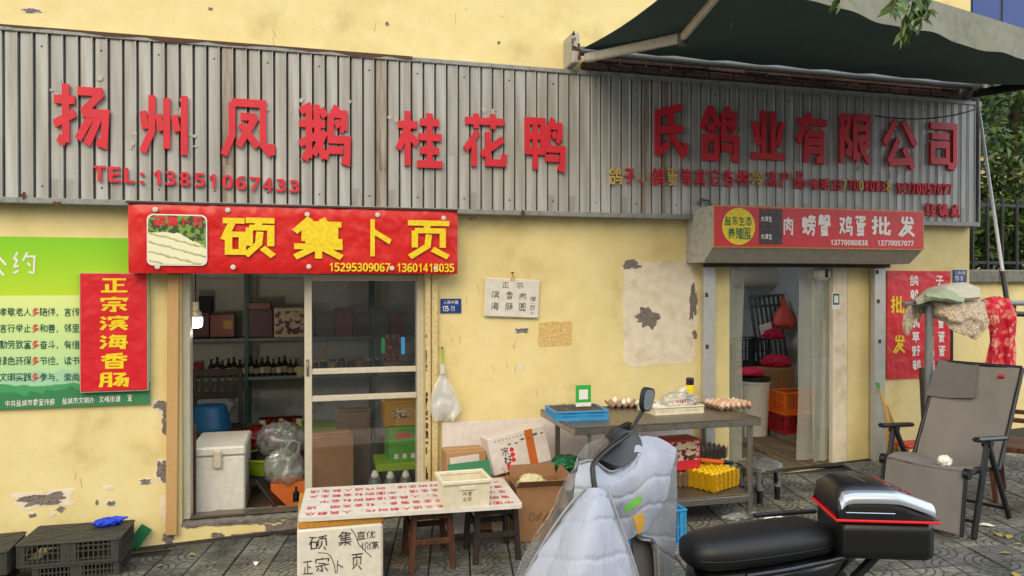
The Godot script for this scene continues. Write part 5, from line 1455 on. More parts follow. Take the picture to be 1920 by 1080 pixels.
func build_shop_left() -> void:
	var b := Mb.new()
	# frame of the opening and the sliding sash
	var t := thing("sliding_window", "cream framed sliding glass door standing half open", "sliding door")
	var z := -0.075
	b = Mb.new(); span(b, WX0 + 0.002, WX1 - 0.002, WY1 - 0.11, WY1 - 0.002, -0.2, -0.01, 0.004); put("header_rail", b, M.frame_dark, t)
	b = Mb.new(); span(b, WX0 + 0.002, WX0 + 0.05, WY0 + 0.002, WY1 - 0.112, -0.2, -0.06, 0.003); put("side_frame", b, M.frame_cream, t)
	b = Mb.new(); span(b, WX1 - 0.05, WX1 - 0.002, WY0 + 0.002, WY1 - 0.112, -0.2, -0.03, 0.003); put("side_frame", b, M.frame_cream, t)
	b = Mb.new(); span(b, WX0 + 0.052, WX1 - 0.052, WY0 + 0.006, WY0 + 0.022, -0.13, -0.05); put("bottom_track", b, M.steel_worn, t)
	var sx0 := P(571, 700, z).x; var sx1 := P(794, 700, z).x
	var sy0 := WY0 + 0.025; var sy1 := WY1 - 0.113
	var bars := [[sx0, sx0 + 0.055, sy0, sy1], [sx1 - 0.055, sx1, sy0, sy1], [sx0 + 0.056, sx1 - 0.056, sy1 - 0.05, sy1], [sx0 + 0.056, sx1 - 0.056, sy0, sy0 + 0.07]]
	for v: float in [694, 744]:
		var y := P(680, v, z).y
		bars.append([sx0 + 0.056, sx1 - 0.056, y - 0.022, y + 0.022])
	var sash := Mb.new(); span(sash, sx0 + 0.01, sx1 - 0.01, sy0 + 0.01, sy1 - 0.01, z - 0.003, z + 0.003)
	for q: Array in bars:
		b = Mb.new(); span(b, q[0], q[1], q[2], q[3], z - 0.018, z + 0.018, 0.004); put("sash_bar", b, M.frame_cream, t)
	put("glass_pane", sash, M.window_glass, t)
	b = Mb.new(); var hp := P(577, 690, z + 0.02)
	b.box(hp, Vector3(0.02, 0.13, 0.01), 0.004); b.tube([hp + Vector3(0, 0.05, 0.005), hp + Vector3(0, 0.04, 0.03), hp + Vector3(0, -0.02, 0.03), hp + Vector3(0, -0.03, 0.005)], 0.006, 8); put("handle", b, M.steel, t)
	# stickers on the glass
	var q := PB(722, 627, 752, 678, z + 0.006)
	b = Mb.new(); b.box(Vector3(), Vector3(q[1], q[2], 0.002)); put("sticker", b, M.seafood_photo, t, Transform3D(Basis(Vector3.BACK, 0.06), q[0])).set_meta("label", "dark seafood sticker on the glass")
	q = PB(715, 634, 722, 662, z + 0.006); b = Mb.new(); b.box(Vector3(), Vector3(q[1], q[2], 0.002)); put("sticker", b, M.green_dark, t, Transform3D(Basis(), q[0]))
	q = PB(752, 632, 759, 664, z + 0.006); b = Mb.new(); b.box(Vector3(), Vector3(q[1], q[2], 0.002)); put("sticker", b, M.crate_blue, t, Transform3D(Basis(), q[0]))
	# chest freezer
	var fz := -0.26
	var fl := P(357, 900, fz).x; var fr := P(459, 900, fz).x
	var fy := P(410, 838, fz).y
	t = thing("chest_freezer", "white chest freezer with latched lid just inside window", "freezer", Vector3((fl + fr) / 2, 0.06, fz))
	var fw := fr - fl
	var fh := fy - 0.06
	b = Mb.new(); span(b, -fw / 2, fw / 2, 0.0, fh - 0.075, -0.62, 0.0, 0.012); put("cabinet", b, M.white_plastic, t)
	b = Mb.new(); span(b, -fw / 2 - 0.006, fw / 2 + 0.006, fh - 0.07, fh, -0.63, 0.012, 0.014); put("lid", b, M.white_plastic, t)
	b = Mb.new(); span(b, -0.03, 0.03, fh - 0.16, fh - 0.02, 0.008, 0.035, 0.01); put("latch", b, M.frame_cream, t)
	# shelving along the back wall
	var sz := -2.4
	var ya := P(460, 634, sz).y; var yb := P(460, 707, sz).y; var yc := P(460, 790, sz).y
	t = thing("shelf_rack", "green steel shelf rack along the back wall", "shelf")
	for y: float in [ya, yb]:
		b = Mb.new(); span(b, -1.6, 1.6, y - 0.035, y, sz - 0.42, sz, 0.003); put("shelf", b, M.shelf_board, t)
	for x: float in [-1.62, P(462, 700, sz).x, P(700, 700, sz).x, 1.6]:
		for zz: float in [sz - 0.42, sz + 0.012]:
			b = Mb.new(); span(b, x - 0.018, x + 0.018, 0.06, 2.2, zz - 0.012, zz + 0.008); put("upright", b, M.teal_steel, t)
	gift_box("gift_box", "red printed gift box on the top shelf", [394, 590, 440, 632], sz + 0.0, 0.3, M.gift_red, M.gift_yellow, [0.55, 0.2, 0.9, 0.7])
	gift_box("gift_box", "small dark gift box at the end of the top shelf", [362, 586, 392, 632], sz - 0.05, 0.25, M.gift_purple)
	gift_box("gift_box", "deep purple gift box on the top shelf", [465, 580, 512, 632], sz, 0.3, M.gift_purple)
	gift_box("gift_box", "cream gift box printed with a pink picture", [514, 578, 572, 632], sz, 0.3, M.gift_cream, M.duck_photo, [0.04, 0.05, 0.96, 0.95])
	for k in 5: gift_box("gift_box", "dim carton on the top shelf seen through the glass", [596 + k * 34, 586 - (k % 2) * 8, 626 + k * 34, 632], sz, 0.3, [M.carton_dark, M.gift_red, M.gift_purple][k % 3], null, [], "cartons behind the sliding glass")
	var db := Mb.new(); bottle(db, Vector3(), 0.034, 0.2)
	var dm := db.mesh()
	var lb := Mb.new(); lb.lathe([[0.035, 0.03], [0.035, 0.095]], Vector3(), 12)
	var lm := lb.mesh()
	for k in 16:
		var u := 396.0 + k * 10.6
		var o := thing("sauce_bottle", "dark glass sauce bottle in the row on the rack", "bottle", Vector3(P(u, 700, sz - 0.06).x, yb, sz - 0.07 - 0.03 * (k % 2)), 0, "sauce bottles on the rack")
		put("glass_body", dm, M.bottle_brown if k % 5 == 3 else M.bottle_glass, o); put("paper_label", lm, M.bottle_label if k % 3 else M.gift_cream, o)
		o.scale = Vector3.ONE * (0.84 if k > 13 else 0.95 + 0.1 * sin(k * 2.1))
	# odds and ends that fill the rack
	for k in 9:
		var u := 590.0 + k * 17.0
		var o := thing("glass_jar", "stout jar standing on the rack behind the sliding glass", "jar", Vector3(P(u, 700, sz - 0.06).x, yb, sz - 0.08 - 0.05 * (k % 2)), 0, "jars on the rack behind the glass")
		b = Mb.new(); b.lathe([[0.0, 0.0], [0.04, 0.0], [0.042, 0.02], [0.042, 0.11], [0.032, 0.13]], Vector3(), 12); put("glass_body", b, [M.jar_red, M.bottle_brown, M.gift_yellow][k % 3], o)
		b = Mb.new(); b.lathe([[0.035, 0.13], [0.035, 0.155], [0.0, 0.155]], Vector3(), 12); put("lid", b, [M.print_yellow, M.dark_metal, M.red_plastic][(k / 2) % 3], o)
	gift_box("gift_box", "flat red box lying over the purple gift box", [466, 568, 508, 580], sz, 0.28, M.gift_red)
	gift_box("gift_box", "small dark box on top of the red printed box", [372, 556, 396, 586], sz - 0.05, 0.25, M.navy)
	gift_box("gift_box", "red gift box at the lamp end of the bottle shelf", [363, 680, 378, 707], sz, 0.2, M.jar_red)
	gift_box("gift_box", "pale yellow box at the end of the bottle row", [556, 688, 572, 707], sz, 0.2, M.gift_cream)
	b = Mb.new(); b.blob(Vector3(P(402, 760, sz + 0.1).x, P(402, 760, sz + 0.1).y, sz + 0.12), Vector3(0.17, 0.14, 0.1), 0.3, 0.14, 51); tag(put("plastic_bag", b, M.bag_film), "clear plastic bag bulging above the wooden chair", "plastic bag")
	for k in 4:
		b = Mb.new(); span(b, -1.7, 1.7, 0.55 + k * 0.45, 0.985 + k * 0.45, -2.995, -2.985, 0.002); tag(put("pale_board", b, M.white_board), "pale wall board screwed behind the shelf rack", "board", "pale boards behind the rack")
	# table with jars
	t = thing("jar_table", "lime edged side table holding red jars", "table")
	b = Mb.new(); span(b, P(458, 790, -2.0).x, P(640, 790, -2.0).x, yc - 0.05, yc - 0.02, -2.4, -1.95, 0.004); put("table_top", b, M.lime, t)
	for x: float in [P(470, 790, -2.0).x, P(625, 790, -2.0).x]:
		for zz: float in [-2.35, -2.0]:
			b = Mb.new(); span(b, x - 0.02, x + 0.02, 0.06, yc - 0.05, zz - 0.02, zz + 0.02); put("leg", b, M.dark_wood, t)
	for k in 7:
		var p := P(492.0 + k * 11.5, 785, -2.05)
		t = thing("sauce_jar", "small jar with red contents in a row on table", "jar", Vector3(p.x, yc - 0.02, -2.08 - 0.04 * (k % 2)), 0, "jars on the side table")
		b = Mb.new(); b.lathe([[0.0, 0.0], [0.035, 0.0], [0.035, 0.075], [0.03, 0.085]], Vector3(), 12); put("glass_body", b, M.jar_red if k % 3 else M.gift_cream, t)
		b = Mb.new(); b.lathe([[0.032, 0.085], [0.032, 0.105], [0.0, 0.105]], Vector3(), 12); put("lid", b, M.jar_red if k % 2 else M.dark_metal, t)
	# wooden chair with a blue bucket
	var cc := P(402, 830, -1.35)
	t = thing("wooden_chair", "dark slatted wooden chair behind the freezer", "chair", Vector3(cc.x, 0.06, -1.35))
	for x: float in [-0.2, 0.2]:
		b = Mb.new(); b.bar(Vector3(x, 0, -0.2), Vector3(x, 0.98, -0.26), 0.04, 0.035, 0.004); put("leg", b, M.dark_wood, t)
		b = Mb.new(); b.bar(Vector3(x, 0, 0.2), Vector3(x, 0.45, 0.2), 0.04, 0.04, 0.004); put("leg", b, M.dark_wood, t)
	b = Mb.new(); span(b, -0.23, 0.23, 0.45, 0.48, -0.23, 0.23, 0.006); put("seat", b, M.dark_wood, t)
	for y: float in [0.95, 0.74]:
		b = Mb.new(); span(b, -0.2, 0.2, y - 0.035, y + 0.03, -0.27, -0.24, 0.004); put("back_rail", b, M.dark_wood, t)
	for k in 5:
		b = Mb.new(); span(b, -0.15 + k * 0.07, -0.12 + k * 0.07, 0.76, 0.93, -0.262, -0.248); put("slat", b, M.dark_wood, t)
	t = thing("blue_bucket", "deep blue plastic bucket upturned on the wooden chair", "bucket", Vector3(cc.x - 0.03, 0.54, -1.33))
	b = Mb.new(); b.lathe([[0.17, 0.0], [0.175, 0.02], [0.14, 0.19], [0.12, 0.21], [0.0, 0.21]], Vector3(), 22); put("bucket_body", b, M.blue_bucket, t)
	b = Mb.new(); b.lathe([[0.16, -0.01], [0.185, -0.01], [0.185, 0.015], [0.17, 0.02]], Vector3(), 22); put("rim", b, M.blue_bucket, t)
	# brown plank leaning at the left jamb
	b = Mb.new(); b.bar(P(362, 905, -0.22) + Vector3(0.01, 0, 0), P(362, 795, -0.22) + Vector3(0.01, 0, 0), 0.05, 0.02, 0.003, Vector3.RIGHT)
	b.bar(P(362, 905, -0.22) + Vector3(0.01, 0, 0), Vector3(P(362, 905, -0.22).x + 0.01, 0.06, -0.22), 0.05, 0.02, 0.003, Vector3.RIGHT)
	tag(put("leaning_plank", b, M.stool_wood), "narrow brown plank standing between freezer and window jamb", "plank")
	# green basin on its stand, bags, black panel, drinks box
	var gp := P(503, 880, -0.75)
	t = thing("basin_stand", "low dark frame under the lime green basin", "stand", Vector3(gp.x, 0.06, -0.8))
	var gh := P(503, 868, -0.75).y - 0.06
	for x: float in [-0.2, 0.2]:
		for zz: float in [-0.14, 0.14]:
			b = Mb.new(); b.bar(Vector3(x, 0, zz), Vector3(x, gh - 0.1, zz), 0.03, 0.03); put("leg", b, M.dark_metal, t)
	b = Mb.new(); span(b, -0.22, 0.22, gh - 0.1, gh - 0.08, -0.16, 0.16); put("top", b, M.dark_metal, t)
	t = thing("green_basin", "lime green plastic basin beside the freezer", "basin", Vector3(gp.x, 0.06 + gh - 0.08, -0.8))
	b = Mb.new(); b.lathe([[0.0, 0.0], [0.17, 0.0], [0.225, 0.13], [0.24, 0.13], [0.24, 0.14], [0.215, 0.14], [0.165, 0.01], [0.0, 0.01]], Vector3(), 26); put("basin_body", b, M.lime, t)
	t = thing("dark_pan", "dark shallow pan set inside the lime green basin", "pan", Vector3(gp.x, 0.06 + gh - 0.06, -0.8))
	b = Mb.new(); b.lathe([[0.0, 0.0], [0.15, 0.0], [0.19, 0.11], [0.2, 0.11], [0.2, 0.12], [0.18, 0.12], [0.145, 0.01], [0.0, 0.01]], Vector3(), 24); put("pan_body", b, M.dark_metal, t)
	var bp := P(528, 825, -0.95)
	b = Mb.new(); b.blob(bp, Vector3(0.17, 0.13, 0.16), 0.35, 0.12, 8); var bag := put("plastic_bag", b, M.bag_grey)
	tag(bag, "grey translucent plastic bag heaped above the basin", "plastic bag")
	var sp := Mb.new(); span(sp, bp.x - 0.2, bp.x + 0.25, bp.y - 0.14, bp.y - 0.11, -1.15, -0.75)
	for x: float in [-0.18, 0.23]: span(sp, bp.x + x - 0.015, bp.x + x + 0.015, 0.06, bp.y - 0.14, -1.13, -1.1)
	tag(put("bag_shelf", sp, M.dark_wood), "dark low shelf under the heaped grey bag", "shelf")
	bp = P(532, 878, -0.42)
	b = Mb.new(); b.blob(bp, Vector3(0.13, 0.13, 0.12), 0.3, 0.11, 12)
	b.tube([bp + Vector3(-0.02, 0.1, 0), bp + Vector3(0.06, 0.22, 0), bp + Vector3(0.12, 0.2, 0), bp + Vector3(0.1, 0.06, 0)], [0.015, 0.01, 0.01, 0.018], 7)
	tag(put("plastic_bag", b, M.bag_grey), "knotted pale carrier bag resting on the orange drinks box", "plastic bag")
	var op := P(533, 945, -0.42)
	t = thing("drinks_box", "orange drinks carton printed with a dark bottle", "box", Vector3(op.x + 0.02, 0.06, -0.45), 6)
	var oh := bp.y - 0.1 - 0.06
	b = Mb.new(); span(b, -0.13, 0.13, 0, oh, -0.12, 0.12, 0.004); put("box_body", b, M.orange_print, t)
	b = Mb.new(); b.xf = Transform3D(Basis().scaled(Vector3(1, 1, 0.03)), Vector3(0.06, oh * 0.25, 0.1215)); bottle(b, Vector3(), 0.025, oh * 0.6); put("printed_bottle", b, M.print_black, t)
	b = Mb.new(); b.bar(P(489, 896, -0.36), P(532, 955, -0.28), 0.2, 0.02, 0.004, Vector3(0.6, 0.75, 0.2)); tag(put("flat_monitor", b, M.old_black_screen), "slanting black flat monitor leaning beside the freezer", "monitor")
	var rp := P(486, 820, -1.7)
	b = Mb.new(); b.blob(Vector3(rp.x, rp.y, -1.7), Vector3(0.17, 0.1, 0.15), 0.25, 0.12, 17); tag(put("red_bag", b, M.gift_red), "dark red plastic bag under the jar table edge", "plastic bag")
	var hb := Mb.new(); span(hb, rp.x - 0.2, rp.x + 0.2, 0.06, rp.y - 0.08, -1.85, -1.55, 0.004); tag(put("storage_bin", hb, M.navy), "dark storage bin beneath the red plastic bag", "bin")
	# things behind the glass
	gift_box("gift_box", "mustard yellow gift box on top of the green one", [722, 752, 782, 799], -0.55, 0.3, M.gift_yellow, M.duck_photo, [0.25, 0.25, 0.75, 0.75])
	var gb := gift_box("gift_box", "bright green carton under the mustard gift box", [729, 801, 786, 866], -0.53, 0.34, M.gift_green, M.letter_red, [0.2, 0.12, 0.7, 0.36])
	b = Mb.new()
	for k in 3: b.box(Vector3(-0.07 + k * 0.07, 0.05, 0.1715), Vector3(0.035, 0.04, 0.002))
	put("printed_mark", b, M.print_white, gb)
	var gt := PB(706, 867, 786, 915, -0.5)
	t = thing("lime_table", "small lime topped table behind the sliding glass", "table", Vector3(gt[0].x, 0.06, -0.68))
	var lt := P(740, 867, -0.53).y - 0.06
	b = Mb.new(); span(b, -gt[1] / 2, gt[1] / 2 + 0.1, lt - 0.06, lt, -0.2, 0.2, 0.004); put("table_top", b, M.lime, t)
	for x: float in [-gt[1] / 2 + 0.03, gt[1] / 2 + 0.05]:
		for zz: float in [-0.17, 0.17]:
			b = Mb.new(); span(b, x - 0.015, x + 0.015, 0, lt - 0.06, zz - 0.015, zz + 0.015); put("leg", b, M.dark_metal, t)
	for k in 3:
		var p := P(703.0 + k * 29, 930, -0.33)
		var top := P(703.0 + k * 29, 881 + (k % 2) * 2, -0.33).y
		t = thing("detergent_bottle", "grey bottle with white round cap behind the glass", "bottle", Vector3(p.x, 0.06, -0.33), 0, "grey bottles behind the glass")
		var hh := top - 0.06
		b = Mb.new(); b.lathe([[0.0, 0.0], [0.055, 0.0], [0.057, 0.02], [0.057, hh - 0.1], [0.045, hh - 0.065], [0.02, hh - 0.055]], Vector3(), 16); put("bottle_body", b, M.oil_grey, t)
		b = Mb.new(); b.lathe([[0.03, hh - 0.06], [0.034, hh - 0.045], [0.02, hh - 0.01], [0.0, hh]], Vector3(), 12); put("cap", b, M.white_plastic, t)
	carton("carton", "plain brown carton standing on the floor behind glass", Vector3(P(622, 900, -0.6).x, 0.06, -0.75), Vector3(0.34, 0.5, 0.3), 4, M.carton)
	carton("carton", "darker carton standing beside the plain one behind glass", Vector3(P(668, 900, -0.9).x, 0.06, -1.15), Vector3(0.3, 0.62, 0.3), -6, M.carton_dark)
	# lit bulb
	var lp := P(367, 600, -0.5)
	t = thing("hanging_bulb", "lit white bulb hanging on its cord inside window", "lamp", lp)
	b = Mb.new(); b.lathe([[0.0, -0.062], [0.035, -0.06], [0.05, -0.045], [0.052, 0.0], [0.05, 0.022]], Vector3(), 20); put("bulb_glass", b, M.bulb_glow, t)
	b = Mb.new(); b.lathe([[0.05, 0.022], [0.042, 0.06], [0.026, 0.08], [0.026, 0.14], [0.0, 0.14]], Vector3(), 16); put("lamp_base", b, M.white_plastic, t)
	b = Mb.new(); b.tube([Vector3(0, 0.14, 0), Vector3(0, 2.55 - lp.y, 0)], 0.005, 6); put("cord", b, M.wire_dark, t)
	var ol := OmniLight3D.new(); ol.name = "bulb_light"; ol.position = Vector3(0, -0.1, 0.0); ol.light_energy = 0.08; ol.light_size = 0.05; ol.omni_range = 8.0; ol.omni_attenuation = 2.0; ol.light_color = Color(1.0, 0.96, 0.9); ol.shadow_enabled = true
	t.add_child(ol)

func build_shop_right() -> void:
	var b: Mb
	var t := thing("doorway_frame", "doorway lined with aluminium posts and yellow panels", "door frame")
	b = Mb.new(); span(b, DX0 - 0.06, DX1 + 0.06, DY1 - 0.04, DY1 + 0.06, 0.003, 0.09, 0.004); put("header_rail", b, M.frame_dark, t)
	var pa := P(1318, 650, 0.04).x
	b = Mb.new(); span(b, pa, pa + 0.11, 0.12, DY1 - 0.042, 0.002, 0.06, 0.004); put("post", b, M.alu_post, t)
	var pb := P(1637, 650, 0.04).x
	b = Mb.new(); span(b, pb, pb + 0.12, 0.19, DY1 - 0.042, 0.002, 0.06, 0.004); put("post", b, M.alu_post, t)
	for a: Array in [[1325, 553], [1645, 510], [1647, 565], [1326, 650], [1650, 640]]:
		b = Mb.new(); b.box(P(a[0], a[1], 0.062), Vector3(0.028, 0.036, 0.006), 0.002); put("latch_plate", b, M.rusty_trim, t)
	var y0 := 0.16
	var y1 := DY1 - 0.003
	b = Mb.new(); span(b, P(1338, 650, -0.03).x, P(1368, 650, -0.03).x, y0, y1, -0.07, -0.03, 0.003); put("side_panel", b, M.yellow_plaster, t)
	b = Mb.new(); span(b, P(1589, 650, -0.03).x, P(1640, 650, -0.03).x, y0, y1, -0.07, -0.03, 0.003); put("side_panel", b, M.yellow_plaster, t)
	b = Mb.new(); span(b, P(1561, 650, -0.03).x, P(1588, 650, -0.03).x, y0, y1, -0.08, -0.025, 0.003); put("side_panel", b, M.pale_plaster, t)
	b = Mb.new(); span(b, P(1366, 650, -0.03).x, P(1562, 650, -0.03).x, y1 - 0.03, y1, -0.12, -0.06, 0.003); put("curtain_rail", b, M.dark_metal, t)
	var q := PB(1560, 549, 1575, 579, -0.024)
	b = Mb.new(); b.box(Vector3(), Vector3(q[1], q[2], 0.004)); put("payment_sticker", b, M.print_white, t, Transform3D(Basis(), q[0]))
	b = Mb.new(); b.box(Vector3(0, q[2] * 0.1, 0.001), Vector3(q[1] * 0.8, q[2] * 0.7, 0.004)); put("payment_sticker", b, M.green_dark, t, Transform3D(Basis(), q[0]))
	b = Mb.new(); b.box(Vector3(0, q[2] * 0.1, 0.002), Vector3(q[1] * 0.5, q[2] * 0.45, 0.004)); put("payment_sticker", b, M.print_white, t, Transform3D(Basis(), q[0]))
	t = thing("curtain_motor", "white rounded fitting with black mark above the doorway", "fitting")
	var mp := P(1541, 513, -0.02)
	b = Mb.new(); b.box(mp, Vector3(0.17, 0.12, 0.08), 0.035); put("housing", b, M.white_plastic, t)
	b = Mb.new(); b.box(mp + Vector3(0.02, 0, 0.04), Vector3(0.035, 0.07, 0.006), 0.002); put("dark_mark", b, M.print_black, t)
	t = thing("threshold_board", "worn wooden board laid across the doorway", "board")
	b = Mb.new(); span(b, DX0 + 0.03, DX1 - 0.03, 0.157, 0.19, -0.5, -0.01, 0.005); put("board", b, M.board_wood, t)
	# plastic strip curtain
	for a: Array in [[1364, 1393, 1.0], [1496, 1528, 0.93], [1524, 1546, 1.0], [1540, 1562, 0.97]]:
		var z := -0.09 - 0.012 * (int(a[0]) % 3)
		var xa := P(a[0], 650, z).x; var xb := P(a[1], 650, z).x
		var rows := []
		for j in 14:
			var row := []
			for i in 7:
				row.append(Vector3(lerpf(xa, xb, i / 6.0) + 0.006 * sin(j * 0.8 + a[0]), lerpf(y1 - 0.02, 0.2 + 0.02 * (1.0 - a[2]) * 10, j / 13.0), z + 0.012 * sin(i * 1.3 + j * 0.3 + a[0])))
			rows.append(row)
		b = Mb.new(); b.grid(rows, 7, 14, 0.002)
		tag(put("curtain_strip", b, M.curtain_film), "cloudy plastic curtain strip hanging in the doorway", "curtain", "plastic strips of the doorway curtain")
	# tube lamp on the ceiling, out of sight behind the header
	t = thing("tube_lamp", "white ceiling tube lamp inside the doorway", "lamp", Vector3(3.75, 2.5, -1.3))
	b = Mb.new(); b.box(Vector3(0, 0.02, 0), Vector3(1.0, 0.04, 0.06), 0.01); put("housing", b, M.white_plastic, t)
	b = Mb.new(); b.tube([Vector3(-0.46, -0.025, 0), Vector3(0.46, -0.025, 0)], 0.014, 10); put("tube", b, M.bulb_glow, t)
	var al := AreaLight3D.new(); al.name = "tube_light"; al.position = Vector3(0, -0.05, 0); al.rotation_degrees = Vector3(-90, 0, 0); al.area_size = Vector2(0.92, 0.05); al.light_energy = 0.3; al.light_color = Color(0.93, 0.97, 1.0); al.area_range = 8.0; al.shadow_enabled = true
	t.add_child(al)
	# inside
	var ac := P(1436, 520, -2.4)
	t = thing("wall_heater", "long white rounded tank hung high inside the doorway", "water heater", ac)
	b = Mb.new(); b.tube([Vector3(-0.42, 0, 0), Vector3(-0.4, 0, 0), Vector3(0.4, 0, 0), Vector3(0.42, 0, 0)], [0.1, 0.14, 0.14, 0.1], 20); put("tank", b, M.aircon, t)
	b = Mb.new(); b.box(Vector3(0.32, 0.1, 0.05), Vector3(0.12, 0.3, 0.1), 0.01); put("bracket", b, M.grey_metal, t)
	b = Mb.new(); b.tube([Vector3(0.28, 0.05, 0.15), Vector3(0.3, -0.25, 0.16), Vector3(0.42, -0.55, 0.15)], 0.02, 8); put("hose", b, M.dark_metal, t)
	for x: float in [-0.3, 0.3]:
		b = Mb.new(); b.bar(Vector3(x, 0.12, 0), Vector3(x, 2.55 - ac.y, 0), 0.03, 0.01); put("hanger", b, M.grey_metal, t)
	var ga := P(1406, 556, -2.2); var gb := P(1492, 552, -2.2)
	t = thing("metal_rack", "tall grey metal bar rack leaning inside the doorway", "rack")
	for k in 11:
		var top := ga.lerp(gb, k / 10.0)
		b = Mb.new(); b.bar(top, Vector3(top.x + 0.08, 0.18, -1.95), 0.022 if k % 10 else 0.035, 0.022); put("bar", b, M.grey_metal, t)
	for v: float in [0.0, 0.12, 1.1]:
		b = Mb.new(); b.bar(ga + Vector3(0.006 * v * 10, -v, 0.03 + 0.15 * v), gb + Vector3(0.006 * v * 10, -v, 0.03 + 0.15 * v), 0.03, 0.03); put("rail", b, M.grey_metal, t)
	var bp := P(1470, 595, -1.95)
	t = thing("pink_carrier_bag", "salmon pink carrier bag hung on the metal rack", "plastic bag", bp)
	var rows := []
	for j in 10:
		var row := []
		for i in 19:
			var a := TAU * i / 18.0
			var w: float = [0.02, 0.045, 0.075, 0.10, 0.115, 0.13, 0.14, 0.15, 0.145, 0.03][j]
			row.append(Vector3(cos(a) * w * (1 + 0.1 * sin(a * 5 + j)), 0.17 - j * 0.034 + (0.012 * sin(a * 4.0) if j > 6 else 0.0), sin(a) * w * 0.6 * (1 + 0.12 * sin(a * 7))))
		rows.append(row)
	b = Mb.new(); b.grid(rows, 19, 10, 0.0, true); put("bag_body", b, M.salmon_bag, t)
	b = Mb.new(); b.tube([Vector3(-0.03, 0.15, 0), Vector3(-0.01, 0.26, -0.05), Vector3(0.02, 0.26, -0.05), Vector3(0.03, 0.15, 0)], 0.012, 7); put("handles", b, M.salmon_bag, t)
	var wp := PB(1426, 608, 1448, 632, -1.9)
	b = Mb.new(); b.box(Vector3(), Vector3(wp[1], wp[2] * 1.1, 0.02), 0.004); tag(put("paper_bag", b, M.print_white, self, Transform3D(Basis(Vector3.BACK, 0.25), wp[0])), "small white packet with dark print on the rack", "packet")
	# crates, cartons and buckets
	var fl := 0.18
	var x0 := P(1396, 700, -1.5).x
	var stack := [[1426, 1492, 690, 733, "carton", "upper taped carton in the stack inside the doorway"], [1428, 1492, 733, 776, "carton", "lower taped carton in the stack inside the doorway"]]
	var base := P(1460, 776, -1.5).y
	b = Mb.new(); span(b, P(1405, 776, -1.5).x, P(1500, 776, -1.5).x, fl, base, -1.85, -1.47, 0.01); tag(put("concrete_plinth", b, M.concrete), "low grey plinth under the stacked cartons", "plinth")
	for s: Array in stack:
		var r := PB(s[0], s[2], s[1], s[3], -1.5)
		carton("carton", s[5], Vector3(r[0].x, r[0].y - r[2] / 2, -1.68), Vector3(r[1], r[2] - 0.002, 0.34), 0, M.carton)
	var r := PB(1394, 648, 1440, 690, -1.62)
	t = thing("dark_crate", "navy crate topped with cloth inside the doorway", "crate", Vector3(r[0].x, P(1420, 690, -1.5).y, -1.9))
	b = Mb.new(); b.xf = Transform3D(); crate_walls(b, r[1] + 0.2, r[2] + 0.05, 0.34, 10, 8); crate_floor(b, r[1] + 0.18, 0.32, 0.008); put("crate_body", b, M.navy, t)
	b = Mb.new(); span(b, r[0].x - r[1] / 2 - 0.1, r[0].x + r[1] / 2 + 0.1, fl, P(1420, 690, -1.5).y, -2.08, -1.88, 0.005); tag(put("storage_bin", b, M.navy), "tall dark bin supporting the navy crate", "bin")
	var mg := P(1466, 680, -1.55)
	b = Mb.new(); b.blob(Vector3(mg.x, P(1466, 690, -1.5).y + 0.05, -1.66), Vector3(0.15, 0.075, 0.12), 0.3, 0.13, 31, 26, 16, true); tag(put("magenta_cloth", b, M.magenta_cloth), "crumpled magenta cloth on top of the cartons", "cloth")
	b = Mb.new(); b.blob(Vector3(P(1448, 650, -1.9).x, r[0].y + r[2] * 0.62 + 0.06, -1.9), Vector3(0.12, 0.07, 0.1), 0.3, 0.13, 33, 26, 16, true); tag(put("magenta_cloth", b, M.magenta_cloth), "small magenta cloth lying in the navy crate", "cloth")
	var kp := P(1411, 770, -1.35)
	t = thing("paint_bucket", "white plastic bucket with dark lid inside the doorway", "bucket", Vector3(kp.x, fl, -1.3))
	var kh := P(1411, 706, -1.3).y - fl
	b = Mb.new(); b.lathe([[0.0, 0.0], [0.125, 0.0], [0.15, kh - 0.07], [0.16, kh - 0.07], [0.16, kh - 0.04]], Vector3(), 22); put("bucket_body", b, M.white_plastic, t)
	b = Mb.new(); b.lathe([[0.162, kh - 0.045], [0.162, kh], [0.0, kh + 0.005]], Vector3(), 22); put("lid", b, M.dark_metal, t)
	b = Mb.new(); b.blob(Vector3(P(1408, 697, -1.3).x, fl + kh + 0.045, -1.3), Vector3(0.12, 0.05, 0.1), 0.3, 0.12, 35, 24, 14, true); tag(put("pink_bag", b, M.magenta_cloth), "pink plastic bag lying on the bucket lid", "plastic bag")
	for s: Array in [["yellow_crate", "yellow plastic crate stacked on the red one", [1477, 737, 1500, 779], "orange_plastic"], ["red_crate", "red slotted crate under the yellow one in doorway", [1478, 780, 1498, 815], "letter_dark_red"]]:
		r = PB(s[2][0], s[2][1], s[2][2], s[2][3], -0.95)
		t = thing(s[0], s[1], "crate", Vector3(r[0].x + 0.1, r[0].y - r[2] / 2, -1.12))
		b = Mb.new(); crate_walls(b, r[1] + 0.22, r[2], 0.3, 10, 8); crate_floor(b, r[1] + 0.2, 0.28, 0.008); put("crate_body", b, M[s[3]], t)
	b = Mb.new(); span(b, r[0].x - 0.07, r[0].x + 0.28, fl, r[0].y - r[2] / 2, -1.28, -0.96, 0.01); tag(put("floor_block", b, M.concrete), "concrete block under the red slotted crate", "block")
	for k in 3:
		b = Mb.new(); span(b, P(1405, 840, -0.8).x, P(1500, 840, -0.8).x + 0.2, fl + 0.002, fl + 0.022, -1.2 + k * 0.24, -0.97 + k * 0.24, 0.004); tag(put("floor_plank", b, M.board_wood), "dusty floor plank lying inside the doorway", "plank", "planks on the doorway floor")

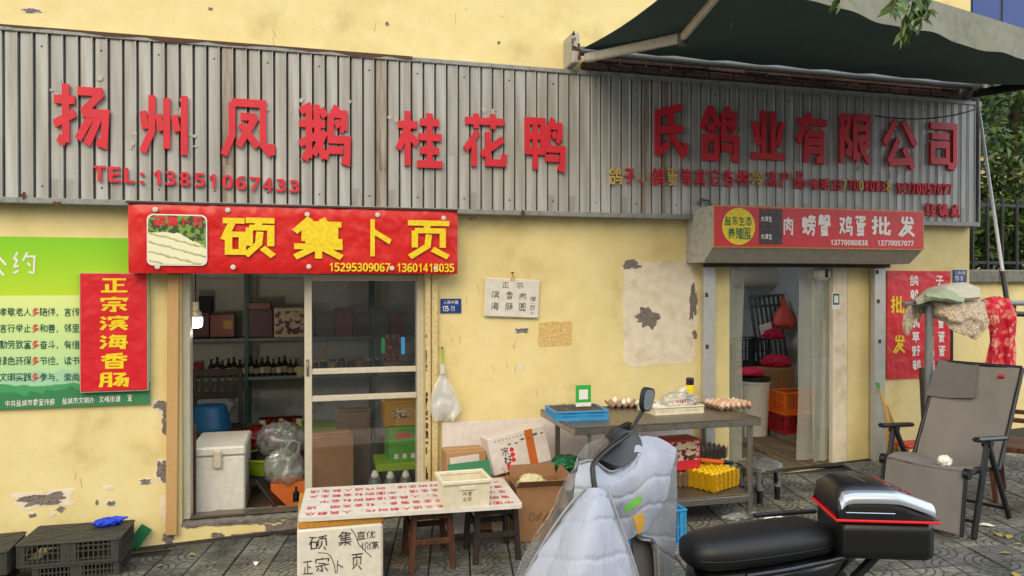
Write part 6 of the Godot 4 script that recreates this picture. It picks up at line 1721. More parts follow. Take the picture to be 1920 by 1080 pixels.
func build_pavement_things() -> void:
	var b: Mb
	var t: Node3D
	# upturned black crates, stacked by the wall
	var cb := Mb.new(); crate_walls(cb, 0.585, 0.147, 0.375, 20, 13); crate_floor(cb, 0.57, 0.36, 0.143)
	var cl := Mb.new(); crate_walls(cl, 0.50, 0.10, 0.33, 22, 14); crate_floor(cl, 0.48, 0.31, 0.095)
	var tops := [[Vector3(-1.49, 0.045, 0.285), -2.0, "upper grey-black crate under the blue gloves"], [Vector3(-2.13, 0.03, 0.34), 3.0, "upper grey-black crate with nothing lying on it"]]
	var lows := [[Vector3(-1.45, gy(-1.45), 0.30), -1.0, "lower crate under the gloved crate"], [Vector3(-2.12, gy(-2.12), 0.34), 3.0, "lower crate under the empty-topped crate"]]
	for k in 2:
		t = thing("plastic_crate", tops[k][2], "crate", tops[k][0], tops[k][1], "upturned crates along the wall"); put("crate_body", cb, M.crate_black, t)
		t = thing("plastic_crate", lows[k][2], "crate", lows[k][0], lows[k][1], "upturned crates along the wall"); put("crate_body", cl, M.crate_black, t)
		if k == 1: t.scale.y = 1.15
	t = thing("blue_gloves", "bundle of blue rubber gloves on the black crate", "gloves", H(208, 984, 0.195) + Vector3(0, 0.012, 0), 12)
	b = Mb.new(); b.blob(Vector3(-0.02, 0.01, 0), Vector3(0.07, 0.022, 0.045), 0.45, 0.2, 3, 30, 16); put("glove", b, M.glove_blue, t)
	for k in 5:
		b = Mb.new(); var s := Vector3(0.0 + k * 0.012, 0.015, -0.02 + k * 0.012)
		b.tube([s, s + Vector3(0.03, 0.018, 0.004), s + Vector3(0.055, 0.006 + 0.004 * k, -0.006 + 0.004 * k)], [0.011, 0.01, 0.006], 8); put("finger", b, M.glove_blue, t)
	var gp := PB(236, 990, 276, 1040, 0.05)
	b = Mb.new(); b.box(Vector3(), Vector3(gp[1] * 0.6, gp[2] * 0.85, 0.006), 0.001)
	tag(put("green_card", b, M.green_dark, self, Transform3D(Basis(Vector3.BACK, -0.62) * Basis(Vector3.RIGHT, -0.12), gp[0] + Vector3(0.02, 0.03, 0))), "small dark green card propped behind the crate", "card")
	# foam box with brushed writing
	var bx0 := P(557, 1000, 1.235).x; var bx1 := P(718, 1000, 1.235).x
	var by := P(640, 988, 1.235).y
	var bg := gy(bx0) - 0.004
	t = thing("foam_box", "white foam box with black brushed characters under the printed board", "box", Vector3((bx0 + bx1) / 2, bg, 0.93))
	var bw := bx1 - bx0
	var bh := by - bg
	b = Mb.new(); span(b, -bw / 2, bw / 2, 0, bh, -0.30, 0.305, 0.012); put("box_body", b, M.foam, t)
	b = Mb.new(); span(b, bw / 2 - 0.004, bw / 2 + 0.003, 0.01, bh - 0.01, -0.29, 0.29); put("side_panel", b, M.box_side, t)
	b = Mb.new(); span(b, -bw / 2 + 0.004, bw / 2 + 0.006, bh, 0.428 - bg, -0.345, 0.295, 0.008); put("taped_lid", b, M.tape_orange, t)
	b = Mb.new()
	for q: Array in [["硕", 0.14, 0.30, 0.20, 0.22], ["集", 0.47, 0.27, 0.16, 0.22], ["直", 0.68, 0.20, 0.12, 0.13], ["优", 0.80, 0.20, 0.11, 0.13], ["价", 0.74, 0.36, 0.10, 0.12], ["廉", 0.84, 0.37, 0.11, 0.13], ["正", 0.06, 0.66, 0.12, 0.22], ["宗", 0.20, 0.64, 0.17, 0.22], ["卜", 0.42, 0.68, 0.12, 0.20], ["页", 0.62, 0.66, 0.14, 0.26]]:
		b = Mb.new(); glyph(b, q[0], Vector3((q[1] - 0.5) * bw, bh * (1.0 - q[2] - 0.02), 0.3065), Vector3(q[3] * bw, 0, 0), Vector3(0, q[4] * bh, 0), 7.5, 0.001, 3.0); put("written_character", b, M.print_ink, t)
	for l: Array in [[0.62, 0.04, 0.68, 0.16, 0.72, 0.30, 0.86, 0.50], [0.24, 0.36, 0.36, 0.40, 0.42, 0.55, 0.44, 0.70]]:
		var pts := []
		for i in 4: pts.append(Vector3((l[i * 2] - 0.5) * bw, bh * (1.0 - l[i * 2 + 1]), 0.3062))
		b = Mb.new(); b.tube(run(pts, 14), 0.0022, 5); put("brush_line", b, M.print_ink, t)
	# printed board laid over the box and two stools
	t = thing("printed_board", "white board with upside-down red characters laid as a table", "board", Vector3(0.625, 0.44, 0.94), -3.5)
	var lw := 1.36; var ld := 0.66
	b = Mb.new()
	var poly := PackedVector2Array()
	for q in 4:
		var c: Vector2 = Vector2(lw / 2 - 0.03, ld / 2 - 0.03) * [Vector2(1, 1), Vector2(-1, 1), Vector2(-1, -1), Vector2(1, -1)][q]
		for i in 5: poly.append(c + Vector2.from_angle(PI / 2 * q + PI / 2 * i / 4.0) * 0.03)
	b.xf = Transform3D(Basis(Vector3.RIGHT, -PI / 2), Vector3(0, -0.011, 0)); b.prism(poly, 0.024); put("panel", b, M.white_board, t)
	b = Mb.new()
	var lines := ["中国特色社会主义进入新时代，人民群众", "有的好生活和安全会有多、社会文明的进", "生活安全的时代、人民生活明的社会中的", "道路有和的安全生活，中国的社会新主义", "人民和文明大好的生活，时代进入新生活"]
	for k in 5:
		for i in lines[k].length():
			if rng.randf() < 0.05: continue
			var cw := 0.058
			var x: float = lw / 2 - 0.05 - i * 0.0715
			var zz := ld / 2 - 0.055 - k * 0.122
			if x < -lw / 2 + 0.06: continue
			b = Mb.new(); glyph(b, lines[k][i], Vector3(x, 0.014, zz - 0.038), Vector3(-cw, 0, 0), Vector3(0, 0, 0.06), 11, 0.0006); put("printed_character", b, M.print_red, t)
	# two wooden stools under it
	for s: Array in [[P(769, 1030, 1.12).x, P(850, 1030, 1.12).x, "brown wooden stool under the middle of the printed board", "stool_wood", 0.78, 1.14], [P(889, 1020, 1.13).x, P(972, 1020, 1.13).x, "dark wooden stool under the end of the printed board", "dark_wood", 0.84, 1.15]]:
		var cx: float = (s[0] + s[1]) / 2
		var g := gy(cx)
		t = thing("wooden_stool", s[2], "stool", Vector3(cx, g, (s[4] + s[5]) / 2))
		var w: float = s[1] - s[0]; var dz: float = (s[5] - s[4]) / 2
		var top := 0.426 - g
		b = Mb.new(); span(b, -w / 2 - 0.01, w / 2 + 0.01, top - 0.03, top, -dz - 0.01, dz + 0.01, 0.006); put("seat", b, M[s[3]], t)
		for x: float in [-1, 1]:
			for zz: float in [-1, 1]:
				b = Mb.new(); b.bar(Vector3(x * (w / 2 - 0.005), -0.006, zz * dz), Vector3(x * (w / 2 - 0.025), top - 0.03, zz * (dz - 0.02)), 0.036, 0.036, 0.004); put("leg", b, M[s[3]], t)
		for zz: float in [-1, 1]:
			b = Mb.new(); span(b, -w / 2 + 0.01, w / 2 - 0.01, top * 0.42, top * 0.42 + 0.035, zz * dz - 0.012, zz * dz + 0.012, 0.003); put("stretcher", b, M[s[3]], t)
			b = Mb.new(); span(b, -w / 2 + 0.02, w / 2 - 0.02, top - 0.075, top - 0.032, zz * (dz - 0.02) - 0.01, zz * (dz - 0.02) + 0.01); put("apron", b, M[s[3]], t)
			b = Mb.new(); span(b, zz * (w / 2 - 0.014) - 0.012, zz * (w / 2 - 0.014) + 0.012, top * 0.6, top * 0.6 + 0.035, -dz + 0.015, dz - 0.015, 0.003); put("stretcher", b, M[s[3]], t)
	# white food box on the board
	var fb := H(877, 953, 0.455)
	t = thing("plastic_food_box", "white plastic food box standing on the printed board", "tub", Vector3(fb.x, 0.4535, fb.z - 0.14), 1)
	b = Mb.new()
	var hw := 0.148; var hd := 0.125; var hh := 0.165
	for s: float in [-1, 1]:
		b.flat(Vector3(-hw * 0.94, 0, s * hd * 0.93), Vector3(hw * 0.94, 0, s * hd * 0.93), Vector3(hw, hh, s * hd), Vector3(-hw, hh, s * hd)); b.flat(Vector3(-hw * 0.9, 0.006, s * hd * 0.9), Vector3(hw * 0.9, 0.006, s * hd * 0.9), Vector3(hw * 0.97, hh, s * hd * 0.965), Vector3(-hw * 0.97, hh, s * hd * 0.965))
		b.flat(Vector3(s * hw * 0.94, 0, -hd * 0.93), Vector3(s * hw * 0.94, 0, hd * 0.93), Vector3(s * hw, hh, hd), Vector3(s * hw, hh, -hd)); b.flat(Vector3(s * hw * 0.9, 0.006, -hd * 0.9), Vector3(s * hw * 0.9, 0.006, hd * 0.9), Vector3(s * hw * 0.97, hh, hd * 0.965), Vector3(s * hw * 0.97, hh, -hd * 0.965))
	span(b, -hw * 0.93, hw * 0.93, 0.0, 0.006, -hd * 0.92, hd * 0.92); put("tub_body", b, M.cream_plastic, t)
	b = Mb.new()
	for s: float in [-1, 1]:
		span(b, -hw - 0.012, hw + 0.012, hh - 0.018, hh + 0.006, s * hd - 0.012, s * hd + 0.012, 0.004); span(b, s * hw - 0.012, s * hw + 0.012, hh - 0.0175, hh + 0.0055, -hd + 0.012, hd - 0.012, 0.004)
	put("rim", b, M.cream_plastic, t)
	b = Mb.new(); span(b, -0.05, 0.05, hh - 0.055, hh - 0.03, hd - 0.002, hd + 0.008, 0.003); put("handle", b, M.cream_plastic, t)
	for i in 4:
		b = Mb.new(); write(b, "肉香正宗"[i], Vector3(-0.03 + 0.032 * (i % 2), 0.075 if i < 2 else 0.042, hd * (0.976 if i < 2 else 0.966)), Vector3.RIGHT, Vector3.UP, 0.032, 0.026, 0.022, 9); put("printed_character", b, M.carton_dark, t)
	t = thing("green_folder", "green flat board standing behind the white food box", "board", H(872, 905, 0.6) + Vector3(0, 0, 0))
	t.position = Vector3(P(882, 870, 0.62).x, 0.4535, 0.63)
	var ft := P(882, 868, 0.62).y - 0.4535
	b = Mb.new(); b.bar(Vector3(0, 0, 0), Vector3(0, ft, -0.04), 0.30, 0.012, 0.002, Vector3.BACK); put("panel", b, M.green_dark, t, Transform3D(Basis(Vector3.BACK, 0.06), Vector3.ZERO))
	# white panel leaning on the wall
	var wl := P(829, 800, 0.05).x; var wr := P(1300, 780, 0.05).x
	var wt := P(900, 790, 0.05).y
	t = thing("leaning_sheet", "wide off-white panel leaning on the wall under the counter", "sheet", Vector3((wl + wr) / 2, gy(1.6) - 0.02, 0.10))
	b = Mb.new(); b.bar(Vector3(0, 0.0, 0.05), Vector3(0, wt - gy(1.6) + 0.02, -0.075), wr - wl, 0.014, 0.003, Vector3.BACK); put("panel", b, M.carton_white, t)
	# cartons between the box and the counter
	var c0 := carton("carton", "brown carton with cut white lining against the leaning panel", Vector3(P(868, 930, 0.34).x, gy(1.0), 0.36), Vector3(0.30, P(868, 838, 0.3).y - gy(1.0), 0.2), 2, M.carton_light, 0.0)
	b = Mb.new(); var ch := P(868, 838, 0.3).y - gy(1.0)
	b.xf = Transform3D(Basis(Vector3.BACK, 0.07), Vector3(-0.01, ch - 0.14, 0.104)); b.box(Vector3(), Vector3(0.22, 0.22, 0.006), 0.002); put("white_lining", b, M.carton_white, c0)
	var lo := carton("carton", "long brown carton lying flat under the printed gift box", Vector3(P(965, 905, 0.42).x, gy(1.4), 0.42), Vector3(0.60, P(965, 893, 0.55).y - gy(1.4), 0.30), -2, M.carton_light, 0.0)
	lo.set_meta("category", "box")
	var oc := carton("carton", "open brown carton with raised flaps beside the counter leg", Vector3(1.54, gy(1.54) - 0.004, 0.76), Vector3(0.34, 0.38, 0.26), -4, M.carton, 0.09)
	b = Mb.new()
	for k in 3:
		var pts := []
		for i in 20: pts.append(Vector3(-0.06 + 0.05 * k + 0.03 * cos(i * 0.5 + k) * (1.0 - i / 30.0), 0.17 + 0.035 * sin(i * 0.5 + k * 2) * (1.0 - i / 30.0), 0.1315))
		b.tube(pts, 0.0018, 5)
	put("printed_flourish", b, M.carton_dark, oc)
	t = thing("crumpled_packaging", "pale crumpled packaging sticking out of the open carton", "packaging", Vector3(1.50, gy(1.54) + 0.36, 0.77))
	b = Mb.new(); b.blob(Vector3(), Vector3(0.09, 0.06, 0.07), 0.35, 0.15, 9); put("wrapper", b, M.gift_cream, t)
	# tilted white gift carton with an orange band
	var gb := P(976, 845, 0.55)
	t = thing("gift_carton", "white printed gift carton with orange band lying tilted", "box", gb + Vector3(0, 0, -0.02), 4)
	t.rotation_degrees = Vector3(-4, 3, 10.5)
	var gw := 0.455; var gh := 0.27; var gd := 0.20
	b = Mb.new(); b.box(Vector3(0, 0, -gd / 2), Vector3(gw, gh, gd), 0.004); put("box_body", b, M.carton_white, t)
	b = Mb.new(); b.box(Vector3(0.09, 0, 0.0005), Vector3(0.062, gh - 0.006, 0.003)); put("orange_band", b, M.orange_print, t)
	b = Mb.new()
	for k in 6:
		b.xf = Transform3D(Basis(Vector3.RIGHT, PI / 2) * Basis().scaled(Vector3(1, 1, 0.45)), Vector3(-0.07 + k * 0.052, 0.062 + 0.006 * k - (0.01 if k % 2 else 0.0), 0.0022)); b.lathe([[0.0, 0.001], [0.012 + 0.002 * k * (1 - k % 2), 0.001]], Vector3(), 12)
	b.xf = Transform3D()
	for k in 9: b.box(Vector3(-0.17 + k * 0.028, 0.105, 0.0018), Vector3(0.008, 0.008, 0.001))
	put("printed_lanterns", b, M.oil_grey, t)
	b = Mb.new(); glyph(b, "宗", Vector3(-0.14, -0.01, 0.001), Vector3(0.055, 0, 0), Vector3(0, 0.06, 0), 9, 0.001, 4.0); put("printed_character", b, M.print_black, t); b = Mb.new(); glyph(b, "好", Vector3(-0.13, -0.075, 0.001), Vector3(0.055, 0, 0), Vector3(0, 0.06, 0), 9, 0.001, 4.0); put("printed_character", b, M.print_black, t)
	b = Mb.new()
	for k in 3:
		b.xf = Transform3D(Basis(Vector3.RIGHT, PI / 2), Vector3(-0.06, 0.02 - k * 0.038, 0.001)); b.lathe([[0.0, 0.001], [0.017, 0.001], [0.017, 0.0]], Vector3(), 16)
	b.xf = Transform3D(); b.box(Vector3(-0.105, -0.095, 0.0015), Vector3(0.026, 0.05, 0.002)); put("printed_seal", b, M.print_red, t)
	b = Mb.new(); b.blob(P(1062, 868, 0.5), Vector3(0.09, 0.045, 0.09), 0.5, 0.18, 14, 30, 18); tag(put("dark_plastic_bag", b, M.green_dark), "dark green crumpled plastic under the counter end", "plastic bag")
	var st := P(1062, 880, 0.5)
	carton("carton", "low white carton under the dark crumpled plastic", Vector3(st.x + 0.03, gy(st.x), 0.45), Vector3(0.3, st.y - 0.015 - gy(st.x), 0.3), 8, M.carton_white)
	var wp := P(870, 968, 0.62)
	b = Mb.new(); b.bar(Vector3(wp.x, 0.07, 0.62), Vector3(wp.x, 0.30, 0.56), 0.17, 0.012, 0.002, Vector3.BACK); tag(put("white_sheet", b, M.carton_white), "white foam sheet standing under the printed board", "sheet")
	var pk := P(940, 1003, 0.62)
	carton("carton", "small pale pink carton under the printed board", Vector3(pk.x, gy(pk.x), 0.55), Vector3(0.12, 0.17, 0.12), 5, M.carton_white)

func egg_tray_mesh(nx: int, nz: int, p: float, high := 0.036) -> ArrayMesh:
	var b := Mb.new()
	var nu := nx * 6 + 1; var nv := nz * 6 + 1
	var pts := []
	for j in nv:
		var row := []
		for i in nu:
			var x := float(i) / 6; var z := float(j) / 6
			var h := 0.5 - 0.5 * cos(TAU * x) * 0.5 - 0.5 * cos(TAU * z) * 0.5
			row.append(Vector3((x - nx / 2.0) * p, high * (1.0 - clampf(h * 1.25 - 0.1, 0.0, 1.0)) - 0.0, (z - nz / 2.0) * p))
		pts.append(row)
	b.grid(pts, nu, nv, 0.0018)
	return b.mesh()

func egg_mesh() -> ArrayMesh:
	var b := Mb.new()
	var prof := []
	for i in 11:
		var a := PI * i / 10.0
		prof.append([0.0215 * sin(a) * (1.0 + 0.12 * cos(a)), 0.029 * -cos(a) * (1.0 if a < PI / 2 else 1.12)])
	var pr := []
	for q: Array in prof: pr.append([maxf(q[0], 0.0), q[1]])
	var pts := []
	for q: Array in pr:
		var row := []
		for k in 13: row.append(Vector3(cos(TAU * k / 12) * q[0], q[1], sin(TAU * k / 12) * q[0]))
		pts.append(row)
	b.grid(pts, 13, 11, 0.0, true)
	return b.mesh()

func build_counter() -> void:
	var b: Mb
	var x0 := 1.71; var x1 := 3.14; var z0 := 0.30; var z1 := 1.07; var ty := 0.868
	var t := thing("steel_counter", "worn steel two-tier counter table with eggs on it", "table")
	b = Mb.new(); span(b, x0, x1, ty - 0.012, ty, z0, z1, 0.003); put("table_top", b, M.steel_worn, t)
	b = Mb.new()
	span(b, x0, x1, ty - 0.055, ty - 0.0125, z1 - 0.02, z1 + 0.002, 0.004); span(b, x0, x1, ty - 0.055, ty - 0.0125, z0, z0 + 0.02, 0.004)
	span(b, x0 - 0.002, x0 + 0.02, ty - 0.055, ty - 0.0125, z0 + 0.021, z1 - 0.021, 0.004); span(b, x1 - 0.02, x1 + 0.002, ty - 0.055, ty - 0.0125, z0 + 0.021, z1 - 0.021, 0.004)
	put("edge_rail", b, M.steel, t)
	for x: float in [x0 + 0.12, x1 - 0.06]:
		for z: float in [z0 + 0.06, z1 - 0.05]:
			b = Mb.new(); b.tube([Vector3(x, gy(x) + 0.03, z), Vector3(x, ty - 0.056, z)], 0.021, 12); b.lathe([[0.0, 0.0], [0.018, 0.0], [0.026, 0.012], [0.026, 0.05], [0.021, 0.055]], Vector3(x, gy(x) - 0.004, z), 12); put("leg", b, M.steel, t)
	var sy := 0.315
	b = Mb.new(); span(b, x0 + 0.1, x1 - 0.04, sy - 0.012, sy, z0 + 0.05, z1 - 0.04, 0.003); put("lower_shelf", b, M.steel_worn, t)
	b = Mb.new(); span(b, x0 + 0.1, x1 - 0.04, sy - 0.06, sy - 0.0125, z1 - 0.058, z1 - 0.036, 0.004); put("shelf_rail", b, M.steel, t); b = Mb.new(); span(b, x0 + 0.1, x1 - 0.04, sy - 0.06, sy - 0.0125, z0 + 0.046, z0 + 0.068, 0.004); put("shelf_rail", b, M.steel, t)
	# blue tray of dried sprigs, with a payment card standing in it
	var p := H(1088, 785, ty)
	t = thing("blue_tray", "shallow blue plastic tray on the counter", "tray", Vector3(p.x, ty, p.z - 0.08), -3)
	b = Mb.new(); crate_walls(b, 0.385, 0.066, 0.29, 26, 18); span(b, -0.19, 0.19, 0.002, 0.008, -0.14, 0.14)
	span(b, -0.19, 0.19, 0.006, 0.06, 0.138, 0.1405); span(b, -0.19, 0.19, 0.006, 0.06, -0.1405, -0.138); span(b, -0.19, -0.188, 0.006, 0.06, -0.14, 0.14); span(b, 0.188, 0.19, 0.006, 0.06, -0.14, 0.14)
	put("tray_body", b, M.crate_blue, t)
	b = Mb.new()
	for k in 900:
		var a := Vector3(rng.randf_range(-0.17, 0.17), rng.randf_range(0.03, 0.075), rng.randf_range(-0.125, 0.125))
		var d := Vector3(rng.randfn(), rng.randf_range(-0.2, 0.7), rng.randfn()).normalized() * rng.randf_range(0.02, 0.05)
		b.bar(a - d * 0.5, a + d * 0.5, 0.0016, 0.0016)
	b.box(Vector3(0, 0.03, 0), Vector3(0.36, 0.045, 0.26))
	var dh := put("dried_sprigs", b, M.straw_dry, self, Transform3D(t.basis, t.position)); dh.set_meta("kind", "stuff"); tag(dh, "heap of brown dried sprigs filling the blue tray", "dried herbs")
	t = thing("payment_card_stand", "upright green card with white square above the blue tray", "card", Vector3(P(1091, 760, p.z - 0.1).x, ty + 0.045, p.z - 0.07))
	var cw := 0.118; var ch := 0.155
	b = Mb.new(); b.box(Vector3(0, 0.03 + ch / 2, 0), Vector3(cw, ch, 0.005), 0.001); put("card", b, M.green_plastic, t)
	b = Mb.new(); b.box(Vector3(0, 0.03 + ch * 0.56, 0.002), Vector3(cw * 0.58, cw * 0.6, 0.004)); put("white_square", b, M.print_white, t)
	b = Mb.new(); b.box(Vector3(0, 0.03 + ch * 0.09, 0.002), Vector3(cw, ch * 0.18, 0.004)); put("white_foot", b, M.print_white, t)
	# trays of eggs
	var em := egg_mesh()
	var tm := egg_tray_mesh(6, 5, 0.049)
	p = H(1382, 770, ty)
	t = thing("egg_tray", "brown pulp tray full of eggs at the counter end", "egg tray", Vector3(p.x - 0.0, ty, p.z - 0.13), 4)
	put("tray", tm, M.egg_pulp, t)
	var place := func(tray: Node3D, nx: int, nz: int, skip: float, lbl: String, grp: String, m) -> void:
		for i in nx:
			for j in nz:
				if rng.randf() < skip: continue
				var at: Vector3 = tray.transform * Vector3((i + 0.5 - nx / 2.0) * 0.049, 0.036, (j + 0.5 - nz / 2.0) * 0.049)
				var o := put("egg", em, m if m else M["eggshell_%d" % rng.randi_range(0, 2)], self, Transform3D(Basis.from_euler(Vector3(rng.randfn() * 0.15, rng.randf() * 6, rng.randfn() * 0.15)).scaled(Vector3.ONE * rng.randf_range(0.84, 0.95)), at))
				tag(o, lbl, "egg", grp)
	place.call(t, 6, 5, 0.0, "pale brown egg in the full tray at the counter end", "eggs in the full tray", null)
	p = H(1180, 766, ty)
	t = thing("egg_tray", "brown pulp tray half empty behind the mirror", "egg tray", Vector3(p.x + 0.02, ty, p.z - 0.12), -12)
	put("tray", tm, M.egg_pulp, t)
	place.call(t, 6, 5, 0.72, "egg left in the half empty pulp tray", "eggs in the half empty tray", M.eggshell_white)
	p = H(1272, 776, ty)
	t = thing("white_tray", "shallow white slotted tray of eggs on the counter", "tray", Vector3(p.x, ty, p.z - 0.13), 2)
	b = Mb.new(); crate_walls(b, 0.40, 0.06, 0.28, 28, 18); span(b, -0.195, 0.195, 0.002, 0.008, -0.135, 0.135); put("tray_body", b, M.cream_plastic, t)
	for k in 22:
		var at := t.transform * Vector3(-0.16 + (k % 7) * 0.052, 0.036, -0.09 + (k / 7) * 0.055)
		tag(put("egg", em, M.eggshell_white, self, Transform3D(Basis.from_euler(Vector3(PI / 2, rng.randf() * 6, 0)), at)), "white egg lying in the white slotted tray", "egg", "eggs in the white tray")
	p = t.position
	b = Mb.new(); b.blob(p + Vector3(0.06, 0.085, 0.02), Vector3(0.11, 0.045, 0.08), 0.5, 0.17, 6, 36, 20); b.tube([p + Vector3(0.08, 0.1, 0), p + Vector3(0.11, 0.16, -0.01), p + Vector3(0.14, 0.17, 0.0)], [0.05, 0.03, 0.012], 8)
	var bag := put("plastic_bag", b, M.bag_film); tag(bag, "white plastic bag with pink print lying over white tray", "plastic bag")
	b = Mb.new()
	for k in 5: b.box(p + Vector3(0.01 + k * 0.022, 0.085 + 0.006 * (k % 2), 0.093), Vector3(0.012, 0.024, 0.003), 0.001)
	put("pink_print", b, M.magenta_cloth, bag)
	var sc := P(1296, 755, 0.5)
	t = thing("spray_can", "black capped yellow spray can standing on the counter", "spray can", Vector3(sc.x, ty, 0.48))
	b = Mb.new(); b.lathe([[0.0, 0.0], [0.03, 0.0], [0.033, 0.008], [0.033, 0.09]], Vector3(), 18); put("can_base", b, M.black_gloss, t)
	b = Mb.new(); b.lathe([[0.033, 0.09], [0.033, 0.165], [0.028, 0.172]], Vector3(), 18); put("yellow_label", b, M.print_yellow, t)
	b = Mb.new(); b.lathe([[0.031, 0.17], [0.031, 0.215], [0.027, 0.225], [0.0, 0.225]], Vector3(), 18); put("cap", b, M.black_plastic, t)
	# lower shelf: yellow egg trays, red carton, pulp trays
	var ym := egg_tray_mesh(6, 5, 0.053, 0.027)
	p = Vector3(2.90, sy, 0.80)
	for k in 10:
		var o := put("egg_tray", ym, M.egg_yellow, self, Transform3D(Basis(Vector3.UP, deg_to_rad(24 + rng.randfn() * 1.5)), p + Vector3(rng.randfn() * 0.002, 0.002 + k * 0.0125, rng.randfn() * 0.002)))
		tag(o, "yellow plastic egg tray in the nested stack on shelf", "egg tray", "yellow egg trays on the lower shelf")
	for k in 6:
		var o := put("egg_tray", tm, M.egg_pulp, self, Transform3D(Basis(Vector3.UP, deg_to_rad(8 + rng.randfn() * 2)), Vector3(P(1275, 890, 0.74).x, sy + 0.002 + k * 0.016, 0.66)))
		tag(o, "brown pulp egg tray stacked beneath the red carton", "egg tray", "pulp trays under the red carton")
	t = thing("red_carton", "red printed carton sitting on the pulp egg trays", "box", Vector3(P(1280, 850, 0.74).x, sy + 0.128, 0.68), 4)
	b = Mb.new(); span(b, -0.13, 0.13, 0, 0.23, -0.09, 0.09, 0.004); put("box_body", b, M.letter_red, t)
	b = Mb.new(); b.box(Vector3(0, 0.145, 0.0905), Vector3(0.235, 0.14, 0.003)); put("printed_picture", b, M.duck_photo, t)
	var pg := P(1329, 862, 0.62)
	for k in 5:
		var o := put("egg_tray", tm, M.egg_pulp_grey, self, Transform3D(Basis(Vector3.UP, 0.3), Vector3(pg.x + 0.06, pg.y - 0.03 + k * 0.016, 0.44)))
		tag(o, "grey pulp egg tray stacked behind the yellow ones", "egg tray", "grey pulp trays on the lower shelf")
	b = Mb.new(); span(b, pg.x - 0.1, pg.x + 0.16, sy, pg.y - 0.032, 0.36, 0.58, 0.004); tag(put("carton", b, M.carton_dark), "dark carton under the grey pulp trays", "box")
	var ha := P(1312, 862, 0.70); var hb := P(1374, 868, 0.70)
	t = thing("orange_handle_tool", "tool with orange handle laid over the yellow trays", "tool")
	b = Mb.new(); b.tube([ha, ha.lerp(hb, 0.7)], 0.016, 10); put("handle", b, M.orange_plastic, t)
	b = Mb.new(); b.tube([ha.lerp(hb, 0.7), hb], [0.018, 0.015], 10); put("grip_end", b, M.black_plastic, t)
	# stool wrapped in torn film beside the counter
	var ws := Vector3(3.42, gy(3.42), 0.62)
	t = thing("wrapped_stool", "small dark stool wrapped in torn plastic film beside counter", "stool", ws, 14)
	b = Mb.new(); span(b, -0.115, 0.115, 0.25, 0.285, -0.115, 0.115, 0.012); put("seat", b, M.dark_wood, t)
	for x: float in [-0.09, 0.09]:
		for z: float in [-0.09, 0.09]:
			b = Mb.new(); b.bar(Vector3(x * 1.1, -0.006, z * 1.1), Vector3(x, 0.25, z), 0.035, 0.035, 0.004); put("leg", b, M.black_plastic, t)
	b = Mb.new(); b.blob(Vector3(0, 0.262, 0), Vector3(0.15, 0.042, 0.15), 0.3, 0.2, 15, 34, 14); put("torn_film", b, M.bag_grey, t)
	for k in 4:
		b = Mb.new(); var a := PI / 4 + PI / 2 * k
		b.tube([Vector3(cos(a) * 0.14, 0.25, sin(a) * 0.14), Vector3(cos(a) * 0.15, 0.16, sin(a) * 0.13), Vector3(cos(a) * 0.135, 0.10, sin(a) * 0.14)], [0.03, 0.022, 0.03], 7); put("torn_film", b, M.bag_grey, t)
	var bc := H(1262, 1015, gy(2.4))
	t = thing("blue_crate", "blue plastic crate standing under the counter front", "crate", Vector3(bc.x - 0.12, gy(bc.x - 0.1), bc.z - 0.06))
	b = Mb.new(); crate_walls(b, 0.36, 0.24, 0.26, 12, 9); crate_floor(b, 0.34, 0.24, 0.008); put("crate_body", b, M.crate_blue, t)
	b = Mb.new(); b.blob(Vector3(3.05, gy(3.05) + 0.012, 0.98), Vector3(0.13, 0.018, 0.05), 0.5, 0.2, 19, 30, 12); tag(put("flat_film", b, M.bag_film), "flattened scrap of clear film by the counter leg", "litter")
	b = Mb.new(); b.blob(Vector3(3.22, gy(3.22) + 0.01, 1.12), Vector3(0.07, 0.014, 0.03), 0.5, 0.2, 23, 26, 12); tag(put("white_scrap", b, M.tissue), "torn white paper scrap on the paving by counter leg", "litter")

func cloth(called: String, label: String, rows: Array, nu: int, nv: int, thick: float, m: Material, amp: float, freq: float, sd: int, parent: Node = null, pull := Vector3.ONE) -> MeshInstance3D:
	var pts := []
	for r: Array in rows:
		var row := []
		for a: Array in r: row.append(P(a[0], a[1], a[2]))
		pts.append(row)
	var b := Mb.new(); b.grid(ruffle(spline(pts, nu, nv), amp, freq, sd, pull), nu, nv, thick)
	var o := put(called, b, m, parent if parent else self)
	if not parent: tag(o, label, called.get_slice("_", called.count("_")))
	return o

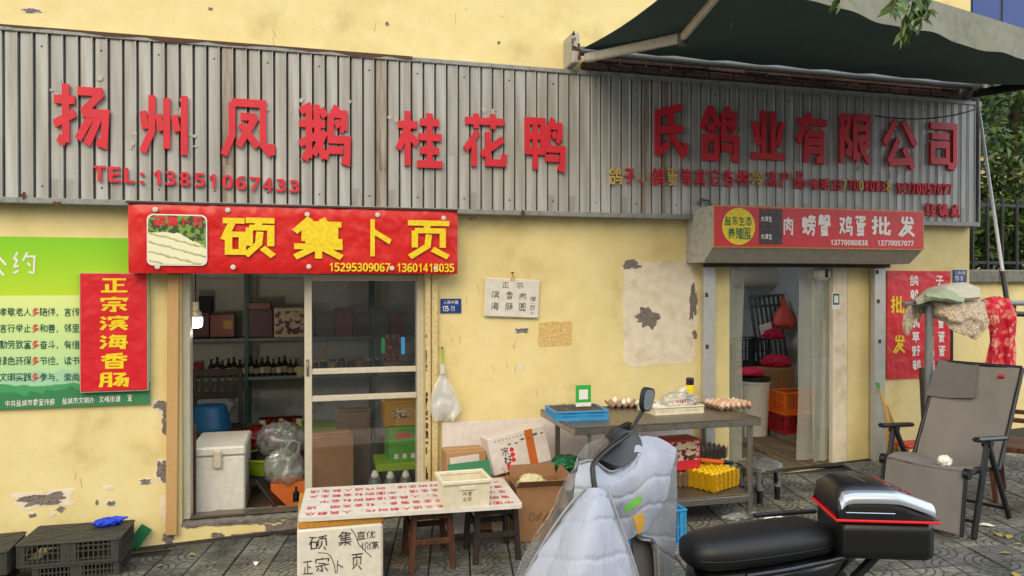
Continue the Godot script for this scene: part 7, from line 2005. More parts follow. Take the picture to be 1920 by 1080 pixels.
func build_right_corner() -> void:
	var b: Mb
	var t: Node3D
	# pole and bar carrying the bedding
	var px := P(1742, 700, 0.95).x
	var top := P(1742, 570, 0.95).y
	t = thing("drying_frame", "grey steel pole with a crossbar carrying bedding", "drying frame")
	b = Mb.new(); b.tube([Vector3(px, gy(px) - 0.005, 0.95), Vector3(px, top, 0.95)], 0.031, 14); put("pole", b, M.pipe_grey, t)
	b = Mb.new(); b.tube([Vector3(px - 0.25, top - 0.0, 0.95), Vector3(px + 1.5, top + 0.0, 0.95)], 0.022, 10); put("crossbar", b, M.pipe_grey, t)
	b = Mb.new(); b.tube([Vector3(px + 1.45, gy(px + 1.45), 0.95), Vector3(px + 1.45, top, 0.95)], 0.031, 12); put("pole", b, M.pipe_grey, t)
	b = Mb.new(); b.bar(Vector3(px + 0.075, gy(px), 0.86), Vector3(px + 0.075, 1.15, 0.80), 0.04, 0.03, 0.003); tag(put("wooden_stake", b, M.pole_wood), "thin weathered stake standing behind the grey pole", "stake")
	cloth("leopard_blanket", "beige leopard-spotted blanket draped over the drying frame", [
		[[1716, 600, 0.85], [1738, 572, 0.85], [1790, 575, 0.83], [1845, 590, 0.85]],
		[[1710, 562, 0.93], [1742, 548, 0.93], [1792, 549, 0.93], [1846, 562, 0.93]],
		[[1703, 588, 1.0], [1736, 560, 0.93], [1785, 572, 1.08], [1852, 584, 1.04]],
		[[1701, 608, 1.0], [1730, 572, 0.90], [1782, 596, 1.11], [1859, 606, 1.05]],
		[[1706, 629, 0.98], [1732, 590, 0.88], [1786, 618, 1.08], [1834, 638, 1.07]]], 50, 40, 0.02, M.leopard, -0.024, 4.5, 3)
	t = thing("folded_quilt", "pale green and white quilt folded on the leopard blanket", "quilt")
	cloth("white_fold", "", [[[1722, 556, 0.84], [1745, 540, 0.82], [1800, 530, 0.82], [1834, 538, 0.84]], [[1716, 560, 0.95], [1745, 545, 1.0], [1800, 534, 1.0], [1838, 544, 0.98]], [[1718, 566, 1.03], [1748, 560, 1.09], [1800, 560, 1.10], [1839, 557, 1.05]]], 30, 18, 0.025, M.towel_white, 0.006, 5.0, 5, t)
	cloth("green_fold", "", [[[1737, 546, 0.98], [1770, 540, 1.02], [1806, 548, 1.04]], [[1735, 551, 1.06], [1770, 549, 1.09], [1808, 560, 1.10]], [[1738, 556, 1.10], [1772, 560, 1.13], [1806, 567, 1.13]]], 30, 14, 0.03, M.towel_green, 0.006, 5.0, 7, t)
	cloth("red_floral_blanket", "crimson floral blanket hanging over the end of frame", [
		[[1848, 605, 0.84], [1862, 592, 0.84], [1876, 588, 0.84], [1890, 588, 0.84], [1904, 594, 0.84]],
		[[1842, 564, 0.92], [1858, 556, 0.93], [1872, 554, 0.92], [1888, 558, 0.93], [1903, 568, 0.92]],
		[[1850, 588, 1.00], [1866, 576, 1.03], [1882, 574, 1.00], [1898, 580, 1.03], [1910, 598, 1.00]],
		[[1854, 630, 0.98], [1866, 630, 1.03], [1880, 628, 0.99], [1894, 628, 1.03], [1908, 622, 0.99]],
		[[1849, 665, 0.98], [1864, 668, 1.03], [1878, 666, 0.98], [1894, 664, 1.03], [1907, 660, 0.99]],
		[[1845, 692, 0.98], [1862, 696, 1.02], [1878, 692, 0.98], [1894, 695, 1.02], [1909, 688, 0.99]]], 60, 56, 0.012, M.red_flower_cloth, -0.018, 6.0, 9, null, Vector3(1, 0.22, 1))
	# broom and red stool by the door post
	var bo := P(1668, 870, 0.16)
	t = thing("straw_broom", "straw broom standing upside down against door post", "broom", Vector3(bo.x, gy(bo.x), 0.2))
	b = Mb.new()
	for k in 60:
		var a := TAU * k / 60.0; var r := 0.085 * sqrt(rng.randf())
		b.tube([Vector3(cos(a) * r * 1.4 + 0.04, 0.0, sin(a) * r * 0.6), Vector3(cos(a) * r * 0.6, 0.34, sin(a) * r * 0.4 - 0.03), Vector3(cos(a) * r * 0.25 - 0.02, 0.52, sin(a) * r * 0.25 - 0.07)], 0.004, 4, false)
	put("bristles", b, M.broom_straw, t)
	b = Mb.new(); b.tube([Vector3(-0.01, 0.45, -0.06), Vector3(-0.05, 0.68, -0.12)], [0.022, 0.012], 8); put("binding", b, M.broom_straw, t)
	b = Mb.new(); b.tube([Vector3(-0.045, 0.64, -0.11), Vector3(-0.055, 0.72, -0.125)], 0.012, 7); put("green_tie", b, M.green_plastic, t)
	t = thing("red_stool", "low red plastic stool behind the straw broom", "stool", Vector3(bo.x + 0.02, gy(bo.x), 0.38))
	b = Mb.new(); span(b, -0.12, 0.15, 0.2, 0.225, -0.11, 0.11, 0.01); put("seat", b, M.red_plastic, t)
	for x: float in [-0.12, 0.15]:
		for z: float in [-0.09, 0.09]:
			b = Mb.new(); b.bar(Vector3(x * 1.25, -0.005, z * 1.15), Vector3(x, 0.2, z), 0.03, 0.03, 0.004); put("leg", b, M.red_plastic, t)
	# folding recliner
	t = thing("folding_recliner", "grey mesh folding recliner with black arms and hanging leg rest", "chair")
	t.transform = Transform3D(Basis(Vector3(0.371, 0, 0.929), Vector3.UP, Vector3(-0.929, 0, 0.371)), Vector3(4.28, gy(4.28), 1.53))
	# local axes: x to the near side, -z to the back
	var sheet := func(rows: Array, nu: int, nv: int, thick: float, amp: float, sd: int) -> Mb:
		var m := Mb.new(); m.grid(ruffle(spline(rows, nu, nv), amp, 3.0, sd), nu, nv, thick); return m
	put("seat", sheet.call([[Vector3(-0.26, 0.43, 0.26), Vector3(0, 0.425, 0.28), Vector3(0.26, 0.43, 0.26)], [Vector3(-0.26, 0.44, 0.1), Vector3(0, 0.40, 0.1), Vector3(0.26, 0.44, 0.1)], [Vector3(-0.26, 0.39, -0.2), Vector3(0, 0.35, -0.2), Vector3(0.26, 0.39, -0.2)]], 16, 14, 0.008, 0.003, 1), M.mesh_fabric, t)
	put("leg_rest", sheet.call([[Vector3(-0.255, 0.425, 0.265), Vector3(0, 0.42, 0.285), Vector3(0.255, 0.425, 0.265)], [Vector3(-0.255, 0.30, 0.29), Vector3(0, 0.30, 0.30), Vector3(0.255, 0.30, 0.29)], [Vector3(-0.255, 0.03, 0.33), Vector3(0, 0.03, 0.335), Vector3(0.255, 0.03, 0.33)]], 16, 12, 0.008, 0.002, 2), M.mesh_fabric, t)
	put("backrest", sheet.call([[Vector3(-0.27, 1.05, -0.6), Vector3(0, 1.045, -0.62), Vector3(0.27, 1.05, -0.6)], [Vector3(-0.27, 0.8, -0.45), Vector3(0, 0.79, -0.48), Vector3(0.27, 0.8, -0.45)], [Vector3(-0.27, 0.6, -0.34), Vector3(0, 0.58, -0.36), Vector3(0.27, 0.6, -0.34)], [Vector3(-0.265, 0.38, -0.2), Vector3(0, 0.35, -0.21), Vector3(0.265, 0.38, -0.2)]], 18, 20, 0.01, 0.004, 3), M.mesh_fabric, t)
	put("headrest_cover", sheet.call([[Vector3(-0.28, 1.065, -0.6), Vector3(-0.14, 1.06, -0.615), Vector3(0.0, 1.06, -0.615)], [Vector3(-0.29, 0.95, -0.52), Vector3(-0.14, 0.94, -0.525), Vector3(0.01, 0.95, -0.535)], [Vector3(-0.30, 0.80, -0.43), Vector3(-0.15, 0.80, -0.445), Vector3(0.03, 0.82, -0.46)]], 18, 14, 0.006, 0.004, 4), M.dark_fabric, t)
	b = Mb.new(); b.bar(Vector3(0.15, 0.985, -0.556), Vector3(0.185, 0.985, -0.556), 0.022, 0.03, 0.002, Vector3(0, 0.5, 0.86)); put("brand_patch", b, M.letter_dark_red, t)
	for s: float in [-1, 1]:
		b = Mb.new(); b.tube([Vector3(s * 0.285, 1.05, -0.61), Vector3(s * 0.285, 0.7, -0.40), Vector3(s * 0.285, 0.38, -0.2)], 0.014, 9); put("back_frame", b, M.dark_metal, t)
		b = Mb.new(); b.tube([Vector3(s * 0.275, 0.39, -0.2), Vector3(s * 0.275, 0.425, 0.27)], 0.014, 9); put("seat_frame", b, M.dark_metal, t)
		b = Mb.new(); b.tube([Vector3(s * 0.268, 0.42, 0.275), Vector3(s * 0.268, 0.02, 0.34)], 0.012, 9); put("rest_frame", b, M.dark_metal, t)
		b = Mb.new(); b.bar(Vector3(s * 0.31, 0.645, 0.24), Vector3(s * 0.31, 0.60, -0.22), 0.055, 0.03, 0.012); put("armrest", b, M.black_plastic, t)
		b = Mb.new(); b.bar(Vector3(s * 0.31, 0.60, 0.06), Vector3(s * 0.30, -0.005, 0.24), 0.03, 0.045, 0.008); put("leg", b, M.dark_metal, t)
		b = Mb.new(); b.bar(Vector3(s * 0.305, 0.60, 0.04), Vector3(s * 0.29, 0.0, -0.38), 0.03, 0.04, 0.008); put("leg", b, M.dark_metal, t)
		b = Mb.new(); b.tube([Vector3(s * 0.335, 0.6, 0.05), Vector3(s * 0.28, 0.6, 0.05)], 0.03, 14); put("hinge", b, M.black_plastic, t)
		b = Mb.new(); b.tube([Vector3(s * 0.29, 0.42, 0.27), Vector3(s * 0.255, 0.42, 0.27)], 0.035, 14); put("hinge", b, M.black_plastic, t)
	for q: Array in [[0.10, 0.21], [0.09, -0.32]]:
		b = Mb.new(); b.tube([Vector3(-0.3, q[0], q[1]), Vector3(0.3, q[0], q[1])], 0.011, 8); put("cross_tube", b, M.dark_metal, t)
	b = Mb.new(); b.tube([Vector3(-0.28, 1.055, -0.615), Vector3(0.28, 1.055, -0.615)], 0.013, 8); put("back_frame", b, M.dark_metal, t)
	var tp: Vector3 = t.transform * Vector3(0.06, 0.44, 0.1)
	b = Mb.new(); b.blob(tp, Vector3(0.035, 0.028, 0.03), 0.6, 0.2, 41, 22, 14); tag(put("tissue", b, M.tissue), "crumpled white tissue on the grey recliner seat", "tissue")
	# wooden chair with a purple cloth at the edge
	t = thing("slatted_chair", "brown wooden chair with purple cloth at pavement edge", "chair", Vector3(5.22, gy(5.22), 1.42), 35)
	for x: float in [-0.22, 0.22]:
		b = Mb.new(); b.bar(Vector3(x, 0, -0.2), Vector3(x, 0.9, -0.3), 0.04, 0.035, 0.004); put("leg", b, M.stool_wood, t)
		b = Mb.new(); b.bar(Vector3(x, 0, 0.22), Vector3(x, 0.62, 0.22), 0.04, 0.04, 0.004); put("leg", b, M.stool_wood, t)
		b = Mb.new(); b.bar(Vector3(x, 0.62, 0.25), Vector3(x, 0.62, -0.27), 0.05, 0.03, 0.004); put("armrest", b, M.stool_wood, t)
	b = Mb.new(); span(b, -0.24, 0.24, 0.38, 0.42, -0.24, 0.25, 0.006); put("seat", b, M.stool_wood, t)
	for k in 4:
		b = Mb.new(); span(b, -0.21, 0.21, 0.5 + k * 0.1, 0.56 + k * 0.1, -0.285 - k * 0.008, -0.265 - k * 0.008); put("back_slat", b, M.stool_wood, t)
	b = Mb.new(); b.grid(ruffle(spline([[Vector3(-0.2, 0.6, -0.34), Vector3(0.2, 0.6, -0.34)], [Vector3(-0.21, 0.93, -0.32), Vector3(0.21, 0.93, -0.32)], [Vector3(-0.21, 0.94, -0.27), Vector3(0.21, 0.94, -0.27)], [Vector3(-0.22, 0.58, -0.22), Vector3(0.22, 0.6, -0.22)]], 16, 24), 0.012, 3.0, 5), 16, 24, 0.01)
	var pc := put("purple_cloth", b, M.purple_cloth, self, t.transform); tag(pc, "purple cloth hung over the wooden chair back", "cloth")
	b = Mb.new(); b.tube([P(1893, 588, 0.5), P(1960, 591, 0.5)], 0.025, 10)
	tag(put("steel_pipe", b, M.dark_metal), "dark horizontal pipe beside the red floral blanket", "pipe")
	# fallen leaves and scraps
	for k in 16:
		var q := [Vector2(1805, 905), Vector2(1872, 985), Vector2(1893, 988), Vector2(1864, 1065), Vector2(1756, 1072), Vector2(1910, 1000), Vector2(1850, 970), Vector2(1885, 1015), Vector2(1500, 945), Vector2(1380, 990), Vector2(1540, 905), Vector2(360, 1040), Vector2(480, 1055), Vector2(300, 1062), Vector2(1905, 1050), Vector2(1780, 1060)][k] as Vector2
		var at := H(q.x, q.y, gy(lerpf(-1.1, 4.3, (q.x - 270) / 1230.0)) + 0.004)
		at.y = gy(at.x) + 0.006
		b = Mb.new()
		var l := 0.045 * rng.randf_range(0.6, 1.2)
		b.grid([[Vector3(-l * 0.1, 0, -l), Vector3(l * 0.1, 0, -l)], [Vector3(-l * 0.5, 0.008, -l * 0.2), Vector3(l * 0.5, 0.01, -l * 0.3)], [Vector3(-l * 0.4, 0.004, l * 0.4), Vector3(l * 0.4, 0.008, l * 0.4)], [Vector3(-0.002, 0.002, l), Vector3(0.002, 0.002, l)]], 2, 4, 0.001)
		tag(put("fallen_leaf", b, M.dry_leaf if k % 3 else M.tissue, self, Transform3D(Basis(Vector3.UP, rng.randf() * TAU), at)), "dry yellow leaf lying on the paving" if k % 3 else "tiny white paper scrap lying on the paving", "leaf" if k % 3 else "litter", "leaves on the paving" if k % 3 else "paper scraps on the paving")

func ringed(b: Mb, secs: Array, sides := 26, power := 3.2) -> void:     # closed hull through [x, y centre, z centre, half height, half width] sections
	var pts := []
	for s: Array in secs:
		var row := []
		for k in sides + 1:
			var a := TAU * (k % sides) / sides
			var c := Vector2(cos(a), sin(a))
			c /= pow(pow(absf(c.x), power) + pow(absf(c.y), power), 1.0 / power)
			row.append(Vector3(s[0], s[1] + c.y * s[3], s[2] + c.x * s[4]))
		pts.append(row)
	b.grid(pts, sides + 1, secs.size(), 0.0, true)

func build_scooter() -> void:
	var b: Mb
	var t := thing("electric_scooter", "black electric scooter with rear top case parked along the pavement", "scooter")
	var g := gy(1.9)
	var z0 := 2.75
	var hull := func(secs: Array, sides := 26, power := 3.2) -> Mb:
		var m := Mb.new(); ringed(m, secs, sides, power); return m
	# seat
	var sy := 0.635
	put("seat", hull.call([[1.625, sy - 0.02, z0, 0.001, 0.001], [1.63, sy - 0.02, z0, 0.03, 0.05], [1.655, sy - 0.015, z0, 0.06, 0.10], [1.72, sy - 0.012, z0, 0.074, 0.13], [1.85, sy - 0.008, z0, 0.078, 0.145], [2.0, sy - 0.002, z0, 0.078, 0.15], [2.15, sy + 0.006, z0, 0.076, 0.15], [2.28, sy + 0.010, z0, 0.072, 0.14], [2.345, sy + 0.005, z0, 0.06, 0.115], [2.375, sy - 0.005, z0, 0.03, 0.07], [2.38, sy - 0.01, z0, 0.001, 0.001]], 34, 2.7), M.seat_vinyl, t)
	for s: float in [-1, 1]:
		b = Mb.new(); b.tube(run([Vector3(1.66, sy - 0.02, z0 + s * 0.104), Vector3(1.72, sy - 0.02, z0 + s * 0.133), Vector3(1.85, sy - 0.018, z0 + s * 0.147), Vector3(2.0, sy - 0.012, z0 + s * 0.152), Vector3(2.15, sy - 0.006, z0 + s * 0.152), Vector3(2.28, sy, z0 + s * 0.142), Vector3(2.345, sy, z0 + s * 0.116)], 30), 0.0028, 6); put("seat_piping", b, M.black_plastic, t)
	b = Mb.new()
	b.tube(run([Vector3(1.85, 0.55, z0 + 0.155), Vector3(2.1, 0.565, z0 + 0.165), Vector3(2.4, 0.60, z0 + 0.16), Vector3(2.5, 0.61, z0), Vector3(2.4, 0.60, z0 - 0.16), Vector3(2.1, 0.565, z0 - 0.165), Vector3(1.85, 0.55, z0 - 0.155)], 40), 0.014, 9); put("grab_rail", b, M.black_gloss, t)
	b = Mb.new(); b.tube([Vector3(2.1, 0.70, z0 - 0.17), Vector3(2.45, 0.695, z0 - 0.17)], 0.012, 8); put("grab_rail", b, M.dark_metal, t)
	put("rear_body", hull.call([[1.66, 0.42, z0, 0.05, 0.06], [1.70, 0.44, z0, 0.12, 0.12], [2.0, 0.46, z0, 0.12, 0.14], [2.3, 0.50, z0, 0.09, 0.12], [2.52, 0.55, z0, 0.03, 0.05], [2.54, 0.55, z0, 0.001, 0.001]]), M.black_gloss, t)
	b = Mb.new(); span(b, 1.10, 1.75, g + 0.20, g + 0.30, z0 - 0.15, z0 + 0.15, 0.03); put("footboard", b, M.black_plastic, t)
	put("front_apron", hull.call([[1.02, 0.55, z0, 0.20, 0.03], [1.05, 0.55, z0, 0.30, 0.14], [1.12, 0.55, z0, 0.32, 0.17], [1.17, 0.52, z0, 0.24, 0.12]]), M.dark_metal, t)
	for x: float in [0.86, 2.30]:
		var w := put("wheel", wheel_tyre(), M.rubber, t, Transform3D(Basis(), Vector3(x, gy(x) + 0.22, z0)))
		b = Mb.new(); b.xf = Transform3D(Basis(Vector3.RIGHT, PI / 2), Vector3())
		b.lathe([[0.0, 0.05], [0.06, 0.05], [0.08, 0.02], [0.14, 0.02], [0.155, 0.035], [0.155, -0.035], [0.14, -0.02], [0.08, -0.02], [0.06, -0.05], [0.0, -0.05]], Vector3(), 24); put("rim", b, M.dark_metal, w)
	b = Mb.new()
	for s: float in [-1, 1]: b.tube([Vector3(0.86, gy(0.86) + 0.22, z0 + s * 0.07), Vector3(1.0, 0.62, z0 + s * 0.05)], 0.02, 8)
	b.tube([Vector3(1.0, 0.6, z0), Vector3(1.17, 1.06, z0)], 0.03, 10); put("fork", b, M.dark_metal, t)
	put("front_mudguard", hull.call([[0.66, 0.33, z0, 0.03, 0.04], [0.75, 0.42, z0, 0.05, 0.07], [0.88, 0.47, z0, 0.05, 0.075], [1.02, 0.44, z0, 0.05, 0.06]]), M.black_gloss, t)
	# handlebar, dash, mirror
	b = Mb.new(); b.tube([Vector3(1.22, 1.02, z0 + 0.2), Vector3(1.19, 1.04, z0 + 0.1), Vector3(1.19, 1.04, z0 - 0.1), Vector3(1.22, 1.02, z0 - 0.2)], 0.014, 9); put("handlebar", b, M.black_plastic, t)
	b = Mb.new()
	var dash := [[P(1113, 876, 2.93), P(1150, 884, 2.90), P(1188, 850, 2.72)], [P(1122, 862, 2.88), P(1150, 858, 2.84), P(1184, 830, 2.70)], [P(1136, 846, 2.82), P(1155, 836, 2.78), P(1178, 814, 2.70)], [P(1152, 828, 2.76), P(1162, 814, 2.74), P(1174, 800, 2.70)]]
	b.grid(spline(dash, 16, 16), 16, 16, 0.05); put("dash", b, M.black_plastic, t)
	b = Mb.new(); b.grid(spline([[P(1147, 818, 2.75), P(1168, 806, 2.72)], [P(1156, 800, 2.74), P(1176, 790, 2.71)]], 6, 6), 6, 6, 0.03); put("screen", b, M.old_black_screen, t)
	var mc := P(1209, 748, 2.6)
	var mb := Basis(Vector3.BACK, -0.18) * Basis(Vector3.UP, 0.5)
	b = Mb.new()
	var poly := PackedVector2Array()
	for k in 28:
		var a := TAU * k / 28; var c := Vector2(cos(a), sin(a)); c /= pow(pow(absf(c.x), 3.0) + pow(absf(c.y), 3.0), 1.0 / 3.0)
		poly.append(Vector2(c.x * (0.042 + 0.006 * c.y), c.y * 0.056))
	b.prism(poly, 0.022); var mr := put("mirror", b, M.black_plastic, t, Transform3D(mb, mc))
	var inner := PackedVector2Array()
	for q in poly: inner.append(q * 0.86)
	b = Mb.new(); b.xf = Transform3D(Basis(), Vector3(0, 0, 0.0222)); b.prism(inner, 0.0015); put("mirror_glass", b, M.chrome, mr)
	b = Mb.new(); b.tube(run([P(1205, 770, 2.6), P(1192, 792, 2.62), P(1181, 815, 2.66), P(1178, 828, 2.70)], 12), 0.009, 8); put("mirror_stem", b, M.black_plastic, t)
	b = Mb.new(); b.tube(run([P(1178, 815, 2.80), P(1140, 842, 2.94), P(1114, 868, 3.05), P(1112, 890, 3.08), P(1116, 918, 3.10)], 18), 0.011, 8); put("cable", b, M.black_plastic, t)
	# top case
	var x0 := 2.29; var x1 := 2.735; var zn := 2.935; var zf := 2.585
	var yb := P(1620, 1046, zn).y; var yl := 0.766
	var c := put("top_case", hull.call([[x0 + 0.02, (yb + yl) / 2, (zn + zf) / 2, 0.001, 0.001], [x0 + 0.02, (yb + yl) / 2, (zn + zf) / 2, (yl - yb) / 2, (zn - zf) / 2 - 0.02], [x0 + 0.05, (yb + yl) / 2, (zn + zf) / 2, (yl - yb) / 2, (zn - zf) / 2], [x1 - 0.05, (yb + yl) / 2, (zn + zf) / 2, (yl - yb) / 2, (zn - zf) / 2], [x1 - 0.01, (yb + yl) / 2, (zn + zf) / 2, (yl - yb) / 2, (zn - zf) / 2 - 0.03], [x1 - 0.01, (yb + yl) / 2, (zn + zf) / 2, 0.001, 0.001]], 40, 7.0), M.black_plastic, t)
	b = Mb.new(); b.box(Vector3((x0 + x1) / 2, yl + 0.004, (zn + zf) / 2), Vector3(x1 - x0 + 0.008, 0.012, zn - zf + 0.012), 0.003); put("red_line", b, M.line_red, c)
	# lid: sections across its length, [x, top, shoulder height, shoulder inset]
	var rows := []
	var yt := 0.922
	for s: Array in [[x0 + 0.03, yl + 0.012, yl + 0.010, 0.03], [x0 + 0.002, yl + 0.03, yl + 0.02, 0.02], [x0 + 0.012, yt - 0.03, yl + 0.068, 0.03], [x0 + 0.05, yt - 0.004, yl + 0.082, 0.035], [x0 + 0.10, yt, yl + 0.086, 0.035], [x1 - 0.22, yt - 0.002, yl + 0.086, 0.035], [x1 - 0.15, yt - 0.022, yl + 0.078, 0.035], [x1 - 0.03, yl + 0.058, yl + 0.035, 0.03], [x1 + 0.002, yl + 0.03, yl + 0.018, 0.02], [x1 - 0.002, yl + 0.012, yl + 0.010, 0.02]]:
		var row := []
		var inset: float = s[3]
		for q: Array in [[zn, yl + 0.010], [zn - 0.002, (yl + 0.01 + s[2]) / 2], [zn - 0.008, s[2]], [zn - inset, lerpf(s[2], s[1], 0.62)], [zn - inset * 2.4, s[1] - 0.003], [(zn + zf) / 2, s[1]], [zf + inset * 2.4, s[1] - 0.003], [zf + inset, lerpf(s[2], s[1], 0.62)], [zf + 0.008, s[2]], [zf, yl + 0.010]]:
			row.append(Vector3(s[0], q[1], q[0]))
		rows.append(row)
	b = Mb.new(); b.grid(rows, 10, rows.size()); var lid := put("lid", b, M.lid_black, c)
	c.transform = Transform3D(Basis(), Vector3(x0, 0, zn)) * Transform3D(Basis(Vector3.UP, deg_to_rad(-20)), Vector3()) * Transform3D(Basis(), Vector3(-x0, 0, -zn))
	# silver shoulder bar along the near edge, bending down at the back
	b = Mb.new()
	var sb := []
	for s: Array in [[x0 + 0.022, yl + 0.066, 0.0], [x0 + 0.05, yl + 0.092, 0.006], [x0 + 0.12, yl + 0.098, 0.007], [x1 - 0.21, yl + 0.098, 0.007], [x1 - 0.15, yl + 0.090, 0.006], [x1 - 0.02, yl + 0.045, 0.004]]:
		sb.append([Vector3(s[0], s[1] - 0.012, zn + 0.003), Vector3(s[0], s[1] + 0.010, zn - 0.006 + s[2]), Vector3(s[0], s[1] + 0.024, zn - 0.022 + s[2]), Vector3(s[0], s[1] + 0.030, zn - 0.045 + s[2])])
	b.grid(spline(sb, 8, 40), 8, 40, -0.006); put("silver_bar", b, M.silver_paint, lid)
	b = Mb.new(); b.box(Vector3((x0 + x1) / 2 - 0.075, yl + 0.056, zn - 0.004), Vector3(0.21, 0.024, 0.014), 0.004); put("handle_slot", b, M.rubber, lid)
	b = Mb.new(); b.box(Vector3((x0 + x1) / 2 - 0.075, yl + 0.041, zn + 0.001), Vector3(0.215, 0.005, 0.01), 0.002); put("slot_lip", b, M.chrome, lid)
	b = Mb.new()
	var ra := Vector3(x1 - 0.20, yt - 0.004, 0); var rb := Vector3(x1 - 0.02, yl + 0.064, 0)
	for k in 5:
		var p := ra.lerp(rb, (k + 0.5) / 5.0)
		b.bar(p + Vector3(0, -0.002, zf + 0.10), p + Vector3(0, -0.002, zn - 0.10), 0.028, 0.012, 0.004, (rb - ra).cross(Vector3.BACK).normalized() * -1.0)
	put("tail_reflector", b, M.tail_red, lid)
	b = Mb.new(); b.bar(Vector3(x0 + 0.12, yt + 0.0005, zf + 0.09), Vector3(x0 + 0.16, yt + 0.0005, zn - 0.1), 0.006, 0.003); put("lid_seam", b, M.grey_metal, lid)
	b = Mb.new(); b.bar(Vector3(2.42, 0.58, z0), Vector3(2.5, yb + 0.004, z0), 0.14, 0.05, 0.008); put("case_mount", b, M.dark_metal, t)
	b = Mb.new(); b.bar(Vector3(2.62, yb, z0 + 0.1), Vector3(2.35, g + 0.3, z0 + 0.1), 0.03, 0.03); put("case_mount", b, M.dark_metal, t)
	# quilted windscreen cover over the handlebar
	t = thing("quilted_scooter_cover", "silver-white quilted winter cover draped over the scooter handlebar", "scooter cover")
	var lay := func(called: String, rr: Array, nu: int, nv: int, th: float, m: Material, amp: float, sd: int, fq := 5.0, rows_of := 0.0) -> void:
		if rows_of == 0.0:
			cloth(called, "", rr, nu, nv, th, m, amp, fq, sd, t, Vector3(1.0, 0.45, 1.0))
			return
		var pts := []                     # padded cloth: broad folds, pulled in along its stitching
		for r: Array in rr:
			var row := []
			for a: Array in r: row.append(P(a[0], a[1], a[2]))
			pts.append(row)
		pts = ruffle(spline(pts, nu, nv), amp, fq, sd, Vector3(1.0, 0.45, 1.0))
		var pf := FastNoiseLite.new(); pf.seed = sd; pf.frequency = 0.05
		var outp := []
		for j in nv:
			var row := []
			for i in nu:
				var du: Vector3 = pts[j][mini(i + 1, nu - 1)] - pts[j][maxi(i - 1, 0)]
				var dv: Vector3 = pts[mini(j + 1, nv - 1)][i] - pts[maxi(j - 1, 0)][i]
				var s := fposmod(float(j) / (nv - 1) * rows_of + 0.22 * pf.get_noise_1d(i * 0.3), 1.0) - 0.5
				var near := exp(-pow(s / 0.07, 2.0))
				var tuck := 0.0042 * near + 0.0022 * exp(-pow(s / 0.28, 2.0)) * (0.5 + 0.5 * sin(i * 1.15 + 5.0 * pf.get_noise_2d(i * 2.0, j * 0.6)))
				row.append(pts[j][i] - dv.cross(du).normalized() * tuck)
			outp.append(row)
		var qb := Mb.new(); qb.grid(outp, nu, nv, th); put(called, qb, m, t)
	var hem := func(line: Array, r: float, m: Material) -> void:
		var pts := []
		for a: Array in line: pts.append(P(a[0], a[1], a[2]))
		var h := Mb.new(); h.tube(run(pts, 40), r, 7); put("seam", h, m, t)
	hem.call([[1141, 922, 3.112], [1150, 945, 3.142], [1164, 985, 3.162], [1182, 1035, 3.192], [1200, 1095, 3.212], [1216, 1175, 3.19]], 0.005, M.quilt_shade_grey)
	hem.call([[1098, 915, 3.09], [1072, 942, 3.108], [1042, 982, 3.128], [1006, 1040, 3.128], [975, 1100, 3.128]], 0.005, M.quilt_shade_grey)
	hem.call([[1236, 850, 2.632], [1222, 905, 2.73], [1206, 960, 2.79], [1200, 1000, 2.81], [1228, 1014, 2.73], [1234, 1060, 2.71], [1238, 1130, 2.69]], 0.005, M.quilt_shade_grey)
	hem.call([[1085, 868, 2.95], [1112, 864, 2.96], [1150, 884, 2.94], [1186, 850, 2.79]], 0.005, M.quilt_shade_grey)
	lay.call("main_panel", [
		[[1085, 868, 2.94], [1112, 864, 2.95], [1150, 884, 2.93], [1186, 850, 2.78], [1200, 818, 2.68], [1232, 818, 2.60], [1271, 838, 2.50]],
		[[1080, 890, 3.02], [1114, 892, 3.05], [1150, 908, 3.0], [1186, 888, 2.90], [1206, 862, 2.84], [1236, 856, 2.76], [1268, 862, 2.60]],
		[[1076, 925, 3.04], [1112, 930, 3.08], [1150, 945, 3.0], [1184, 935, 2.92], [1206, 920, 2.90], [1232, 905, 2.84], [1258, 900, 2.70]],
		[[1074, 960, 3.02], [1110, 965, 3.05], [1148, 975, 2.96], [1178, 972, 2.90], [1200, 962, 2.90], [1222, 950, 2.86], [1244, 945, 2.76]],
		[[1082, 1010, 2.98], [1112, 1015, 2.98], [1150, 1018, 2.92], [1174, 1014, 2.88], [1190, 1008, 2.88], [1204, 1000, 2.85], [1218, 992, 2.80]]], 100, 84, 0.018, M.quilt, -0.010, 11, 3.0, 3.4)
	lay.call("near_flap", [
		[[1098, 915, 3.08], [1108, 914, 3.12], [1122, 914, 3.13], [1141, 922, 3.10]],
		[[1072, 942, 3.10], [1098, 940, 3.19], [1122, 936, 3.20], [1150, 945, 3.13]],
		[[1042, 982, 3.12], [1085, 980, 3.26], [1122, 976, 3.28], [1164, 985, 3.15]],
		[[1006, 1040, 3.12], [1070, 1040, 3.32], [1124, 1038, 3.34], [1182, 1035, 3.18]],
		[[975, 1100, 3.12], [1055, 1105, 3.36], [1126, 1105, 3.38], [1200, 1095, 3.20]],
		[[950, 1175, 3.10], [1045, 1185, 3.36], [1128, 1185, 3.38], [1216, 1175, 3.18]]], 90, 110, 0.018, M.quilt, -0.013, 13, 2.4, 4.0)
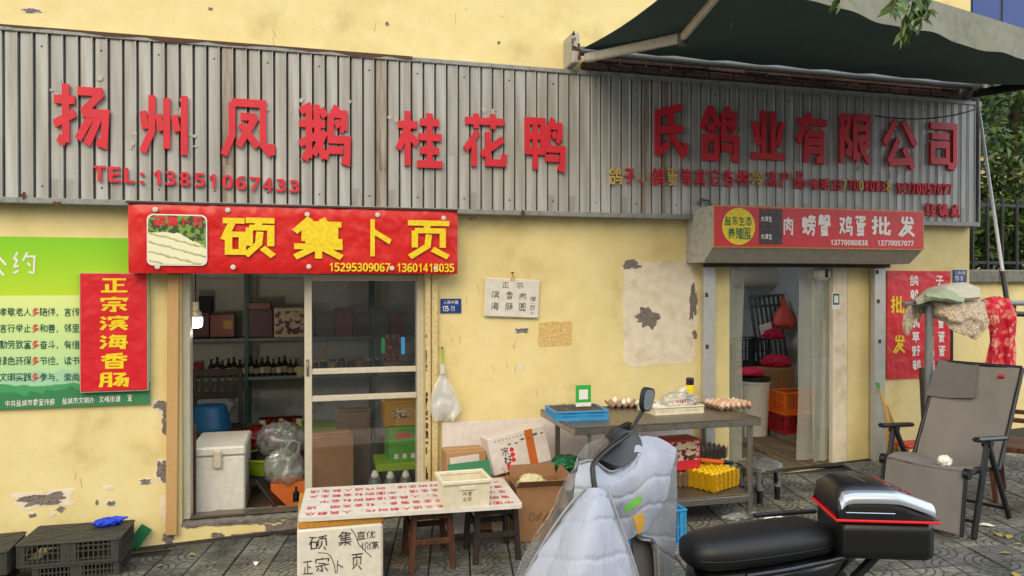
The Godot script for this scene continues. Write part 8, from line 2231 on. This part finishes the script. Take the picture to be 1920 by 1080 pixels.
	lay.call("far_flap", [
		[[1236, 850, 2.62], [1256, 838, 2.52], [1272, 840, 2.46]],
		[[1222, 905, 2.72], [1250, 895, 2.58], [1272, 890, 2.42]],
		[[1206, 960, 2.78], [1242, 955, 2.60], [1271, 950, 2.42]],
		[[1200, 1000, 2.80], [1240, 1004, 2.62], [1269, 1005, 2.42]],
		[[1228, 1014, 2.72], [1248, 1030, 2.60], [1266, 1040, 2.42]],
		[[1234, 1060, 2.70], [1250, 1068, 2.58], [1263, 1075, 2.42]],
		[[1238, 1130, 2.68], [1250, 1135, 2.58], [1262, 1140, 2.42]]], 44, 90, 0.014, M.quilt_shade_grey, -0.008, 17, 3.0, 5.0)  # its shade is in the material colour
	lay.call("dark_lining", [[[1186, 998, 2.74], [1232, 1000, 2.62]], [[1188, 1075, 2.72], [1236, 1078, 2.60]], [[1190, 1130, 2.70], [1238, 1135, 2.60]]], 8, 12, 0.012, M.dark_fabric, 0.002, 19)
	lay.call("printed_patch", [[[1171, 952, 3.0], [1186, 938, 2.99], [1202, 930, 2.98]], [[1174, 962, 3.0], [1190, 950, 2.995], [1203, 943, 2.985]]], 8, 6, 0.003, M.gift_green, 0.0, 21)
	lay.call("printed_patch", [[[1186, 968, 3.005], [1206, 962, 2.985]], [[1192, 985, 3.0], [1209, 978, 2.98]], [[1196, 1002, 2.99], [1203, 998, 2.98]]], 6, 8, 0.003, M.gift_yellow, 0.0, 23)
	lay.call("collar", [[[1170, 822, 2.74], [1184, 814, 2.70], [1200, 816, 2.66]], [[1174, 836, 2.80], [1190, 832, 2.77], [1206, 838, 2.74]], [[1186, 850, 2.82], [1198, 848, 2.80], [1212, 856, 2.78]]], 12, 12, 0.02, M.quilt, 0.004, 25)
	lay.call("clear_screen", [
		[[1076, 872, 2.90], [1100, 836, 2.82], [1136, 815, 2.74]],
		[[1052, 915, 2.95], [1078, 880, 2.86], [1110, 860, 2.78]],
		[[1025, 962, 3.0], [1052, 940, 2.90], [1085, 930, 2.84]],
		[[992, 1025, 3.02], [1025, 1000, 2.93], [1060, 990, 2.88]],
		[[966, 1085, 3.04], [1000, 1070, 2.95], [1040, 1060, 2.9]],
		[[948, 1150, 3.04], [985, 1145, 2.95], [1030, 1140, 2.9]]], 20, 44, 0.002, M.clear_film, 0.014, 27, 4.0)

func wheel_tyre() -> Mb:
	var b := Mb.new()
	var pts := []
	for i in 37:
		pts.append(Vector3(cos(TAU * i / 36), sin(TAU * i / 36), 0) * 0.185)
	b.tube(pts, 0.042, 10, false)
	return b

func build_twigs() -> void:
	rng.seed = 5
	var t := thing("overhanging_branch", "leafy green twig hanging down before the awning", "branch")
	var b := Mb.new()
	var lf := [Mb.new(), Mb.new()]
	var zz := 2.75
	for s: Array in [[[1715, -60, 1712, 0, 1698, 60], 26, 0.30], [[1740, -60, 1735, -5, 1728, 35], 20, 0.28], [[1690, -60, 1684, -10, 1668, 22], 16, 0.28], [[1575, -60, 1575, -20, 1574, 6], 7, 0.25], [[1700, -40, 1722, 10, 1738, 18], 14, 0.25], [[1705, 10, 1694, 40, 1686, 78], 10, 0.22]]:
		var pts := []
		for i in 3: pts.append(P(s[0][i * 2], s[0][i * 2 + 1], zz + rng.randfn() * 0.04))
		var path := run(pts, 12)
		b.tube(path, 0.0035, 5)
		for k in s[1]:
			var at: Vector3 = path[rng.randi_range(3, 11)]
			var d := (Vector3(rng.randfn() * 0.55, -0.8, rng.randfn() * 0.55)).normalized()
			leaf(lf[k % 2], at, d, Vector3(rng.randfn() * 0.5, rng.randfn() * 0.3, 1).normalized(), 0.075 * rng.randf_range(0.7, 1.3), 0.34)
	var root := P(1700, -60, zz)
	b.tube([root, root + Vector3(0.3, 0.5, 0.5), root + Vector3(1.2, 1.0, 1.2)], [0.008, 0.02, 0.035], 7)
	put("stem", b, M.bark, t)
	put("foliage", lf[0], M.leaf_0, t); put("foliage", lf[1], M.leaf_1, t)
